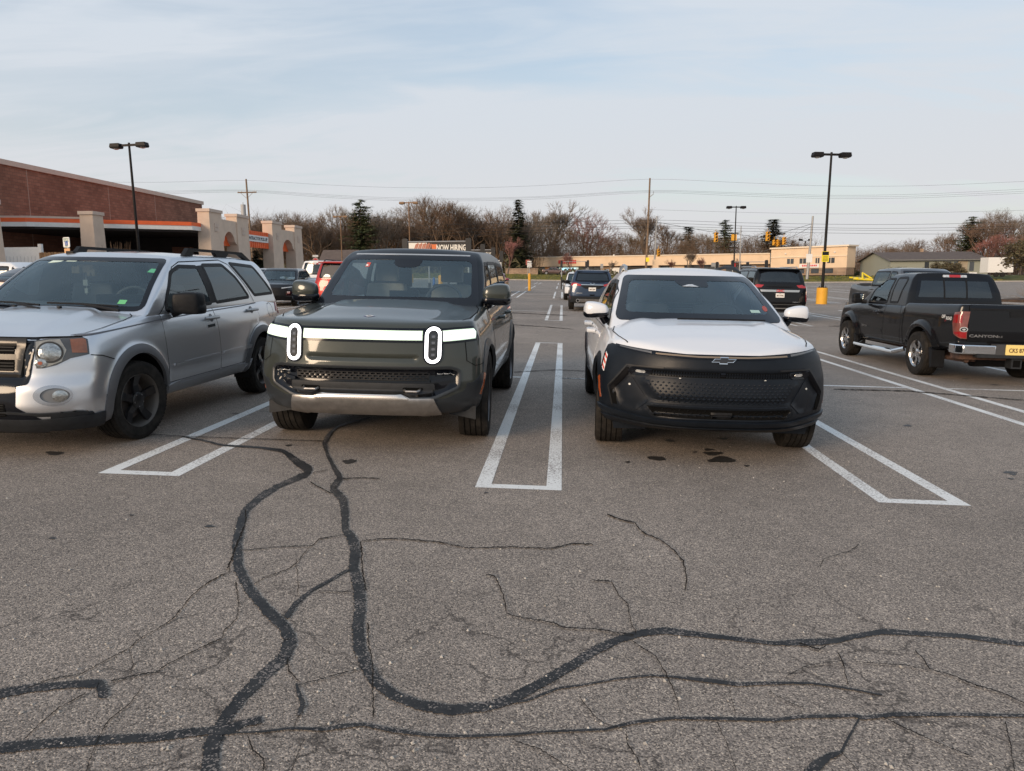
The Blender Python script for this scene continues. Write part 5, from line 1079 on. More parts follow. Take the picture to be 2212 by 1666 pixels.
    c.drape('badge_face', WHT, 'T', [(p[0] * .7, .315 + (p[1] - .315) * .7) for p in bd], off=.0045, thick=.001, step=.03, par=bb)
    for a in (-1, 1): c.seam('T', [(a * -.014, .302), (a * .014, .330)], w_=.006, off=.0062, par=bb, name='badge_mark')
    # wheel arch cladding rings + rocker
    for g in (-1, 1):
        for (y, z), a0, a1 in ((W[0], -8, 188), (W[1], -8, 188)):
            c.drape('arch_cladding', lc, 'S', circ(y, z, Ra + .052, a0, a1, 36) + circ(y, z, Ra - .004, a1, a0, 36), sg=g, off=.005, thick=.03, step=.05)
        c.drape('rocker_cladding', lc, 'S', [(1.36, .30), (3.46, .30), (3.46, .50), (2.9, .47), (1.9, .47), (1.36, .50)], sg=g, off=.006, thick=.02, step=.07)
        c.drape('marker_lamp', ORNG, 'S', circ(.88, .405, Ra + .040, 150, 172, 8) + circ(.88, .405, Ra + .015, 172, 150, 8), sg=g, off=.008, thick=.004, step=.04)
        for y0, y1 in ((1.42, 2.52), (2.53, 3.45)):
            pts = rnd_poly([(y0, .50), (y1 - (0 if y1 < 3 else .02), .50), (y1 + (0 if y1 < 3 else .02), .8), (y1 + (0 if y1 < 3 else .12), 1.17), (y0, 1.17)], .03)
            d = c.drape('door', GREEN, 'S', pts, sg=g, off=.0030, thick=.004, step=.07); c.drape('door_gap', GAP, 'S', offs(pts, .006), [offs(pts, .0005)], sg=g, off=.0015, thick=0, step=.08, par=d)
            mb = MB(); x = 1.0
    c.handle(2.36, 1.05, GREEN, off=.05, ln=.24, h=.04, cup=False); c.handle(3.30, 1.06, GREEN, off=.05, ln=.24, h=.04, cup=False)
    c.seam2('C', [(.79, .95), (.79, .78), (.86, .735), (1.05, .75)], w_=.005, name='bumper_gap')
    # glasshouse: black pillars, black roof
    RB = mat('black_roof', (.005, .007, .010), .28, spec=.25)
    G_ = dict(L=4.86, hw=[(0, .87), (6, .87)], wz=[(0, 1.0), (.5, .955), (.85, .895), (1, .83)], zb=[(0, 1.16), (6, 1.16)], zt=[(0, 1.73), (2.1, 1.735), (2.6, 1.765), (3.6, 1.79), (4.8, 1.755)], crown=[(0, .035), (2.2, .04), (3, .03), (5, .02)],
              yf=[(0, 1.24), (.25, 1.47), (.5, 1.70), (.75, 1.93), (.92, 2.08), (1, 2.20)], yr=[(0, -.02), (.6, .05), (1, .16)], kf=.16, pf=2.2, kr=.10, q=2.5)
    fr = rnd_poly([(-.800, 1.205), (.800, 1.205), (.690, 1.690), (-.690, 1.690)], .05); inner = rnd_poly([(-.735, 1.275), (.735, 1.275), (.668, 1.655), (-.668, 1.655)], .06)
    wf = rnd_poly([(1.82, 1.21), (2.46, 1.21), (2.46, 1.635), (2.28, 1.63), (2.08, 1.50)], .03); wr = rnd_poly([(2.56, 1.21), (3.40, 1.21), (3.42, 1.655), (2.56, 1.64)], .03); wq = rnd_poly([(3.55, 1.22), (4.55, 1.24), (4.42, 1.64), (3.55, 1.655)], .04)
    c.cabin(G_, RB, [(wf, SIDEG), (wr, SIDEG), (wq, TINT)], (fr, WS1, .05, inner), (rnd_poly([(-.62, 1.28), (.62, 1.28), (.56, 1.66), (-.56, 1.66)], .06), SIDEG), n=(72, 150, 38), it=10)
    c.drape('header_strip', mat('bright_aluminium', (1, 1, 1)), 'F', [(-.635, 1.708), (.635, 1.708), (.635, 1.722), (-.635, 1.722)], off=.004, thick=.006, step=.06, on='gh')
    cb_ = c.drape('camera_housing', GLB, 'F', rnd_poly([(-.155, 1.665), (.155, 1.665), (.14, 1.60), (.08, 1.575), (-.08, 1.575), (-.14, 1.60)], .02), off=.0035, thick=.002, step=.05, on='gh')
    c.drape('windscreen_sticker', mat('sticker_red', (.5, .08, .06), .6), 'F', [(-.46, 1.575), (-.415, 1.575), (-.41, 1.62), (-.455, 1.622)], off=.003, thick=.001, on='gh'); c.drape('sticker_white', WHT, 'F', [(-.455, 1.582), (-.43, 1.582), (-.435, 1.60), (-.455, 1.60)], off=.0045, thick=.001, on='gh')
    for g in (-1, 1):
        c.mirror(g, (.995, 1.56, 1.320), (.235, .19, .175), GREEN, GLB, stalk=(.90, 1.60, 1.20)); c.drape  # housings
    mr_ = [o for o in c.root.children if o.name.startswith('mirror')]
    for o, g in zip(mr_, (-1, 1)):
        mb = MB(); mb.tube([(g * 1.04, 1.475, 1.285), (g * 1.105, 1.50, 1.292)], .010, 6); mb.build('turn_signal', CLRL, o, True)
    CR = mat('cream_seat', (.50, .43, .35), .7, noise=.15, nscale=6)
    for x in (-.38, .38): c.seat(x, 2.55, 1.08, CR, .50, .42)
    for x in (-.42, .42): c.seat(x, 3.55, 1.08, mat('dark_seat', (.05, .045, .04), .7), .48, .34)
    c.blob('dashboard', CABIN, (0, 1.72, 1.185), (1.45, .42, .13), it=3); c.steering(.38, 1.98, 1.23, .19, mat('tan_leather', (.14, .12, .10), .5))
    mb = MB(); mb.box(-.2, .12, 1.92, 1.94, 1.20, 1.33); mb.build('centre_screen', GLB, c.root)
    R = mat('grey_alloy', (.12, .125, .135), .3, metal=.8, noise=.1); c.wheels4(.865, (.88, 3.95), .405, .275, .275, (5, .028, .03, .05, .02), R, None, 3)
    for g in (-1, 1): mb = MB(); mb.prism([(g * .70, .29), (g * .93, .25), (g * .93, .37), (g * .66, .37)], 'y', .36, .38); mb.build('air_dam', CLAD, c.root)
    return c
green_suv()
# ------------------------------------------------------------------ white electric crossover (centre right)
WHITE = paint('pearl_white', (.64, .665, .70), .0, .3, .03)
CLADM = mat('matte_dark_cladding', (.0065, .009, .0135), .38, noise=.12, nscale=14, bump=.08, bscale=900, spec=.22)
def white_suv():
    c = Car('parked_suv', 'white electric crossover with matte black nose, farthest right of three', 'car', (1.26, 5.92), 0, L=4.84, group='three cars parked nose out in front')
    W = [(.93, .365), (3.88, .365)]; Ra = .43; c.yc = 1.2
    hw = [(0, .88), (.15, .90), (.4, .93), (.7, .955), (1.1, .965), (3.8, .975), (4.84, .90)]
    H = dict(L=4.84, hw=hw, wz=[(0, .90), (.12, .965), (.4, 1.0), (.62, .995), (.85, .955), (1, .89)],
             zb=[(0, .285), (.5, .26), (1.4, .29), (3.4, .30), (4.84, .38)], zt=[(0, .905), (.15, .925), (.3, .95), (.6, .99), (1.0, 1.025), (1.6, 1.05), (3.0, 1.06), (4.84, 1.08)],
             crown=[(0, .0), (.15, .015), (.35, .065), (.7, .095), (1.1, .115), (1.5, .10), (2.2, .02), (5, .01)], yf=[(0, .12), (.12, .04), (.3, .0), (.5, .01), (.75, .04), (.93, .065), (1, .10)], yr=[(0, .1), (.3, 0), (1, .25)], kf=.42, pf=2.9, kr=.2, q=3.)
    def hb(x, y): return .020 * sst(x, .40, .56) * (1 - sst(x, .62, .80)) * sst(y, .55, 1.05) * (1 - sst(y, 1.3, 1.5))
    up = rnd_poly([(-.60, .772), (.60, .772), (.56, .722), (-.56, .722)], .02)
    lowg = [(-.59, .482), (.59, .482), (.52, .388), (-.52, .388)]
    ch = [(-.70, .79), (.70, .79), (.86, .60), (.80, .44), (.62, .425), (.545, .488), (-.545, .488), (-.62, .425), (-.80, .44), (-.86, .60)]
    pan = rnd_poly([(-.50, .715), (.50, .715), (.54, .520), (-.54, .520), (-.69, .70)], .02)
    pan = rnd_poly([(-.675, .705), (.675, .705), (.53, .515), (-.53, .515)], .03)
    slitp = [[(g * .845, .60), (g * .885, .585), (g * .865, .47), (g * .805, .46)] for g in (-1, 1)]
    c.body(H, WHITE, W, Ra, mods=[hoodbump(hb, .92), flare(W, Ra, .02, .05, .05), dent(ch, .035, .05), dent(pan, -.028, .05), dent(lowg, .05, .03)], n=(90, 110, 56), it=6, toprect=(1.35, 4.6, .78), zones=[(lambda p: (p[:, 1] < .56) & (p[:, 2] < .84 + .06 * np.clip(np.abs(p[:, 0]) / .9, 0, 1) ** 2), CLADM), (ringzone(W, 0, Ra + .037), CLADM), (lambda p: p[:, 2] < .40, CLADM)])
    # matte nose: one wrap from below the light blade to the lip
    top = [(-.955, .58, .925), (-.93, .46, .948), (-.86, .33, .937), (-.63, .12, .915), (-.3, .06, .895), (.3, .06, .895), (.63, .12, .915), (.86, .33, .937), (.93, .46, .948), (.955, .58, .925)]
    nose = c.cyl(top + [(.965, .62, .62), (.96, .60, .40), (.95, .55, .285), (.5, .1, .265), (-.5, .1, .265), (-.95, .55, .285), (-.96, .60, .40), (-.965, .62, .62)])
    n_ = c.drape('nose_cladding', CLADM, 'C', nose, off=.005, thick=.012, step=.04)
    # slim light blade
    bl = [(-.90, .40, .948), (-.62, .12, .922), (-.3, .06, .9045), (.3, .06, .9045), (.62, .12, .922), (.90, .40, .948), (.89, .38, .928), (.62, .12, .890), (.3, .06, .872), (-.3, .06, .872), (-.62, .12, .890), (-.89, .38, .928)]
    b = c.drape('light_blade', GLB, 'C', c.cyl(bl), off=.010, thick=.01, step=.04)
    GL = mat('bronze_light_strip', (.34, .25, .17), .25, metal=.7)
    c.drape('light_strip', GL, 'C', c.cyl([(-.56, .10, .904), (-.2, .05, .892), (.2, .05, .892), (.56, .10, .904), (.56, .10, .893), (.2, .05, .881), (-.2, .05, .881), (-.56, .10, .893)]), off=.013, thick=.003, step=.04, par=b)
    for g in (-1, 1): c.drape('corner_lamp', mat('lamp_grey', (.15, .14, .13), .2, metal=.6, coat=1), 'C', c.cyl([(.60, .11, .912), (.86, .34, .938), (.86, .34, .930), (.60, .11, .897)]), sg=g, off=.013, thick=.003, step=.04, par=b)
    # bow-tie shaped emblem: outline cross
    def bt(k, dx=0): return [(x * k + dx, .8625 + z * k) for x, z in ((-.098, -.012), (-.072, .012), (-.028, .012), (-.028, .025), (.036, .025), (.036, .012), (.098, .012), (.072, -.012), (.028, -.012), (.028, -.025), (-.036, -.025), (-.036, -.012))]
    e = c.drape('emblem', CHR, 'F', bt(1.), off=.020, thick=.014, step=.03); c.drape('emblem_face', mat('emblem_black', (.02, .02, .022), .3), 'F', [(x * .95, .8625 + (z - .8625) * .74) for x, z in bt(1.)], off=.0215, thick=.002, step=.03, par=e)
    # slatted intake under the blade
    u = c.drape('upper_intake', GAP, 'F', up, off=.008, thick=.004, step=.05)
    for i in range(52):
        x = -.535 + i * .021
        if abs(x) > .02: c.drape('intake_slat', CLADM, 'F', [(x - .0045, .726), (x + .0055, .726), (x + .0055, .768), (x - .0045, .768)], off=.014, thick=.006, step=.06, par=u)
    c.drape('camera_pod', GLB, 'F', rnd_poly([(-.022, .735), (.022, .735), (.022, .772), (-.022, .772)], .006), off=.022, thick=.012, step=.03, par=u)
    for g in (-1, 1):
        f = c.drape('headlamp', GLB, 'F', rnd_poly([(.545, .775), (.715, .775), (.735, .745), (.70, .712), (.575, .712), (.545, .745)], .012), sg=g, off=.014, thick=.01, step=.03)
        c.drape('lamp_lens', CLRL, 'F', rnd_poly([(.60, .765), (.665, .765), (.672, .748), (.655, .735), (.60, .735), (.59, .748)], .006), sg=g, off=.018, thick=.004, step=.02, par=f)
        # raised side wing and the air slit
        c.drape('side_wing', CLADM, 'F', rnd_poly([(.70, .700), (.725, .700), (.835, .585), (.785, .450), (.655, .430), (.565, .510)], .015), sg=g, off=.016, thick=.016, step=.04, lip=.004)
        c.drape('air_slit', GAP, 'C', [(math.atan2(x, c.yc - y), z) for x, y, z in ((.855, .30, .595), (.885, .34, .585), (.875, .33, .46), (.84, .28, .45))], sg=g, off=.009, thick=.003, step=.03)
        c.drape('side_recess', mat('recess_shade', (.002, .002, .003), .6, spec=.1), 'F', rnd_poly([(.725, .775), (.75, .765), (.868, .60), (.858, .56), (.835, .585), (.735, .715)], .006), sg=g, off=.013, thick=.003, step=.03)  # shade of the side groove painted as a flat dark band
        c.seam('F', [(g * .46, .79), (g * .74, .79), (g * .885, .60), (g * .845, .44)], w_=.012, off=.0095, name='crease_line', m=mat('crease_dark', (.008, .008, .009), .5))
        for x, z in ((.33, .705), (.71, .632)): c.drape('parking_sensor', mat('sensor_white', (.55, .54, .5), .5), 'F', circ(x, z, .0085, n=12), sg=g, off=.034 if x < .5 else .018, thick=.004, step=.02)
        c.drape('air_dam', CLADM, 'F', [(.50, .30), (.86, .30), (.86, .215), (.52, .215)], sg=g, off=.0, thick=.01, step=.06, on='body') if False else None
        mb = MB(); mb.prism([(g * .52, .30), (g * .84, .30), (g * .82, .205), (g * .54, .205)], 'y', .50, .515); mb.build('air_dam', CLADM, c.root)
    # central panel with little pyramids fading upward
    p = c.drape('centre_panel', CLADM, 'F', pan, off=.012, thick=.014, step=.05, lip=.003); S = c.surf['body']; mb = MB()
    for r in range(7):
        z = .535 + r * .0235
        for i in range(-14, 15):
            x = i * .042 + (.021 if r % 2 else 0); lim = .485 + (r * .0235) * .72
            if abs(x) > lim: continue
            s_ = .0195 * (1 - .045 * r); q, n_ = S.hit(Vector((x, -3, z)), Vector((0, 1, 0))); y = q.y - .0115; dp = .014 * (1 - r * .11)
            mb.add([(x - s_, y, z), (x, y, z - s_ * .62), (x + s_, y, z), (x, y, z + s_ * .62), (x, y - dp, z - s_ * .25)], [(0, 1, 4), (1, 2, 4), (2, 3, 4), (3, 0, 4)])
    mb.build('pyramid_relief', CLADM, p)
    lg = c.drape('lower_grille', GAP, 'F', offs(lowg, -.004), off=.008, thick=.003, step=.05); mb = MB()
    for r in range(3):
        for i in range(-8, 9):
            x = i * .066 + (.033 if r % 2 else 0); z = .410 + r * .027
            if .11 < abs(x) < .53: q, n_ = S.hit(Vector((x, -3, z)), Vector((0, 1, 0))); y = q.y - .010; mb.add([(x - .028, y, z), (x, y - .004, z - .013), (x + .028, y, z), (x, y - .004, z + .013), (x, y - .02, z)], [(0, 1, 4), (1, 2, 4), (2, 3, 4), (3, 0, 4)])
    mb.build('grille_relief', BLK, lg)
    c.drape('radar_cover', BLK, 'F', rnd_poly([(-.09, .465), (.09, .465), (.08, .395), (-.08, .395)], .01), off=.035, thick=.03, step=.05)
    lipp = c.cyl([(-.955, .57, .43), (-.82, .27, .405), (-.6, .12, .375), (.6, .12, .375), (.82, .27, .405), (.955, .57, .43), (.95, .57, .395), (.80, .26, .365), (.6, .12, .345), (-.6, .12, .345), (-.80, .26, .365), (-.95, .57, .395)])
    c.drape('splitter_ridge', CLADM, 'C', lipp, off=.030, thick=.03, step=.05, lip=.006)
    lip2 = c.cyl([(-.95, .55, .345), (-.6, .12, .312), (.6, .12, .312), (.95, .55, .345), (.94, .55, .300), (.6, .12, .275), (-.6, .12, .275), (-.94, .55, .300)]); c.drape('splitter', CLADM, 'C', lip2, off=.020, thick=.03, step=.05, lip=.006)
    # tow cover outline, protective sticker
    c.seam('F', [(-.43, .575), (-.41, .525), (-.335, .52), (-.35, .575)], w_=.003, off=.0265, name='tow_cover_gap')
    sk = c.drape('striped_sticker', mat('sticker_white', (.8, .8, .8), .5), 'S', [(.455, .71), (.545, .735), (.55, .875), (.475, .85)], sg=-1, off=.007, thick=.001, step=.05); SR = mat('sticker_red2', (.65, .06, .03), .5)
    for k in range(3): c.drape('sticker_stripe', SR, 'S', [(.462 + k * .004, .722 + k * .046), (.545, .752 + k * .046), (.546, .772 + k * .046), (.466 + k * .004, .742 + k * .046)], sg=-1, off=.0085, thick=.0005, step=.05, par=sk)
    # bonnet lines
    c.seam2('T', [(.735, .385), (.768, .48), (.80, .62), (.83, .9), (.80, 1.15)], w_=.007, name='bonnet_gap')
    for g in (-1, 1):
        for y, z in W: c.drape('arch_cladding', CLADM, 'S', circ(y, z, Ra + .045, -5, 185, 36) + circ(y, z, Ra - .004, 185, -5, 36), sg=g, off=.004, thick=.03, step=.05)
        c.drape('rocker_cladding', CLADM, 'S', [(1.36, .27), (3.45, .27), (3.45, .44), (1.36, .42)], sg=g, off=.005, thick=.02, step=.08)
        c.drape('marker_lamp', ORNG, 'S', circ(.93, .365, Ra + .035, 140, 165, 8) + circ(.93, .365, Ra + .012, 165, 140, 8), sg=g, off=.007, thick=.004, step=.04)
        for y0, y1 in ((1.50, 2.52), (2.53, 3.50)):
            pts = rnd_poly([(y0, .46), (y1 - (0 if y1 < 3 else .1), .46), (y1, .8), (y1 + (0 if y1 < 3 else .1), 1.02), (y0, 1.02)], .03)
            d = c.drape('door', WHITE, 'S', pts, sg=g, off=.0030, thick=.004, step=.07); c.drape('door_gap', GAP, 'S', offs(pts, .005), [offs(pts, .0005)], sg=g, off=.0015, thick=0, step=.08, par=d)
    c.handle(2.33, .93, WHITE, off=.075, ln=.26, h=.05, cup=False); c.handle(3.30, .95, WHITE, off=.075, ln=.26, h=.05, cup=False)
    G_ = dict(L=4.7, hw=[(0, .855), (6, .855)], wz=[(0, 1.0), (.5, .915), (.85, .815), (1, .73)], zb=[(0, 1.0), (6, 1.02)], zt=[(0, 1.55), (1.9, 1.555), (2.5, 1.59), (3.4, 1.575), (4.6, 1.48)], crown=[(0, .03), (2, .045), (3, .04), (5, .03)],
              yf=[(0, .86), (.2, 1.08), (.4, 1.32), (.6, 1.56), (.8, 1.82), (.93, 2.0), (1, 2.14)], yr=[(0, .02), (.5, .30), (1, .75)], kf=.20, pf=2.2, kr=.12, q=2.5)
    fr = rnd_poly([(-.765, 1.135), (.765, 1.135), (.632, 1.520), (-.632, 1.520)], .04); inner = rnd_poly([(-.69, 1.185), (.69, 1.185), (.60, 1.490), (-.60, 1.490)], .06)
    wf = rnd_poly([(1.32, 1.07), (2.46, 1.075), (2.46, 1.47), (2.20, 1.465), (1.86, 1.36)], .03); wr = rnd_poly([(2.55, 1.075), (3.45, 1.10), (3.30, 1.455), (2.55, 1.475)], .03)
    c.cabin(G_, WHITE, [(wf, SIDEG), (wr, TINT)], (fr, WS1, .05, inner), (rnd_poly([(-.58, 1.15), (.58, 1.15), (.52, 1.40), (-.52, 1.40)], .05), SIDEG), n=(72, 150, 38), it=10)
    h = c.drape('camera_housing', GLB, 'F', rnd_poly([(-.17, 1.50), (.17, 1.50), (.165, 1.43), (-.08, 1.425), (-.13, 1.455)], .015), off=.0035, thick=.002, step=.05, on='gh')
    c.drape('camera_window', CLRL, 'F', [(-.10, 1.432), (.07, 1.430), (.01, 1.452), (-.03, 1.452)], off=.006, thick=.001, on='gh', par=h)
    for g in (-1, 1):
        c.mirror(g, (.965, 1.46, 1.195), (.20, .16, .125), WHITE, GLB, stalk=(.86, 1.50, 1.08), taper=.45)
        mb = MB(); mb.tube([(g * .615, 2.35, 1.585), (g * .60, 2.55, 1.635), (g * .585, 3.0, 1.655), (g * .58, 3.5, 1.63), (g * .57, 3.8, 1.575)], [.012, .02, .02, .02, .012], 8); mb.build('roof_rail', SILV if g < 0 else BLK, c.root, True)
    c.seat(-.36, 2.35, .98, mat('black_seat', (.16, .16, .165), .7), .5, .36); c.seat(.36, 2.35, .98, MATS['black_seat'], .5, .36); c.seat(0, 3.3, .98, MATS['black_seat'], 1.2, .26, False)
    c.blob('dashboard', CABIN, (0, 1.45, 1.06), (1.4, .5, .13), it=3); c.steering(.36, 1.74, 1.10, .185)
    c.drape('windscreen_sticker', mat('sticker_mint', (.35, .5, .45), .5), 'F', [(.505, 1.200), (.60, 1.198), (.595, 1.222), (.50, 1.224)], off=.003, thick=.001, on='gh')
    c.drape('red_disc', mat('red_tag', (.35, .06, .04), .5), 'F', circ(.665, 1.235, .025, n=14), off=.0042, thick=.001, on='gh')
    mb = MB(); mb.tube([(.56, 1.03, 1.145), (.15, .93, 1.150), (-.25, .93, 1.150)], .009, 6); mb.build('wiper', BLK, c.root, True)
    R = mat('dark_alloy', (.06, .06, .065), .3, metal=.8); c.wheels4(.835, (.93, 3.88), .365, .245, .255, (5, .03, .035, .045, .02), R, MATS['grey_alloy'] if 'grey_alloy' in MATS else None, -3)
    return c
white_suv()
# ------------------------------------------------------------------ silver sport utility (left, cut by the frame)
SILVER = paint('silver_metallic', (.64, .65, .67), .8, .30, .10)
def silver_suv():
    c = Car('parked_suv', 'silver boxy sport utility with black wheels and black roof rails, leftmost', 'car', (-4.66, 5.37), 0, L=4.45, group='three cars parked nose out in front')
    W = [(.91, .352), (3.62, .352)]; Ra = .425; c.yc = 1.1
    hw = [(0, .86), (.2, .875), (.5, .895), (1.0, .905), (3.8, .905), (4.45, .87)]
    H = dict(L=4.45, hw=hw, wz=[(0, .93), (.12, .975), (.35, 1.0), (.68, .99), (.78, .982), (.90, .955), (1, .92)],
             zb=[(0, .20), (.35, .20), (.6, .27), (1.4, .31), (3.3, .31), (4.45, .38)], zt=[(0, .93), (.15, .945), (.4, .975), (.8, 1.04), (1.2, 1.095), (1.6, 1.10), (3.2, 1.13), (4.45, 1.17)],
             crown=[(0, .0), (.15, .01), (.4, .035), (1.2, .06), (1.5, .02), (5, .01)], yf=[(0, .12), (.12, .04), (.28, .0), (.5, .015), (.62, .06), (.9, .085), (1, .13)], yr=[(0, .1), (.3, 0), (1, .04)], kf=.26, pf=4.5, kr=.12)
    def hb(x, y): return .022 * (1 - sst(x, .36, .50)) * sst(y, .2, .5) * (1 - sst(y, 1.2, 1.4))
    AR = mat('grey_arch', (.13, .13, .135), .45, metal=.4)
    gr = rnd_poly([(-.50, .925), (.50, .925), (.46, .64), (-.46, .64)], .02)
    c.body(H, SILVER, W, Ra, mods=[hoodbump(hb, .92), flare(W, Ra, .028, .12, .10), dent(gr, .04, .03)], n=(84, 104, 50), it=6, toprect=(1.35, 4.2, .74), zones=[(ringzone(W, 0, Ra + .062), AR), (lambda p: inpoly(p[:, 0], p[:, 2], [(-.53, .935), (.53, .935), (.49, .61), (.41, .58), (.415, .42), (.50, .33), (-.50, .33), (-.415, .42), (-.41, .58), (-.49, .61)]) & (p[:, 1] < .5), GLB), (lambda p: (p[:, 2] < .295) & (p[:, 1] < .6), CLAD)])
    DG = mat('smoked_chrome', (.045, .040, .034), .3, metal=.35)
    # grille: gloss black surround with smoked bars
    g_ = c.drape('grille', GLB, 'F', rnd_poly([(-.545, .945), (.545, .945), (.50, .60), (.40, .58), (-.40, .58), (-.50, .60)], .02), off=.005, thick=.006, step=.05)
    c.drape('grille_opening', GAP, 'F', [(-.36, .69), (.36, .69), (.36, .90), (-.36, .90)], off=.009, thick=.002, step=.05, par=g_)
    for z0, z1 in ((.898, .938), (.783, .826), (.655, .695)): c.drape('grille_bar', DG, 'F', [(-.425, z0), (.425, z0), (.435, z1), (-.435, z1)], off=.03, thick=.03, step=.05, par=g_, lip=.006)
    for s_ in (-1, 1): c.drape('grille_bar', DG, 'F', [(.375, .655), (.445, .655), (.455, .938), (.385, .938)], sg=s_, off=.0305, thick=.03, step=.05, par=g_, lip=.006)
    for r in range(8):
        z = .705 + r * .024
        if not .77 < z < .83: c.drape('grille_mesh', BLK, 'F', [(-.36, z), (.36, z), (.36, z + .008), (-.36, z + .008)], off=.013, thick=.003, step=.08, par=g_)
    c.drape('lower_grille', GLB, 'F', rnd_poly([(-.42, .585), (.42, .585), (.415, .43), (.62, .30), (-.62, .30), (-.415, .43)], .015), off=.006, thick=.01, step=.05)
    lg = c.drape('intake', GAP, 'F', rnd_poly([(-.34, .45), (.34, .45), (.34, .35), (-.34, .35)], .015), off=.009, thick=.003, step=.05)
    for k in range(5): c.drape('intake_bar', BLK, 'F', [(-.33, .362 + k * .019), (.33, .362 + k * .019), (.33, .367 + k * .019), (-.33, .367 + k * .019)], off=.012, thick=.003, step=.1, par=lg)
    lip = c.cyl([(-.87, .42, .345), (-.6, .06, .325), (.6, .06, .325), (.87, .42, .345), (.87, .42, .21), (.6, .06, .19), (-.6, .06, .19), (-.87, .42, .21)]); c.drape('lower_lip', CLAD, 'C', lip, off=.016, thick=.02, step=.025)
    for s_ in (-1, 1):
        hl = [(.555, .09, .722), (.545, .09, .930), (.66, .11, .945), (.86, .26, .950), (.875, .29, .935), (.868, .29, .82), (.80, .16, .795), (.70, .12, .745), (.60, .09, .722)]
        h_ = c.drape('headlamp', mat('lamp_dark', (.05, .05, .05), .2, coat=1), 'C', c.cyl(hl), sg=s_, off=.008, thick=.012, step=.03)
        fog_ = mat('lamp_haze', (.30, .28, .24), .22, metal=.35, coat=1, noise=.2, nscale=20)
        c.drape('lamp_bezel', fog_, 'C', c.cyl([(.565, .09, .732), (.557, .09, .921), (.66, .11, .936), (.74, .13, .938), (.775, .15, .86), (.74, .13, .775), (.64, .10, .735)]), sg=s_, off=.011, thick=.003, step=.03, par=h_)
        u0 = math.atan2(.672, 1.01); c.drape('lamp_ring', DG, 'C', circ(u0, .842, .080, n=30), sg=s_, off=.014, thick=.004, step=.03, par=h_); c.drape('reflector', mat('reflector', (.42, .42, .40), .14, metal=.9, noise=.45, nscale=35, bump=.8, bscale=40), 'C', circ(u0, .842, .067, n=30), sg=s_, off=.016, thick=.002, step=.02, par=h_, dome=.012)
        u1 = math.atan2(.592, 1.01); c.drape('turn_lamp', mat('reflector', (1, 1, 1)), 'C', circ(u1, .762, .036, n=24), sg=s_, off=.017, thick=.004, step=.02, par=h_, dome=.008); c.drape('turn_bulb', ORNG, 'C', circ(u1, .762, .014, n=12), sg=s_, off=.026, thick=.002, step=.02, par=h_)
        c.drape('amber_marker', mat('amber_dull', (.22, .075, .03), .18, coat=1, noise=.2, nscale=30), 'C', c.cyl([(.80, .18, .838), (.795, .18, .937), (.855, .26, .942), (.862, .28, .930), (.857, .28, .832)]), sg=s_, off=.012, thick=.003, step=.03, par=h_)
        # fog lamp
        f0 = math.atan2(.70, 1.05); fr_ = c.drape('fog_surround', mat('silver_ring', (.42, .43, .45), .25, metal=.85), 'C', circ(f0, .512, .112, n=32, ry=.080), [circ(f0 + .012, .512, .082, n=28, ry=.056)], sg=s_, off=.016, thick=.016, step=.03, lip=.008)
        c.drape('fog_recess', mat('fog_recess', (.20, .20, .20), .35, metal=.5), 'C', circ(f0 + .012, .512, .084, n=28, ry=.058), sg=s_, off=.004, thick=.001, step=.03, par=fr_); c.drape('fog_lens', MATS['reflector'], 'C', circ(f0 + .04, .508, .044, n=24), sg=s_, off=.012, thick=.006, step=.02, par=fr_, dome=.012)
        # bumper cut line from headlamp to arch and gap above
        c.seam('C', [(u * s_, z) for u, z in c.cyl([(.875, .30, .815), (.89, .42, .80), (.905, .56, .755)])], w_=.007, name='bumper_gap')
        c.seam('C', [(u * s_, z) for u, z in c.cyl([(.0, .0, .951), (.545, .09, .951), (.66, .11, .956), (.86, .26, .958)])], w_=.010, name='bonnet_edge_gap')
        # arches, rocker, doors
        for y, z in W: c.drape('arch_cladding', mat('grey_arch', (.13, .13, .135), .45, metal=.4), 'S', circ(y, z, Ra + .075, -12, 192, 40) + circ(y, z, Ra - .004, 192, -12, 40), sg=s_, off=.008, thick=.03, step=.05)
        c.drape('rocker_cladding', mat('grey_rocker', (.30, .30, .31), .4, metal=.5), 'S', [(1.40, .30), (3.20, .30), (3.24, .40), (3.27, .47), (3.20, .42), (2.2, .41), (1.40, .41)], sg=s_, off=.008, thick=.02, step=.08)
        fd = rnd_poly([(1.42, .44), (2.50, .445), (2.48, .8), (2.44, 1.11), (1.40, 1.09), (1.38, .9)], .03); rd = rnd_poly([(2.512, .445), (3.12, .45), (3.155, .58), (3.26, .74), (3.40, .835), (3.55, .88), (3.60, .95), (3.52, 1.135), (2.452, 1.112), (2.49, .8)], .03)
        for nm, pts in (('door', fd), ('door', rd)):
            d = c.drape(nm, SILVER, 'S', pts, sg=s_, off=.0030, thick=.004, step=.07); c.drape('door_gap', GAP, 'S', offs(pts, .006), [offs(pts, .0005)], sg=s_, off=.0015, thick=0, step=.08, par=d)
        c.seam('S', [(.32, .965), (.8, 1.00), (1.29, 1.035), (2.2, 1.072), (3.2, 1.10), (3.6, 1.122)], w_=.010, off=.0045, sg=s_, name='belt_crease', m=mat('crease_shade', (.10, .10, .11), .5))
        c.drape('bumpstrip', SILVER, 'S', rnd_poly([(1.50, .575), (2.46, .590), (2.46, .625), (1.50, .610)], .01), sg=s_, off=.008, thick=.005, step=.1) ; c.drape('bumpstrip', SILVER, 'S', rnd_poly([(2.55, .592), (3.22, .60), (3.26, .64), (2.55, .627)], .01), sg=s_, off=.008, thick=.005, step=.1)
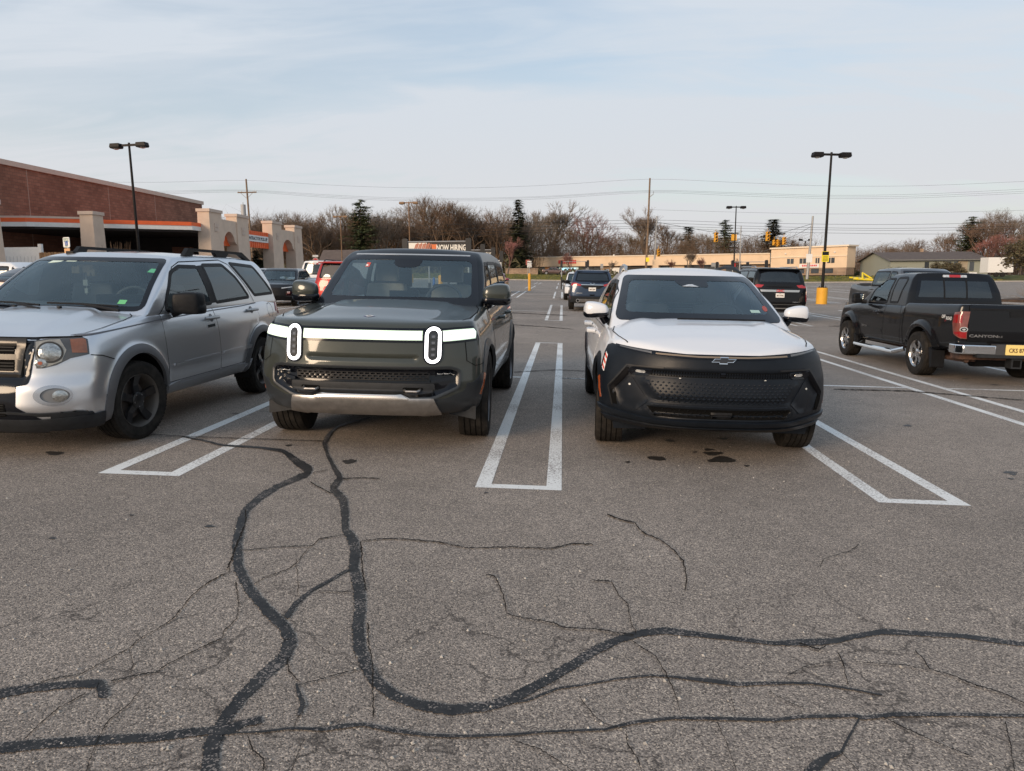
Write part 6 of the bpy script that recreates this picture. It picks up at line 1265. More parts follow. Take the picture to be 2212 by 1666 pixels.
        c.drape('fuel_flap', SILVER, 'S', circ(3.98, 1.02, .085, n=24), sg=s_, off=.003, thick=.003, step=.05); c.seam('S', circ(3.98, 1.02, .088, -80, 120, 20), w_=.006, off=.0045, sg=s_)
        c.drape('tail_lamp', REDL, 'S', [(4.18, 1.00), (4.42, .98), (4.42, 1.16), (4.24, 1.17)], sg=s_, off=.008, thick=.01, step=.05)
        c.drape('key_pad', GLB, 'S', rnd_poly([(2.24, .905), (2.40, .912), (2.40, .942), (2.24, .935)], .006), sg=s_, off=.006, thick=.004, step=.05)
    c.handle(2.35, 1.005, SILV, off=.042, ln=.23, h=.036); c.handle(3.40, 1.045, SILV, off=.042, ln=.23, h=.036)
    for s_ in (-1, 1): c.seam('T', [(s_ * .70, .31), (s_ * .76, .40), (s_ * .785, .6), (s_ * .79, .9), (s_ * .77, 1.06), (s_ * .70, 1.14)], w_=.008, name='bonnet_gap')
    # glasshouse
    G_ = dict(L=4.42, hw=[(0, .845), (6, .845)], wz=[(0, 1.0), (.5, .935), (.85, .855), (1, .77)], zb=[(0, 1.05), (6, 1.10)], zt=[(0, 1.62), (1.9, 1.625), (2.5, 1.655), (3.5, 1.66), (4.4, 1.61)], crown=[(0, .03), (2, .04), (3, .035), (5, .03)],
              yf=[(0, .98), (.25, 1.17), (.5, 1.37), (.75, 1.59), (.92, 1.75), (1, 1.89)], yr=[(0, .0), (.5, .10), (1, .28)], kf=.13, pf=2.4, kr=.10, q=2.5)
    fr = rnd_poly([(-.775, 1.145), (.775, 1.145), (.645, 1.590), (-.645, 1.590)], .05)
    wf = rnd_poly([(1.53, 1.120), (2.46, 1.160), (2.36, 1.535), (2.00, 1.535), (1.80, 1.475), (1.58, 1.23)], .03); wr = rnd_poly([(2.585, 1.165), (3.44, 1.200), (3.20, 1.43), (2.97, 1.565), (2.50, 1.555)], .03); wq = rnd_poly([(3.63, 1.220), (4.19, 1.235), (3.82, 1.560), (3.20, 1.585)], .03)
    c.cabin(G_, SILVER, [(wf, glassm('grey_glass', (.60, .66, .67), .12, (.10, .12, .13), .12)), (wr, glassm('deep_tint', (.03, .03, .035), .10, (.045, .045, .05), .6)), (wq, MATS['deep_tint'])], (fr, WS1, .018), (rnd_poly([(-.6, 1.2), (.6, 1.2), (.55, 1.52), (-.55, 1.52)], .05), MATS['deep_tint']), n=(72, 150, 38), it=11, ti=.014)
    for s_ in (-1, 1):
        c.drape('pillar_trim', BLK, 'S', [(2.462, 1.155), (2.585, 1.162), (2.505, 1.56), (2.36, 1.55)], sg=s_, off=.004, thick=.008, on='gh', step=.06)
        c.seam('S', [(1.38, 1.08), (1.50, 1.16), (1.68, 1.36), (1.86, 1.53), (2.06, 1.585), (2.98, 1.625), (3.13, 1.58), (3.45, 1.30), (3.56, 1.14)], w_=.008, off=.003, sg=s_, on='gh', name='door_frame_gap')
        c.mirror(s_, (1.02, 1.60, 1.195), (.225, .15, .175), BLK, BLK, stalk=(.86, 1.58, 1.09), taper=.15, glass=CHR, rd=.3)
        mb = MB(); x = s_ * .60   # raised roof rail
        mb.prism([(2.32, 1.655), (2.42, 1.738), (3.75, 1.735), (4.05, 1.62), (3.92, 1.62), (3.68, 1.705), (3.38, 1.708), (3.30, 1.65), (3.10, 1.65), (3.02, 1.708), (2.54, 1.708), (2.50, 1.655)], 'x', x - .022, x + .022); mb.build('roof_rail', BLK, c.root)
    CR = mat('charcoal_seat', (.16, .165, .17), .75)
    for x in (-.36, .36): c.seat(x, 2.28, 1.0, CR, .5, .45)
    c.seat(0, 3.2, 1.0, CR, 1.2, .32, False)
    c.blob('dashboard', mat('dash_grey', (.09, .095, .095), .7), (0, 1.42, 1.10), (1.45, .42, .16), it=3); c.steering(.37, 1.72, 1.16, .19, mat('wheel_cover', (.22, .19, .15), .8, noise=.5, nscale=25)); c.blob('instrument_hood', CABIN, (.37, 1.56, 1.20), (.40, .2, .12), it=3)
    mb = MB(); mb.box(-.13, .13, 1.87, 1.90, 1.46, 1.53); mb.build('inside_mirror', BLK, c.root)
    MATS.pop('plush_tan', None); PL = mat('plush_tan', (.24, .17, .10), .95, noise=.3, nscale=30)
    p = c.blob('plush_toy', PL, (-.10, 1.80, 1.50), (.17, .10, .085), it=3); c.blob('plush_head', PL, (-.18, 1.76, 1.485), (.085, .08, .07), it=3, par=p)
    for x in (-.05, .0): c.blob('plush_leg', PL, (x - .02, 1.77, 1.46), (.035, .04, .07), it=2, par=p)
    p = c.blob('hanging_charm', mat('charm_white', (.5, .5, .42), .7), (-.13, 1.80, 1.36), (.05, .03, .06), it=2); c.blob('charm_bead', MATS['charm_white'], (-.125, 1.80, 1.28), (.035, .03, .05), it=2, par=p); mb = MB(); mb.tube([(-.13, 1.8, 1.46), (-.13, 1.8, 1.24)], .004, 5); mb.build('charm_cord', MATS['charm_white'], p)
    c.drape('windscreen_sticker', mat('sticker_green', (.10, .40, .22), .5), 'F', [(.60, 1.475), (.665, 1.47), (.675, 1.505), (.61, 1.51)], off=.003, thick=.001, on='gh'); c.drape('green_permit', mat('permit_green', (.14, .48, .20), .5), 'F', [(.555, 1.185), (.62, 1.182), (.618, 1.218), (.553, 1.22)], off=.003, thick=.001, on='gh')
    c.drape('white_card', mat('card_mint', (.55, .66, .58), .6), 'F', [(-.44, 1.545), (-.30, 1.56), (-.27, 1.575), (-.41, 1.575)], off=.003, thick=.001, on='gh'); c.drape('white_card', MATS['card_mint'], 'F', [(-.25, 1.565), (-.14, 1.565), (-.12, 1.578), (-.22, 1.58)], off=.003, thick=.001, on='gh')
    for x0, x1 in ((-.62, -.10), (-.04, .60)):
        S = c.surf['gh']; P0 = S.hit(Vector((x1, -3, 1.155)), Vector((0, 1, 0)))[0]; P1 = S.hit(Vector((x0, -3, 1.175)), Vector((0, 1, 0)))[0]; mb = MB(); o_ = Vector((0, -.035, .012)); mb.tube([P0 + o_, (P0 + P1) / 2 + o_ * 1.5, P1 + o_], .010, 6); mb.tube([(P0 + P1) / 2 + o_ * 1.5, P0 + Vector((.06, -.12, -.02))], [.009, .014], 6); mb.build('wiper', BLK, c.root, True)
    c.blob('roof_antenna', BLK, (-.35, 1.98, 1.655), (.09, .16, .035), it=3)
    for x in (-.30, .12): c.blob('washer_nozzle', BLK, (x, 1.02, 1.155), (.03, .03, .014), it=1)
    BW = mat('black_wheel_paint', (.012, .012, .013), .35, coat=.3); c.wheels4(.80, (.91, 3.62), .352, .235, .236, (5, .036, .040, .0, .03), mat('grey_rim_edge', (.10, .09, .08), .5, metal=.4), BW, -9)
    for s_ in (-1, 1): mb = MB(); mb.box(min(s_ * .70, s_ * .88), max(s_ * .70, s_ * .88), 1.335, 1.345, .22, .40); mb.box(min(s_ * .70, s_ * .88), max(s_ * .70, s_ * .88), 3.24, 3.25, .24, .42); mb.build('mud_guard', BLK, c.root)
    return c
silver_suv()
# ------------------------------------------------------------------ black compact pickup (right), tail towards us
BLACKP = paint('black_paint', (.004, .0045, .006), .0, .25, .01)
def black_pickup():
    c = Car('pickup_truck', 'black extended cab pickup with chrome wheels, flared arches and yellow plate', 'pickup truck', (6.83, 16.84), 179.3, L=5.26)
    BLACKP.node_tree.nodes['Principled BSDF'].inputs['Coat Weight'].default_value = .4
    W = [(.88, .355), (4.11, .355)]; Ra = .455; L = 5.26
    hw = [(0, .78), (.3, .83), (.8, .86), (2, .865), (4.6, .865), (5.26, .845)]
    H = dict(L=L, hw=hw, wz=[(0, .93), (.15, .97), (.45, 1.0), (.75, .99), (.93, .965), (1, .94)], zb=[(0, .42), (.5, .40), (1.4, .40), (3.4, .42), (4.6, .48), (5.26, .56)],
             zt=[(0, .98), (.3, 1.02), (1.2, 1.10), (1.8, 1.12), (3.36, 1.13), (3.40, 1.185), (4.6, 1.20), (5.26, 1.215)], crown=[(0, 0), (.4, .05), (1.2, .05), (1.6, .02), (5.26, 0)],
             yf=[(0, .08), (.3, .0), (1, .10)], yr=[(0, .02), (.3, .0), (1, .02)], kf=.2, pf=3.5, kr=.025, pr_=8)
    def bed(V):
        V = V.copy(); x, y, z = V.T; k = (z > 1.05) & (np.abs(x) < .745) & (y > 3.46) & (y < 5.17); V[k, 2] -= .48; return V
    rearw = [(p, q) for p, q in W]
    c.body(H, BLACKP, W, Ra, mods=[flare(W, Ra, .035, .10, .04), bed], n=(52, 120, 30), it=3, zones=[(lambda p: (p[:, 2] < 1.12) & (np.abs(p[:, 0]) < .74) & (p[:, 1] > 3.5) & (p[:, 1] < 5.15) & (p[:, 2] > .6), BLK)])
    for g in (-1, 1):
        for i, (y, z) in enumerate(W):
            a0, a1 = (-12, 192); o_ = circ(y, z, Ra + .115, a0, a1, 36); c.drape('arch_flare', BLACKP, 'S', o_ + circ(y, z, Ra - .003, a1, a0, 36), sg=g, off=.028, thick=.05, step=.04, lip=.02)
            mb = MB(); yb = y + Ra + .0; mb.prism([(yb - .06, .50), (yb + .07, .46), (yb + .08, .20 if i else .24), (yb + .03, .18 if i else .22)], 'x', min(g * .70, g * .90), max(g * .70, g * .90)); mb.build('mud_flap', BLK, c.root)
        fd = rnd_poly([(1.50, .47), (2.52, .47), (2.56, .8), (2.56, 1.11), (1.52, 1.10), (1.44, .9)], .03); rd = rnd_poly([(2.545, .47), (3.26, .47), (3.30, .8), (3.20, 1.12), (2.585, 1.11), (2.585, .8)], .04)
        for pts in (fd, rd): d = c.drape('door', BLACKP, 'S', pts, sg=g, off=.003, thick=.004, step=.07); c.drape('door_gap', mat('gap_grey', (.0, .0, .0), .9), 'S', offs(pts, .006), [offs(pts, .0005)], sg=g, off=.0015, thick=0, step=.08, par=d)
        c.seam('S', [(3.385, .48), (3.39, 1.17)], w_=.014, off=.002, sg=g, name='bed_gap')
        mb = MB(); x = g * .93; mb.tube([(g * .80, 1.42, .36), (x, 1.50, .305), (x, 2.4, .30), (x, 3.28, .31), (g * .80, 3.4, .37)], .042, 10); mb.build('step_bar', CHR, c.root, True)
        c.drape('body_moulding', BLACKP, 'S', rnd_poly([(1.55, .60), (2.5, .60), (2.5, .66), (1.55, .66)], .01), sg=g, off=.01, thick=.008, step=.1)
        # tail lamp
        tl = [(4.985, 1.085), (5.15, 1.10), (5.262, 1.105)]
        lw = [(.705, 5.26, 1.105), (.80, 5.255, 1.105), (.865, 5.14, 1.085), (.868, 5.11, .93), (.862, 5.16, .76), (.80, 5.25, .70), (.715, 5.26, .695), (.722, 5.26, .90)]
        DR = mat('deep_red_lens', (.26, .008, .010), .15, coat=1)
        T = c.drape('tail_lamp', mat('smoky_red', (.17, .050, .038), .12, coat=1, noise=.3, nscale=12), 'D', c.cyr(lw), sg=g, off=.010, thick=.012, step=.04)
        c.drape('red_segment', DR, 'D', c.cyr([(.73, 5.26, .80), (.80, 5.25, .80), (.855, 5.17, .80), (.85, 5.17, .77), (.80, 5.25, .715), (.73, 5.26, .71)]), sg=g, off=.013, thick=.003, step=.03, par=T)
        c.drape('red_segment', DR, 'D', c.cyr([(.80, 5.25, 1.06), (.862, 5.13, 1.05), (.862, 5.13, .93), (.80, 5.25, .93)]), sg=g, off=.013, thick=.003, step=.03, par=T)
        u0 = math.atan2(.765, 1.09); c.drape('reverse_lens', CLRL, 'D', circ(u0, .835, .038, n=18), sg=g, off=.014, thick=.004, step=.02, par=T); c.drape('lens_hole', GLB, 'D', circ(u0, .835, .028, n=18), [circ(u0, .835, .016, n=12)], sg=g, off=.0185, thick=.001, step=.02, par=T)
    c.handle(2.30, .97, BLACKP, off=.045, ln=.2, h=.045)
    # tailgate
    tg = rnd_poly([(-.70, 1.20), (.70, 1.20), (.70, .66), (-.70, .66)], .02); t = c.drape('tailgate', BLACKP, 'R', tg, off=.006, thick=.006, step=.07); c.drape('tailgate_gap', GAP, 'R', offs(tg, .008), [offs(tg, .0005)], off=.002, thick=0, step=.07, par=t)
    c.drape('tailgate_ledge', BLK, 'R', [(-.69, 1.155), (.69, 1.155), (.69, 1.125), (-.69, 1.125)], off=.012, thick=.006, step=.08, par=t)
    c.drape('handle_bezel', BLK, 'R', rnd_poly([(-.13, 1.12), (.13, 1.12), (.12, 1.03), (-.12, 1.03)], .01), off=.014, thick=.008, step=.05, par=t)
    SV = mat('silver_letter', (.42, .41, .40), .3, metal=.8)
    c.text('CANYON', .056, SV, 'R', .475, .742, off=.010, sx=1.7, bold=.001, flipu=-1, par=t); c.text('SLE', .036, SV, 'R', .235, .738, off=.010, sx=1.4, flipu=-1, par=t)
    c.text('OFF', .072, WHT, 'S', 4.80, 1.005, off=.006, sx=.85, bold=.002, sg=1, rot=0); c.text('ROAD', .072, WHT, 'S', 4.965, .985, off=.006, sx=.85, bold=.002, sg=1); c.text('Z71', .034, mat('letter_red', (.45, .03, .03), .5), 'S', 4.87, .945, off=.006, sg=1)
    c.text('CANYON', .058, SV, 'S', 1.72, .68, off=.016, sx=1.1, sg=1)
    # chrome bumper with dark centre step
    mb = MB()
    def bar(x0, x1, y0, z0, z1): mb.box(x0, x1, 5.22, y0, z0, z1)
    for g in (-1, 1):
        q = MB(); P_ = [(g * .34, 5.40), (g * .80, 5.38), (g * .885, 5.28), (g * .885, 5.10), (g * .84, 5.10), (g * .84, 5.24), (g * .34, 5.26)]
        zt_, zb_ = .615, .475; n = len(P_); vs = [(a, b + (.0 if k else -.0), z) for k, z in enumerate((zb_, zt_)) for a, b in P_]
        vs += []; q.add(vs, [tuple(range(n)), tuple(range(2 * n - 1, n - 1, -1))] + [(i, n + i, n + (i + 1) % n, (i + 1) % n) for i in range(n)]); o = q.build('bumper', CHR, c.root, True, 25)
        md = o.modifiers.new('b', 'BEVEL'); md.width = .018; md.segments = 3
    mb.box(-.34, .34, 5.24, 5.385, .47, .63); mb.build('bumper_step', mat('bumper_grey', (.05, .05, .052), .5), c.root); mb = MB(); mb.box(-.60, .60, 5.27, 5.395, .43, .475); mb.build('bumper_pad', CLAD, c.root)
    c.plate(5.395, .555, True, 'CKS 87', mat('plate_yellow', (.80, .62, .22), .5), .055, col=(.09, .04, .02), size=.088)
    mb = MB(); mb.box(-.075, .075, 5.18, 5.34, .27, .42); mb.build('hitch', CLAD, c.root); mb = MB(); mb.box(-.05, .05, 5.341, 5.345, .295, .395); mb.build('hitch_hole', GAP, c.root)
    RUST = mat('rusty_steel', (.085, .045, .03), .85, noise=.5, nscale=12)
    mb = MB(); mb.box(-.75, .75, 4.9, 5.2, .38, .50); mb.box(-.5, -.42, .4, 5.0, .33, .44); mb.box(.42, .5, .4, 5.0, .33, .44); mb.tube([(-.75, 4.11, .355), (.75, 4.11, .355)], .05, 10); mb.tube([(-.05, 4.11, .355), (.12, 4.11, .355)], .14, 12); mb.tube([(.62, 4.0, .33), (.62, 5.15, .36)], .035, 8); mb.build('chassis', RUST, c.root)
    mb = MB(); mb.tube([(-.3, 4.75, .40), (.35, 4.75, .40)], .17, 14); mb.build('spare_wheel', BLK, c.root, True)
    # cab
    G_ = dict(L=3.40, hw=[(0, .82), (6, .82)], wz=[(0, 1.0), (.5, .93), (.85, .835), (1, .74)], zb=[(0, 1.06), (6, 1.08)], zt=[(0, 1.64), (2.1, 1.66), (2.7, 1.69), (3.4, 1.685)], crown=[(0, .02), (2, .025), (3.4, .02)],
              yf=[(0, 1.10), (.3, 1.38), (.6, 1.72), (.85, 2.0), (1, 2.22)], yr=[(0, .0), (.5, .05), (1, .17)], kf=.14, pf=2.4, kr=.03, q=3.)
    DT = glassm('dark_rear_glass', (.08, .085, .09), .14, (.02, .02, .022), .3)
    wf = rnd_poly([(1.70, 1.155), (2.52, 1.16), (2.54, 1.585), (2.22, 1.585), (2.00, 1.52), (1.83, 1.38)], .03); wr = rnd_poly([(2.66, 1.165), (2.98, 1.17), (3.06, 1.58), (2.98, 1.61), (2.66, 1.60)], .04)
    c.cabin(G_, BLACKP, [(wf, SIDEG), (wr, mat('dull_black_glass', (.010, .011, .013), .12, spec=.4))], (rnd_poly([(-.70, 1.15), (.70, 1.15), (.60, 1.60), (-.60, 1.60)], .05), SIDEG, .03), (rnd_poly([(-.665, 1.245), (.665, 1.245), (.585, 1.600), (-.585, 1.600)], .04), DT), n=(44, 70, 20), it=2)
    c.drape('window_bar', BLK, 'R', [(-.20, 1.25), (-.175, 1.25), (-.175, 1.595), (-.20, 1.595)], off=.006, thick=.006, on='gh', step=.06); c.drape('window_bar', BLK, 'R', [(.175, 1.25), (.20, 1.25), (.20, 1.595), (.175, 1.595)], off=.006, thick=.006, on='gh', step=.06)
    c.drape('window_slider', BLK, 'R', [(-.175, 1.25), (.175, 1.25), (.175, 1.27), (-.175, 1.27)], off=.006, thick=.006, on='gh', step=.06)
    bl = c.drape('brake_lamp', CLRL, 'R', rnd_poly([(-.20, 1.625), (.20, 1.625), (.20, 1.665), (-.20, 1.665)], .01), off=.012, thick=.012, on='gh', step=.05); c.drape('red_segment', REDL, 'R', [(-.095, 1.624), (.095, 1.624), (.095, 1.666), (-.095, 1.666)], off=.014, thick=.003, on='gh', step=.05, par=bl)
    for g in (-1, 1): c.mirror(g, (1.00, 1.62, 1.215), (.20, .13, .17), BLK, BLK, stalk=(.84, 1.66, 1.14), taper=.1, glass=CHR, rd=.3)
    for x in (-.36, .36): c.seat(x, 2.35, 1.0, mat('grey_cloth_seat', (.07, .07, .07), .9), .5, .42)
    c.blob('dashboard', CABIN, (0, 1.62, 1.10), (1.4, .35, .12), it=3); c.steering(.36, 1.85, 1.15, .18)
    CW = mat('polished_alloy', (.62, .61, .60), .18, metal=1, noise=.12, nscale=15); c.wheels4(.80, (.88, 4.11), .362, .255, .222, (6, .030, .042, .0, .02), CW)
    return c
black_pickup()
# ------------------------------------------------------------------ the other cars of the lot, each with its own proportions
def auto(name, label, loc, yaw, col, L=4.7, W=1.88, H=1.68, zbelt=1.02, hood=.95, ax=(.92, 3.75), R=.36, rim=.25, cowl=1.15, roof0=2.05, rear_rake=.35, nose=.78, tailz=1.05, sedan=False, z=None, group=None, rimm=None, cat='car', rails=None, clad=True, glass=None, pill=2.45, rear0=None, n=(30, 64, 16), tw=.85, deck=None, pickup=None, ri=.62):
    c = Car(name, label, cat, loc, yaw, L=L, z=z, group=group); h = W / 2; Wl = [(ax[0], R), (ax[1], R)]; Ra = R + .065
    zt = [(0, nose + .02), (.2, nose + .07), (cowl, hood + .05), (cowl + .5, zbelt)] + ([(L - 1.3, zbelt), (L, deck or tailz)])
    Hh = dict(L=L, hw=[(0, h * .90), (.4, h * .97), (1, h), (L - .8, h), (L, h * .96)], wz=[(0, .92), (.2, .98), (.5, 1.0), (.85, .975), (1, .93)], zb=[(0, .27), (.5, .25), (L - .8, .28), (L, .36)], zt=zt,
              crown=[(0, 0), (.3, .04), (cowl, .06), (cowl + .4, .02), (L, .02)], yf=[(0, .12), (.3, 0), (.7, .03), (1, .12)], yr=[(0, .10), (.3, 0), (.7, .02), (1, .06)], kf=.28, pf=3., kr=.12, pr_=4.)
    mods = [flare(Wl, Ra, .02, .05, .05)]
    if pickup:
        def bedm(V): V = V.copy(); k = (V[:, 2] > zbelt - .1) & (np.abs(V[:, 0]) < h - .10) & (V[:, 1] > pickup + .05) & (V[:, 1] < L - .1); V[k, 2] -= .45; return V
        mods.append(bedm)
    c.body(Hh, col, Wl, Ra, mods=mods, n=(n[0], n[1] + 14, n[2] + 4), it=2, toprect=(cowl + .3, (pickup or L) - .3, h - .15), zones=[(lambda p: p[:, 2] < .42, BLK), (ringzone(Wl, 0, Ra + .03), BLK)] if clad else ())
    for g in (-1, 1):
        if clad:
            for y, zz in Wl: c.drape('arch_cladding', BLK, 'S', circ(y, zz, Ra + .04, -5, 185, 20) + circ(y, zz, Ra - .004, 185, -5, 20), sg=g, off=.006, thick=.02, step=.08)
            c.drape('rocker_cladding', BLK, 'S', [(ax[0] + Ra, .26), (ax[1] - Ra, .27), (ax[1] - Ra, .40), (ax[0] + Ra, .40)], sg=g, off=.008, thick=.02, step=.15)
        e = (pickup or L)
        for a, b in ((cowl + .22, pill), (pill + .012, min(ax[1] - Ra * .55, e - .1))):
            pts = rnd_poly([(a, .42), (b - (0 if b == pill else .1), .42), (b, .8), (b, zbelt - .03), (a, zbelt - .05)], .04, 2); d = c.drape('door', col, 'S', pts, sg=g, off=.004, thick=.004, step=.14); c.drape('door_gap', GAP, 'S', offs(pts, .008), [offs(pts, .0005)], sg=g, off=.002, thick=0, step=.14, par=d)
    c.handle(pill - .2, zbelt - .12, col, ln=.2, cup=False); c.handle(min(ax[1] - .3, (pickup or L) - .35), zbelt - .10, col, ln=.2, cup=False)
    e = pickup or (L - (.75 if sedan else .02)); rt = zt[-1][1]
    G_ = dict(L=e, hw=[(0, h * .91), (9, h * .91)], wz=[(0, 1.0), (.5, .935), (.85, .86), (1, .78)], zb=[(0, zbelt - .03), (9, zbelt - .02)], zt=[(0, H - .05), (roof0, H - .05), (roof0 + .7, H - .02), (e - .8, H - .03), (e, H - .07)], crown=[(0, .02), (9, .02)],
              yf=[(0, cowl - .02), (.5, (cowl + roof0) / 2 - .05), (.85, roof0 - .2), (1, roof0)], yr=[(0, .0), (.4, rear_rake * .3), (1, rear_rake)], kf=.14, pf=2.3, kr=.14, pr_=3., q=3.)
    gl = glass or TINT; zt_ = H - .14; zb_ = zbelt + .035; a0 = cowl + .42; a1 = roof0 + .18
    wins = [(rnd_poly([(a0, zb_), (pill - .06, zb_), (pill - .06, zt_), (a1, zt_ - .02)], .03, 2), gl)]
    le = ax[1] - .05 if not sedan else min(ax[1] + .1, e - rear_rake * .3 - .2)
    if pickup: le = pickup - .18
    wins.append((rnd_poly([(pill + .05, zb_), (le - .06, zb_), (le - (.25 if sedan else .06), zt_), (pill + .05, zt_)], .03, 2), gl))
    if not sedan and not pickup: wins.append((rnd_poly([(le + .08, zb_ + .02), (e - .30, zb_ + .04), (e - .22 - rear_rake * .8, zt_ - .02), (le + .06, zt_)], .03, 2), gl))
    wb = h * .80; wt = h * .70; rb = max(zbelt + .06, (tailz + .045) if not (pickup or sedan) else 0)
    c.cabin(G_, col, wins, (rnd_poly([(-wb, zbelt + .04), (wb, zbelt + .04), (wt, H - .13), (-wt, H - .13)], .04, 2), WS1 if yaw < 60 else SIDEG, .03), (rnd_poly([(-wb * .93, rb), (wb * .93, rb), (wt * .93, H - .15), (-wt * .93, H - .15)], .05, 2), gl), n=(n[0], n[1], 14), it=2)
    for g in (-1, 1): c.mirror(g, (h + .07, cowl + .42, zbelt + .09), (.20, .14, .14), col if not clad else BLK, BLK)
    if rails:
        for g in (-1, 1): mb = MB(); x = g * h * .72; mb.tube([(x, roof0 + .1, H - .04), (x, roof0 + .3, H + .025), (x, e - .8, H + .02), (x, e - .5 - rear_rake * .3, H - .05)], .022, 6); mb.build('roof_rail', rails, c.root, True)
    c.wheels4(h - .115, ax, R, .23, rim, (5, .03, .045, .03, .02), rimm or mat('grey_alloy', (.12, .125, .135), .3, metal=.8, noise=.1))
    return c
def rearkit(c, H, zb, lamps, platez, txt, h, bumper=.50, platem=None, sub='', off=.02):
    for pts in lamps: c.both('tail_lamp', REDL, 'D', c.cyr(pts), off=.008, thick=.012, step=.05)
    if platez: c.plate(None, platez, True, txt, platem or WHT, size=.075, sub=sub, off=off)
SW = mat('soft_white_paint', (.70, .71, .72), .35, coat=1)
# dark blue crossover, tail to us
BLUE = paint('deep_blue', (.022, .040, .075), .4, .3, .05); c = auto('parked_suv', 'dark blue crossover seen from behind, chrome bar between red tail lamps', (1.22, 36.6), 180, BLUE, L=4.78, W=1.93, H=1.74, zbelt=1.10, tailz=1.20, rear_rake=.42, n=(44, 64, 30), rails=SILV, glass=TINT, group='cars parked farther down the lot')
L_ = 4.78; rearkit(c, 1.7, 1.1, [[(.50, 4.74, 1.04), (.95, 4.45, 1.06), (.95, 4.42, 1.19), (.86, 4.55, 1.23), (.62, 4.70, 1.15), (.46, 4.74, 1.10)]], .91, 'EMF 2089', .96, sub='Michigan')
c.drape('chrome_bar', CHR, 'R', [(-.47, 1.085), (.47, 1.085), (.47, 1.105), (-.47, 1.105)], off=.02, thick=.02, step=.08); c.drape('recess_panel', BLK, 'R', [(-.55, 1.075), (.55, 1.075), (.30, .93), (-.30, .93)], off=.006, thick=.003, step=.06)
c.drape('bumper_cladding', CLAD, 'D', c.cyr([(-.93, 4.5, .62), (-.6, 4.74, .60), (.6, 4.74, .60), (.93, 4.5, .62), (.93, 4.5, .34), (-.93, 4.5, .34)]), off=.012, thick=.02, step=.06); c.drape('skid_plate', SATIN, 'R', rnd_poly([(-.62, .50), (.62, .50), (.55, .36), (-.55, .36)], .03), off=.022, thick=.02, step=.08)
for g in (-1, 1): mb = MB(); mb.tube([(g * .60, 4.6, .42), (g * .60, 4.80, .42)], .075, 14); e_ = mb.build('exhaust', SILV, c.root, True); mb = MB(); mb.tube([(g * .60, 4.801, .42), (g * .60, 4.806, .42)], .055, 14); mb.build('exhaust_hole', GAP, e_)
c.both('reflector', REDL, 'D', c.cyr([(.86, 4.55, .62), (.93, 4.45, .66), (.93, 4.45, .50), (.88, 4.52, .48)]), off=.016, thick=.006, step=.05); c.text('EXPLORE', .045, SILV, 'R', .55, .74, off=.01, flipu=-1, sx=1.1) if False else c.drape('badge_strip', SILV, 'R', [(.42, .735), (.66, .735), (.66, .75), (.42, .75)], off=.01, thick=.004); c.drape('badge_strip', SILV, 'R', [(-.70, .72), (-.42, .72), (-.42, .735), (-.70, .735)], off=.01, thick=.004)
c.drape('oval_badge', CHR, 'R', circ(0, 1.145, .085, ry=.035, n=24), off=.012, thick=.008, step=.03); c.drape('oval_face', BLUE, 'R', circ(0, 1.145, .072, ry=.027, n=24), off=.0135, thick=.002, step=.03); c.drape('gate_handle', GAP, 'R', rnd_poly([(-.12, .69), (.12, .69), (.09, .64), (-.09, .64)], .01), off=.008, thick=.002)
S_ = c.surf['gh'].hit(Vector((-.1, 8, 1.19)), Vector((0, -1, 0)))[0]; mb = MB(); mb.tube([S_ + Vector((.15, .03, 0)), S_ + Vector((-.42, .05, .02))], [.02, .008], 6); mb.build('rear_wiper', BLK, c.root); mb = MB(); mb.box(-.66, .66, 4.18, 4.36, 1.655, 1.685); mb.build('spoiler', BLUE, c.root)
# black full size, tail to us
YB = paint('black_paint', (1, 1, 1)); c = auto('parked_suv', 'black full size four wheel drive from behind with wide chrome badge strip', (7.72, 32.6), 180, YB, L=5.35, W=2.04, H=1.93, zbelt=1.22, tailz=1.32, hood=1.12, nose=.95, ax=(.95, 4.02), R=.40, rim=.28, rear_rake=.20, cowl=1.3, roof0=2.2, pill=2.6, n=(44, 64, 30), rails=SILV, glass=TINT, clad=False, group='cars parked farther down the lot')
rearkit(c, 1.9, 1.2, [[(.94, 5.15, 1.30), (1.02, 4.98, 1.32), (1.02, 4.95, .72), (.92, 5.2, .70), (.90, 5.2, .90), (.93, 5.2, 1.0)], [(.58, 5.30, 1.29), (.93, 5.18, 1.31), (.93, 5.18, 1.19), (.66, 5.28, 1.20)]], .925, 'BFX 0936', 1.02, sub='Michigan')
c.drape('chrome_strip', mat('brushed_strip', (.55, .53, .50), .25, metal=.9), 'R', rnd_poly([(-.66, 1.045), (.66, 1.045), (.70, 1.12), (-.70, 1.12)], .015), off=.02, thick=.02, step=.08); c.text('GMC', .11, mat('letter_red', (1, 1, 1)), 'R', .0, 1.08, off=.024, flipu=-1, sx=1.15, bold=.004); c.text('DENALI', .055, SILV, 'R', -.58, .69, off=.012, flipu=-1, sx=1.3)
c.both('lamp_white', CLRL, 'D', c.cyr([(.925, 5.2, 1.22), (.945, 5.17, 1.22), (.945, 5.17, .86), (.925, 5.2, .86)]), off=.022, thick=.004, step=.05)
c.drape('bumper_chrome', SILV, 'D', c.cyr([(-.90, 5.1, .50), (-.5, 5.33, .485), (.5, 5.33, .485), (.90, 5.1, .50), (.90, 5.1, .465), (.5, 5.33, .45), (-.5, 5.33, .45), (-.90, 5.1, .465)]), off=.02, thick=.01, step=.06)
c.drape('bumper_line', mat('line_grey', (.10, .10, .10), .4), 'R', [(-.8, .595), (.8, .595), (.8, .61), (-.8, .61)], off=.01, thick=.004, step=.1); mb = MB(); mb.box(-.78, .78, 5.04, 5.26, 1.835, 1.87); mb.build('spoiler', YB, c.root)
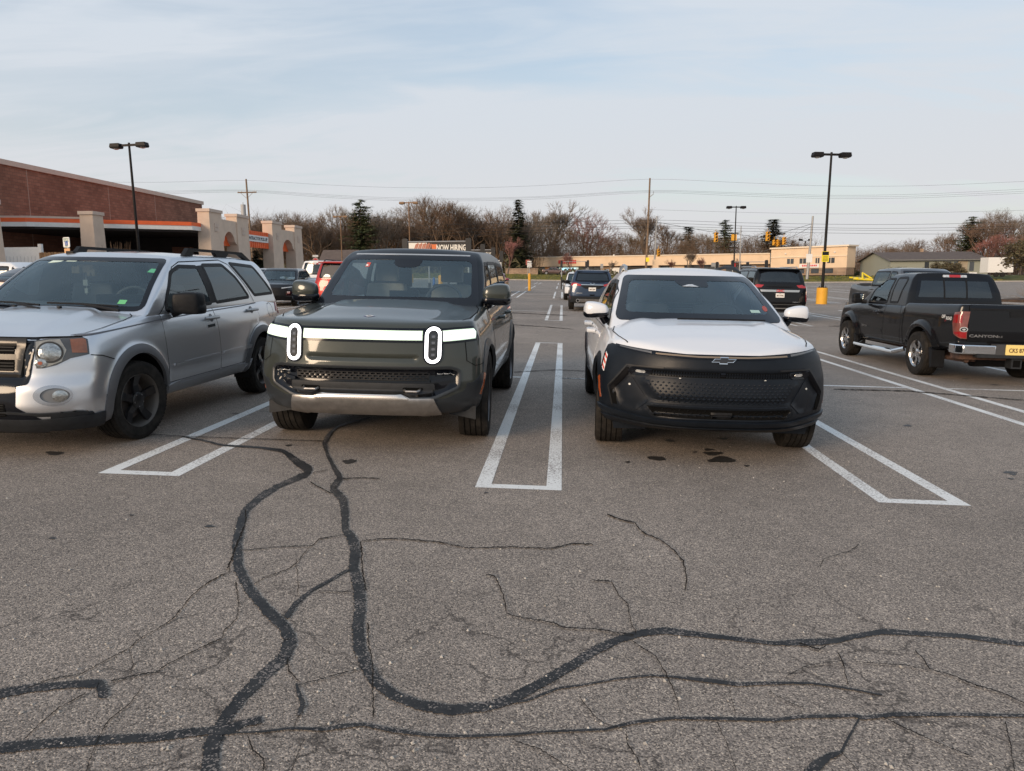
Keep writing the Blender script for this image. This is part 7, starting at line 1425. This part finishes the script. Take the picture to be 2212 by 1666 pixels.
# red full size, tail to us
RED = paint('red_paint', (.36, .020, .016), .2, .3, .10); c = auto('parked_suv', 'red boxy full size four wheel drive from behind with roof rack', (-8.1, 31.6), 180, RED, L=5.1, W=2.0, H=1.90, zbelt=1.18, tailz=1.22, hood=1.12, nose=.95, ax=(.95, 3.92), R=.39, rim=.25, rear_rake=.22, cowl=1.3, roof0=2.2, pill=2.6, n=(44, 56, 30), rails=BLK, clad=False, glass=glassm('tan_rear_glass', (.18, .16, .13), .1, (.20, .16, .12), .5), group='cars parked farther down the lot')
rearkit(c, 1.9, 1.2, [[(.90, 5.02, 1.12), (1.0, 4.85, 1.12), (1.0, 4.85, .72), (.90, 5.02, .72)]], .78, '', 1.0); c.both('lamp_white', CLRL, 'D', c.cyr([(.91, 5.0, 1.06), (.98, 4.9, 1.06), (.98, 4.9, .96), (.91, 5.0, .96)]), off=.012, thick=.004, step=.05); c.drape('gate_handle', BLK, 'R', rnd_poly([(.0, 1.06), (.22, 1.06), (.20, .93), (.02, .93)], .02), off=.015, thick=.01)
mb = MB(); mb.box(-.35, .78, 4.80, 5.0, 1.80, 1.835); mb.build('spoiler', RED, c.root)
# white pickup, tail to us, only the cab shows
c = auto('pickup_truck', 'white pickup cab with high red brake lamp left of the red car', (-12.2, 40.0), 180, SW, L=5.6, W=1.98, H=2.0, zbelt=1.25, hood=1.15, nose=1.0, ax=(.95, 4.4), R=.39, cowl=1.3, roof0=2.1, pill=2.5, pickup=3.6, rear_rake=.12, clad=False, group='cars parked farther down the lot', cat='pickup truck')
b_ = c.drape('brake_lamp', REDL, 'R', rnd_poly([(-.24, 1.795), (.24, 1.795), (.24, 1.85), (-.24, 1.85)], .01), off=.012, thick=.012, on='gh', step=.06); c.drape('lamp_white', CLRL, 'R', [(-.15, 1.80), (-.06, 1.80), (-.06, 1.845), (-.15, 1.845)], off=.014, thick=.002, on='gh', par=b_); c.drape('lamp_white', CLRL, 'R', [(.06, 1.80), (.15, 1.80), (.15, 1.845), (.06, 1.845)], off=.014, thick=.002, on='gh', par=b_)
rearkit(c, 1.9, 1.2, [[(.90, 5.5, 1.15), (.99, 5.35, 1.15), (.99, 5.35, .80), (.90, 5.5, .80)]], .6, '', 1.)
# black crossover facing us
BK2 = paint('blue_black', (.010, .012, .016), .1, .25, .03); c = auto('parked_suv', 'black crossover facing the camera between silver car and red car', (-12.4, 30.9), 7.7, BK2, L=4.7, W=1.90, H=1.66, zbelt=1.06, nose=.86, hood=1.0, rear_rake=.55, R=.375, rim=.28, n=(44, 64, 30), rails=None, clad=True, glass=SIDEG, group='cars parked farther down the lot')
c.drape('grille', BLK, 'F', rnd_poly([(-.70, .80), (.70, .80), (.60, .42), (-.60, .42)], .05), off=.008, thick=.01, step=.06)
for g in (-1, 1):
    c.drape('day_lamp', CLRL, 'C', c.cyl([(.45, .08, .80), (.90, .38, .87), (.90, .38, .84), (.45, .08, .765)]), sg=g, off=.014, thick=.008, step=.05); c.drape('headlamp', GLB, 'C', c.cyl([(.60, .12, .70), (.86, .35, .72), (.84, .32, .52), (.62, .12, .50)]), sg=g, off=.012, thick=.01, step=.05); c.drape('lamp_lens', CLRL, 'C', c.cyl([(.66, .15, .66), (.76, .22, .665), (.75, .21, .57), (.67, .15, .57)]), sg=g, off=.018, thick=.005, step=.04)
# white crossover behind the blue one, facing us
c = auto('parked_suv', 'white crossover mostly hidden behind the dark blue one', (.98, 43.6), 0, SW, L=4.6, W=1.86, H=1.68, R=.36, group='cars parked farther down the lot'); c.both('headlamp', CLRL, 'C', c.cyl([(.50, .1, .80), (.88, .36, .86), (.88, .36, .78), (.50, .1, .74)]), off=.01, thick=.01, step=.05); c.drape('grille', BLK, 'F', rnd_poly([(-.5, .78), (.5, .78), (.45, .5), (-.45, .5)], .03), off=.01, thick=.01, step=.06)
# grey pickup, nose to us
GRYP = paint('slate_grey', (.075, .080, .088), .5, .33, .08); c = auto('pickup_truck', 'dark grey crew cab pickup with yellow ladder in its bed, right', (11.8, 23.2), 1.0, GRYP, L=5.85, W=2.04, H=2.0, zbelt=1.36, hood=1.22, nose=1.02, ax=(.98, 4.62), R=.405, rim=.27, cowl=1.35, roof0=2.15, pill=2.75, pickup=4.15, rear_rake=.10, clad=False, n=(40, 70, 26), tailz=1.46, group=None, cat='pickup truck', glass=SIDEG)
for g in (-1, 1): mb = MB(); mb.box(min(g * .9, g * 1.0), max(g * .9, g * 1.0), 5.75, 5.92, .55, .75); mb.build('bumper_end', SILV, c.root)
YL = mat('ladder_yellow', (.80, .62, .02), .5); lad = empty('ladder', (0, 0, 0)); prop(lad, 'yellow and grey step ladder sticking out of the grey pickup bed', 'ladder')
def lp(u, v, w_=0): # along the ladder
    return Vector((10.83 + u * .62, 28.6 - u * .15 + v * .8, gz(11.5, 28) + 1.60 - u * .05 + v * .10 + w_))
for v in (0, .5):
    mb = MB(); mb.tube([lp(-.1, v), lp(1.15, v)], .028, 6); mb.build('rail', YL, lad)
mb = MB()
for i in range(4): mb.tube([lp(.1 + i * .3, 0), lp(.1 + i * .3, .5)], .02, 6)
mb.build('rungs', SATIN, lad); mb = MB(); mb.tube([lp(.4, .0, .03), lp(.6, .5, .20)], .03, 6); mb.tube([lp(.6, .5, .20), lp(1.1, .5, .02)], .03, 6); mb.build('brace', YL, lad)
# maroon hatch facing us far away
c = auto('parked_car', 'small maroon car far off beyond the dark green roof edge', (-4.95, 52), 0, paint('maroon', (.22, .03, .07), .3, .3, .05), L=4.4, W=1.76, H=1.45, zbelt=.92, nose=.70, hood=.84, R=.31, rim=.2, cowl=1.1, roof0=1.9, sedan=True, deck=.98, n=(24, 48, 12), group='cars parked farther down the lot', clad=False); c.both('headlamp', CLRL, 'C', c.cyl([(.45, .1, .70), (.82, .36, .78), (.82, .36, .68), (.48, .1, .62)]), off=.01, thick=.01, step=.06)
# brown sedan driving on the road
c = auto('sedan', 'brown sedan passing on the road before the strip mall', (.6, 142.5), 90, paint('bronze_brown', (.16, .105, .09), .4, .3, .05), L=4.6, W=1.8, H=1.45, zbelt=.93, nose=.72, hood=.85, R=.33, rim=.24, sedan=True, deck=1.0, rear_rake=1.0, roof0=1.95, n=(24, 48, 12), z=1.98, rimm=SILV, clad=False, glass=SIDEG)
# white crossover at the far left, side on
c = auto('parked_suv', 'white crossover seen side on at the left frame edge', (-17.75, 18.9), -90, SW, L=4.75, W=1.88, H=1.70, zbelt=1.08, nose=.85, hood=.98, rear_rake=.95, R=.37, rim=.27, n=(36, 72, 24), clad=False, glass=MATS['deep_tint'], z=.40)
# dark maroon car next to the silver one
c = auto('parked_car', 'dark brown car rear corner at the left frame edge, lowest', (-10.55, 17.6), 180, paint('dark_plum', (.028, .014, .014), .3, .3, .1), L=4.7, W=1.84, H=1.52, zbelt=1.20, deck=1.27, tailz=1.27, nose=.8, hood=.98, sedan=True, rear_rake=.8, n=(36, 60, 24), clad=False, group='cars parked farther down the lot'); rearkit(c, 1.5, 1., [[(.70, 4.62, 1.06), (.91, 4.45, 1.08), (.91, 4.45, .93), (.72, 4.62, .93)]], .8, '', .9)
# small white car by the arcade
c = auto('parked_car', 'small white car far off at foot of the store arcade', (-20.6, 50), 12, SW, L=4.5, W=1.8, H=1.62, n=(20, 44, 12), clad=False, group='cars parked farther down the lot')
# orange cart row seen through the silver car
CO = mat('cart_orange', (.55, .13, .04), .5)
for k in range(3):
    x, y = -10.9 + k * .30, 14.9 + k * .42; o = empty('shopping_cart', (x, y, gz(x, y)), (0, 0, R_(-20))); prop(o, ['orange shopping cart nearest the blue post, behind the silver car', 'orange shopping cart in the middle, behind the silver car', 'orange shopping cart farthest, behind the silver car'][k], 'shopping cart', 'orange shopping carts')
    mb = MB()
    for sx in (-.28, .28):
        for z in (.55, .7, .85, 1.0): mb.tube([(sx, -.45, z), (sx, .45, z + .05)], .010, 5)
        for yy in (-.45, -.22, 0, .22, .45): mb.tube([(sx, yy, .52), (sx * 1.05, yy, 1.05)], .010, 5)
    for z in (.55, .7, .85, 1.0): mb.tube([(-.28, -.45, z), (.28, -.45, z)], .010, 5)
    for sx in (-.2, -.1, 0, .1, .2): mb.tube([(sx, -.45, .52), (sx, -.45, 1.0)], .008, 5)
    mb.build('basket', CO, o)
    mb = MB(); mb.tube([(-.28, .5, 1.08), (.28, .5, 1.08)], .02, 6); mb.build('handle', CO, o); mb = MB(); [mb.tube([(sx, yy, .1), (sx, yy * .8, .52)], .014, 5) for sx in (-.24, .24) for yy in (-.4, .4)]; mb.build('frame', SILV, o)
    for sx in (-.24, .24):
        for yy in (-.4, .4): mb = MB(); mb.tube([(sx - .02, yy, .065), (sx + .02, yy, .065)], .065, 12); mb.build('wheel', BLK, o, True)
# ------------------------------------------------------------------ trees
def bare_tree(seed, h, spread=.42, levels=6, trunk_r=.28, up=.35, buds=True, fork=.28):
    """returns (trunk MB, branches MB, buds MB) for a leafless tree"""
    r = random.Random(seed); T, B, U = MB(), MB(), MB()
    def seg(mb, a, b, ra, rb, n): mb.tube([a, b], [ra, rb], n, cap=False)
    def grow(p, d, ln, rad, lev):
        q = p; dd = d; k = 3 if lev < 3 else 2
        for i in range(k):
            dd = (dd + Vector((r.gauss(0, .10), r.gauss(0, .10), r.gauss(0, .05) + .04))).normalized(); e = q + dd * ln / k
            seg(T if lev == 0 else B, q, e, rad * (1 - .25 * i / k), rad * (1 - .25 * (i + 1) / k), 8 if lev == 0 else (5 if lev < 3 else 3)); q = e
            if lev >= levels - 3 and lev < levels: twig(q, dd, ln * .5, max(.012, rad * .4))
        if lev >= levels:
            if buds:
                for _ in range(2):
                    c = q + Vector((r.gauss(0, .12), r.gauss(0, .12), r.gauss(0, .12))); s = .045; U.add([c, c + Vector((s, 0, s)), c + Vector((0, s, s * 1.6))], [(0, 1, 2)])
            return
        n = r.choice((2, 3, 3)) if lev > 0 else r.choice((3, 4, 5))
        for i in range(n):
            a = 6.283 * (i + r.random() * .7) / n; t = spread * (.55 + r.random() * .8)
            sx = dd.orthogonal().normalized(); sy = dd.cross(sx)
            nd_ = (dd * math.cos(t) + (sx * math.cos(a) + sy * math.sin(a)) * math.sin(t) + Vector((0, 0, up * .3))).normalized()
            grow(q, nd_, ln * (.66 + r.random() * .22), rad * (.60 if n > 2 else .68), lev + 1)
    def twig(p, d, ln, rad):
        for _ in range(4):
            v = (d + Vector((r.gauss(0, .6), r.gauss(0, .6), r.gauss(0.1, .4)))).normalized(); e = p + v * ln * r.uniform(.6, 1.3); seg(B, p, e, rad, .008, 3)
            if buds: s = .05; U.add([e, e + Vector((s, 0, s)), e + Vector((0, s, s * 1.5))], [(0, 1, 2)])
    grow(Vector((0, 0, -.3)), Vector((0, 0, 1)), h * fork, trunk_r, 0)
    return T, B, U
BARK = mat('grey_bark', (.125, .098, .082), .9, noise=.3, nscale=4); TWG = mat('brown_twigs', (.135, .087, .054), .9, noise=.3, nscale=.3)
TWR = mat('red_bud_twigs', (.19, .092, .070), .9, noise=.25, nscale=.3); TWP = mat('pale_twigs', (.19, .15, .115), .9, noise=.2, nscale=.3)
BUD = mat('brown_buds', (.16, .095, .07), .9, noise=.3, nscale=.3); BUDR = mat('red_buds', (.30, .10, .085), .9, noise=.2, nscale=.4); BUDP = mat('pink_buds', (.44, .17, .17), .9, noise=.2, nscale=.4)
BUDY = mat('yellow_buds', (.20, .15, .05), .9); LVB = mat('brown_leaves', (.085, .060, .038), .85, noise=.4, nscale=2, col2=(.11, .095, .04))
SPR = mat('spruce_needles', (.055, .072, .036), .85, noise=.45, nscale=.7, col2=(.11, .115, .05)); PIN = mat('pine_needles', (.065, .095, .042), .85, noise=.4, nscale=.7, col2=(.13, .155, .06))
def evergreen(seed, h, rb, whorls=30, droop=.25, irregular=.25, base=.06, dens=1.0):
    r = random.Random(seed); T, B = MB(), MB(); T.tube([(0, 0, -.3), (0, 0, h * .5), (0, 0, h * .97)], [h * .018, h * .011, .03], 8)
    V, F = B.v, B.f
    for w_ in range(whorls):
        t = w_ / whorls; z = h * (base + (1 - base) * t); R = rb * ((1 - t) ** .8 if irregular < .4 else min(1., (1 - t) * 2.1 + .12) ** .75) * (1 + r.uniform(-irregular, irregular * .6)) + .12; nb = max(5, int(10 * (1 - t) * 1 + 4))
        for b in range(nb):
            a = r.uniform(0, 6.283); Rb = R * r.uniform(.65, 1.1); n = max(3, int(Rb * 5 * dens))
            T.tube([(0, 0, z), (Rb * .9 * math.cos(a), Rb * .9 * math.sin(a), z - Rb * droop)], [.03, .012], 3, cap=False)
            for i in range(n):
                q = (i + .6) / n; x, y = Rb * q * math.cos(a), Rb * q * math.sin(a); zz = z - Rb * q * droop + (q ** 3) * Rb * .12
                for _ in range(3):
                    s = (.34 + .30 * (1 - q)) * (1 + .3 * r.random()) * (h / 14) ** .5; aa = a + r.gauss(0, .9); c = (x + r.gauss(0, .14), y + r.gauss(0, .14), zz + r.gauss(0, .10)); k = len(V)
                    V += [(c[0] - math.sin(aa) * s * .42, c[1] + math.cos(aa) * s * .42, c[2]), (c[0] + math.sin(aa) * s * .32, c[1] - math.cos(aa) * s * .32, c[2]), (c[0] + math.cos(aa) * s * 1.5, c[1] + math.sin(aa) * s * 1.5, c[2] - s * r.uniform(-.1, .6))]; F.append((k, k + 1, k + 2))
    return T, B
def mk(name, parts, label=None):
    o = empty(name)
    for nm, mb, m in parts: mb.build(nm, m, o, nm == 'trunk', 60)
    return o
def copy_tree(root):
    r = root.copy(); COL.objects.link(r)
    for ch in list(root.children): c = ch.copy(); COL.objects.link(c); c.parent = r
    return r
DEC = []
for i, (sd, sp_, up_, fk) in enumerate(((1, .42, .35, .26), (2, .50, .30, .22), (3, .36, .45, .30), (5, .46, .25, .20), (8, .40, .55, .18))):
    DEC.append(bare_tree(sd, 16, sp_, 6, .27, up_, True, fk))
EVG = [evergreen(11, 14, 3.3), evergreen(12, 14, 4.2, 22, .12, .45, .12, .9), evergreen(13, 14, 2.6, 34, .35, .12)]
TRUNKM = {}
protos = {}
def place(kind, px, D, pytop, label, wide=1., tw=None, bd=None, rz=None, group='bare trees beyond the road'):
    if 1145 < px < 1835 and D > 150: D = max(D + 22, 194)
    first = kind not in protos
    if first:
        if kind[0] == 'd': T, B, U = DEC[kind[1]]; protos[kind] = mk('bare_tree', [('trunk', T, BARK), ('crown', B, tw or TWG), ('buds', U, bd or BUD)])
        else: T, B = EVG[kind[1]]; protos[kind] = mk('evergreen_tree', [('trunk', T, BARK), ('crown', B, SPR if kind[1] != 1 else PIN)])
        zmax = max(v[2] for v in (B.v)); protos[kind]['_h'] = zmax
    o = protos[kind] if first else copy_tree(protos[kind])
    if first: protos[kind] = o
    x = (px - 1216) / 1600 * D; zb = gz(x, D) - .1; zt = ray(px, pytop, D)[1]; s = (zt - zb) / protos[kind]['_h']
    o.location = (x, D, zb); o.scale = (s * wide, s * wide, s); o.rotation_euler = (0, 0, rnd.uniform(0, 6.28) if rz is None else rz)
    prop(o, label, 'tree', group)
    for c in o.children:
        m_ = tw if c.name.startswith('crown') and kind[0] == 'd' else (bd if c.name.startswith('buds') else None)
        if m_: c.material_slots[0].link = 'OBJECT'; c.material_slots[0].material = m_
    return o
d, e = 'd', 'e'
L1 = 'bare deciduous tree behind the lot, '
TREES = [
 ((d,1),480,175,466,'topmost twigs rising just behind the store arcade'),((d,0),505,178,470,'low crown left of the utility pole'),((d,3),575,172,464,'first tree right of the utility pole'),
 ((d,2),600,178,456,'second tree right of the utility pole'),((d,0),632,170,456,'third tree right of the utility pole, rounded'),((d,1),668,176,460,'above the last store pillar'),
 ((d,3),700,168,462,'above the stop sign'),((d,2),735,176,440,'tall, directly left of the dark pine'),((d,0),815,165,462,'spreading, right of the dark pine'),((d,1),848,170,452,'left of the brown street lamp'),
 ((d,3),880,178,456,'behind the brown street lamp'),((d,2),925,172,424,'tall, left half of the highest crown'),((d,1),962,168,416,'the highest crown, above the banner'),((d,0),1000,175,452,'right shoulder of the highest crown'),
 ((d,3),1030,168,446,'above the second banner'),((d,1),1068,172,440,'directly left of the dark spruce'),((d,4),1160,158,432,'pale vase shaped, right of the dark spruce'),((d,0),1195,166,466,'below the vase shaped tree'),
 ((d,2),1232,172,490,'low, above the mall left end'),((d,1),1265,160,455,'broad crown with reddish tips above the mall'),((d,0),1310,185,505,'low, between two small evergreens'),((d,4),1395,175,450,'wide fan behind the wooden pole'),
 ((d,3),1432,180,476,'right skirt of the wide fan'),((d,0),1475,176,500,'brown, rounded, right of the wide fan'),((d,2),1510,182,502,'pale, left of the big dark evergreen'),((d,1),1612,180,505,'between the two big dark evergreens'),
 ((d,3),1690,175,520,'right of the spruce, low'),((d,0),1845,230,540,'far low tree right of the cream block'),((d,2),1875,235,528,'second far low tree right of the block'),((d,1),1905,230,532,'third far low tree right of the block'),
 ((d,3),1960,190,512,'spindly tree left of the red one'),((d,1),1990,180,535,'reddish low tree above the ranch roof'),((d,0),2078,165,450,'tall, many stemmed, on the right'),((d,2),2105,170,458,'tall, right of the many stemmed one'),((d,3),2130,165,480,'reddish, above the trailer'),
 ((d,1),2160,150,500,'reddish, at the right edge'),((d,0),2205,160,490,'at the far right edge'),((d,3),2045,175,520,'low, under the right pine'),((d,1),520,190,480,'hidden low crown by the utility pole'),
 ((d,2),770,178,470,'under the dark pine'),((d,0),905,182,470,'thin, behind the banner'),((d,3),1120,176,470,'in front of the dark spruce'),
 ((d,0),1935,185,520,'brown, low, left of the ranch chimney'),((d,2),2010,172,500,'brown, behind the ranch roof middle'),((d,1),2060,158,470,'full crown left of the many stemmed one'),((d,3),2090,150,505,'reddish shrubby one above the ranch eave'),((d,0),2150,158,478,'dense, directly above the white trailer'),((d,2),2185,140,500,'dense brown, near the right edge'),((d,3),2225,135,520,'reddish, cut by the right frame'),((d,1),1800,215,535,'low far crown behind the cream block'),
 ((d,0),1140,170,455,'bushy, left foot of the vase shaped tree'),((d,2),1350,178,500,'bushy, left foot of the wide fan'),
]
def ordw(n):
    a = ['', 'first', 'second', 'third', 'fourth', 'fifth', 'sixth', 'seventh', 'eighth', 'ninth', 'tenth', 'eleventh', 'twelfth', 'thirteenth', 'fourteenth', 'fifteenth', 'sixteenth', 'seventeenth', 'eighteenth', 'nineteenth']; t = {2: 'twent', 3: 'thirt', 4: 'fort'}
    return a[n] if n < 20 else (t[n // 10] + ('ieth' if n % 10 == 0 else 'y ' + a[n % 10]))
_w = ['grey', 'brown', 'slender', 'broad', 'ragged', 'rounded', 'leaning', 'forked']; _x = random.Random(12)
for i in range(46):
    px = 455 + i * 17.5 + _x.uniform(-6, 6) if i < 40 else 1850 + (i - 40) * 62; D = _x.uniform(184, 205); pt_ = (474 if px < 760 else 466 if px < 1130 else 508) + _x.uniform(-4, 30) + (30 if px > 1800 else 0)
    TREES.append(((d, i % 4), px, D, pt_, f'@{_w[i % 8]} bare tree in the back row of woods, {ordw(i + 1)} from the left'))
for i, (kd, px, D, pt_, lb) in enumerate(TREES):
    tw = TWR if 'reddish' in lb else (TWP if i % 4 == 1 or 'pale' in lb else None); bd = BUDR if 'red' in lb else (BUDY if i % 7 == 3 else None)
    place(kd, px, D, pt_, lb[1:] if lb[0] == '@' else L1 + lb, 1.15 + .3 * rnd.random(), tw, bd)
place((d, 4), 1098, 145, 511, 'small pink budded tree on the lawn left of the bollards', .9, TWR, BUDP, group='small lawn trees')
for px, D, pt_, lb in ((1235, 143, 545, 'small reddish street tree before the mall left end'), (1450, 143, 560, 'small bare street tree left of the big reddish ones'), (1478, 143, 540, 'bare brown street tree before the mall'),
                     (1510, 143, 555, 'bare street tree with pinkish tips before the mall'), (1568, 143, 558, 'small red budded street tree behind the lamp'), (1314, 143, 562, 'thin bare sapling before the mall banner'), (1070, 140, 560, 'thin sapling by the lawn left of the pink tree')):
    place((d, 4), px, D, pt_, lb, 1.1, TWR if 'red' in lb or 'pink' in lb else None, BUDR if 'red' in lb or 'pink' in lb else BUD, group='small lawn trees')
G2 = 'evergreen trees beyond the road'
for kd, px, D, pt_, wd, lb in (((e,1),782,160,431,.85,'tall green topped pine left of the brown street lamp'),((e,0),1122,165,431,1.0,'tall dark spruce left of the vase shaped tree'),((e,2),968,175,470,.8,'narrow dark spruce inside the highest bare crown'),
    ((e,0),1292,172,540,1.3,'squat dark spruce above the mall, left one'),((e,0),1336,172,527,1.2,'squat dark spruce above the mall, right one'),((e,1),1553,172,475,.88,'broad dark evergreen left of the nearer lamp pole'),
    ((e,0),1651,168,474,1.9,'pointed spruce behind the yellow traffic signals'),((e,0),1692,185,520,1.4,'small dark spruce right of the pointed one'),((e,0),1478,178,490,1.7,'brownish green spruce behind the mall'),((e,1),2045,160,468,.8,'blue green pine on the right'),
    ((e,1),2206,150,468,1.15,'pine at the right edge above the leafy tree'),((e,2),712,180,500,1.3,'dark evergreen low behind the stop sign'),((e,0),1040,178,500,1.4,'dark evergreen low behind the banner'),((e,0),1200,180,520,1.5,'dark evergreen low left of the mall')):
    place(kd, px, D, pt_, lb, wd, group=G2)
for px, D, pt_, lb in ((565, 82, 543, 'dark green arborvitae under the orange contractor sign'), (583, 84, 545, 'dark green arborvitae right under the contractor sign'), (500, 74, 538, 'dark green arborvitae seen through the first arch'), (630, 95, 552, 'green arborvitae seen through the second arch'), (548, 80, 541, 'dark green arborvitae left under the contractor sign')):
    place((e, 2), px, D, pt_, lb, 2.2, group='arborvitae behind the arcade')
# undergrowth: a tangle nobody could count
def brush(n, x0, x1, y0, y1, h0, h1, m, name, label, cat, seed):
    r = random.Random(seed); mb = MB()
    for i in range(n):
        x, y = r.uniform(x0, x1), r.uniform(y0, y1); z = gz(x, y); h = r.uniform(h0, h1); a, b = r.gauss(0, .22) * h, r.gauss(0, .22) * h
        mb.tube([(x, y, z), (x + a * .4, y + b * .4, z + h * .55), (x + a, y + b, z + h)], [.05, .03, .008], 3, cap=False)
        for _ in range(5): t = r.uniform(.3, 1); s = h * .28; mb.tube([(x + a * t, y + b * t, z + h * t), (x + a * t + r.gauss(0, s), y + b * t + r.gauss(0, s), z + h * t + r.uniform(.1, s))], [.022, .006], 3, cap=False)
    return prop(mb.build(name, m), label, cat, kind='stuff')
brush(5200, -120, -5, 172, 205, 5, 14, TWG, 'undergrowth', 'brown tangle of undergrowth below the far trees, left of mall', 'undergrowth', 4)
brush(2800, -5, 60, 184, 205, 4, 10, TWG, 'undergrowth', 'brown tangle of undergrowth behind the strip mall', 'undergrowth', 5)
brush(4200, 66, 150, 165, 200, 2, 7, mat('brown_brush', (.13, .088, .065), .9, noise=.3, nscale=.3), 'undergrowth', 'reddish brown undergrowth on the right behind ranch building', 'undergrowth', 6)
mb = MB()
rr = random.Random(9)
for i in range(5000):
    x, y = rr.uniform(-75, 75), rr.uniform(157.5, 166) if rr.random() < .5 else rr.uniform(168, 190); z = gz(x, y) + rr.random() ** 2 * 3.2 * (1 if x < -8 else .4); s = rr.uniform(.15, .45)
    mb.add([(x - s, y, z), (x + s, y + rr.gauss(0, .2), z + rr.gauss(0, .2)), (x + rr.gauss(0, s), y, z + s * 1.4)], [(0, 1, 2)])
prop(mb.build('ground_shrubs', mat('shrub_green', (.05, .062, .025), .9, noise=.5, nscale=.3, col2=(.10, .085, .04))), 'low dark green shrubbery under the far trees', 'shrubbery', kind='stuff')
# leafy brown tree on the island at the right edge
T, B, U = bare_tree(21, 5.2, .62, 5, .13, .15, False, .22)
r = random.Random(4); LV = MB()
for (a_, b_, c_) in B.v[::3]:
    for _ in range(3):
        s = r.uniform(.05, .11); q = Vector((a_ + r.gauss(0, .12), b_ + r.gauss(0, .12), c_ + r.gauss(0, .12))); t = Vector((r.gauss(0, 1), r.gauss(0, 1), r.gauss(0, .5))).normalized() * s; u = Vector((r.gauss(0, 1), r.gauss(0, 1), r.gauss(0, .6))).normalized() * s * .6
        LV.add([q - t, q + u, q + t, q - u], [(0, 1, 2, 3)])
o = mk('leafy_tree', [('trunk', T, BARK), ('crown', B, TWG), ('leaves', LV, LVB)]); x = (2178 - 1216) / 1600 * 50; o.location = (x, 50, gz(x, 50)); s = (ray(2178, 520, 50)[1] - gz(x, 50)) / max(v[2] for v in B.v); o.scale = (s * 1.05,) * 2 + (s,)
prop(o, 'small spreading tree with dark brown leaves on the right island', 'tree', 'brown leaved island trees')
for px, D, pt_, lb in ((2002, 78, 566, 'low brown leaved tree above the grey pickup roof'), (1905, 84, 578, 'low brown leaved tree left of the grey pickup'), (2212, 54, 512, 'brown leaved tree cut by the right frame edge')):
    c = copy_tree(o); x = (px - 1216) / 1600 * D; c.location = (x, D, gz(x, D)); s = (ray(px, pt_, D)[1] - gz(x, D)) / max(v[2] for v in B.v); c.scale = (s * 1.3, s * 1.3, s); c.rotation_euler = (0, 0, px); prop(c, lb, 'tree', 'brown leaved island trees')
mb = MB(); x = (2190 - 1216) / 1600 * 50
for i in range(220):
    a, b = r.gauss(0, .9), r.gauss(0, .5); mb.tube([(x + a * .3, 49.4 + b * .3, gz(x, 50)), (x + a, 49.4 + b, gz(x, 50) + r.uniform(.4, 1.2))], [.012, .004], 3, cap=False)
prop(mb.build('twiggy_shrub', TWP), 'bare twiggy shrub at the foot of the leafy brown tree', 'shrub')
mb = MB(); x = (2185 - 1216) / 1600 * 50; mb.add([(x + 2.4 * math.cos(a), 50 + 1.6 * math.sin(a), gz(x, 50) + zz) for zz, s in ((.0, 1), (.15, 1)) for a in [i * .3142 for i in range(20)]] + [(x, 50, gz(x, 50) + .28)], [(i, (i + 1) % 20, 20 + (i + 1) % 20, 20 + i) for i in range(20)] + [(20 + i, 20 + (i + 1) % 20, 40) for i in range(20)])
prop(mb.build('mulch_island', mat('mulch', (.06, .04, .03), .95, noise=.4, nscale=5)), kind='structure')
# dry stalks by the pillar
mb = MB(); x = (236 - 1216) / 1600 * 40
for i in range(60): a, b = r.gauss(0, .5), r.gauss(0, .2); mb.tube([(x + a * .5, 40 + b, gz(x, 40)), (x + a * .8, 40 + b, gz(x, 40) + 1.6), (x + a, 40 + b, gz(x, 40) + r.uniform(2.2, 3.05))], [.02, .015, .006], 3, cap=False)
prop(mb.build('twiggy_shrub', TWG), 'leafless brown shrub in front of the canopy pillar', 'shrub')
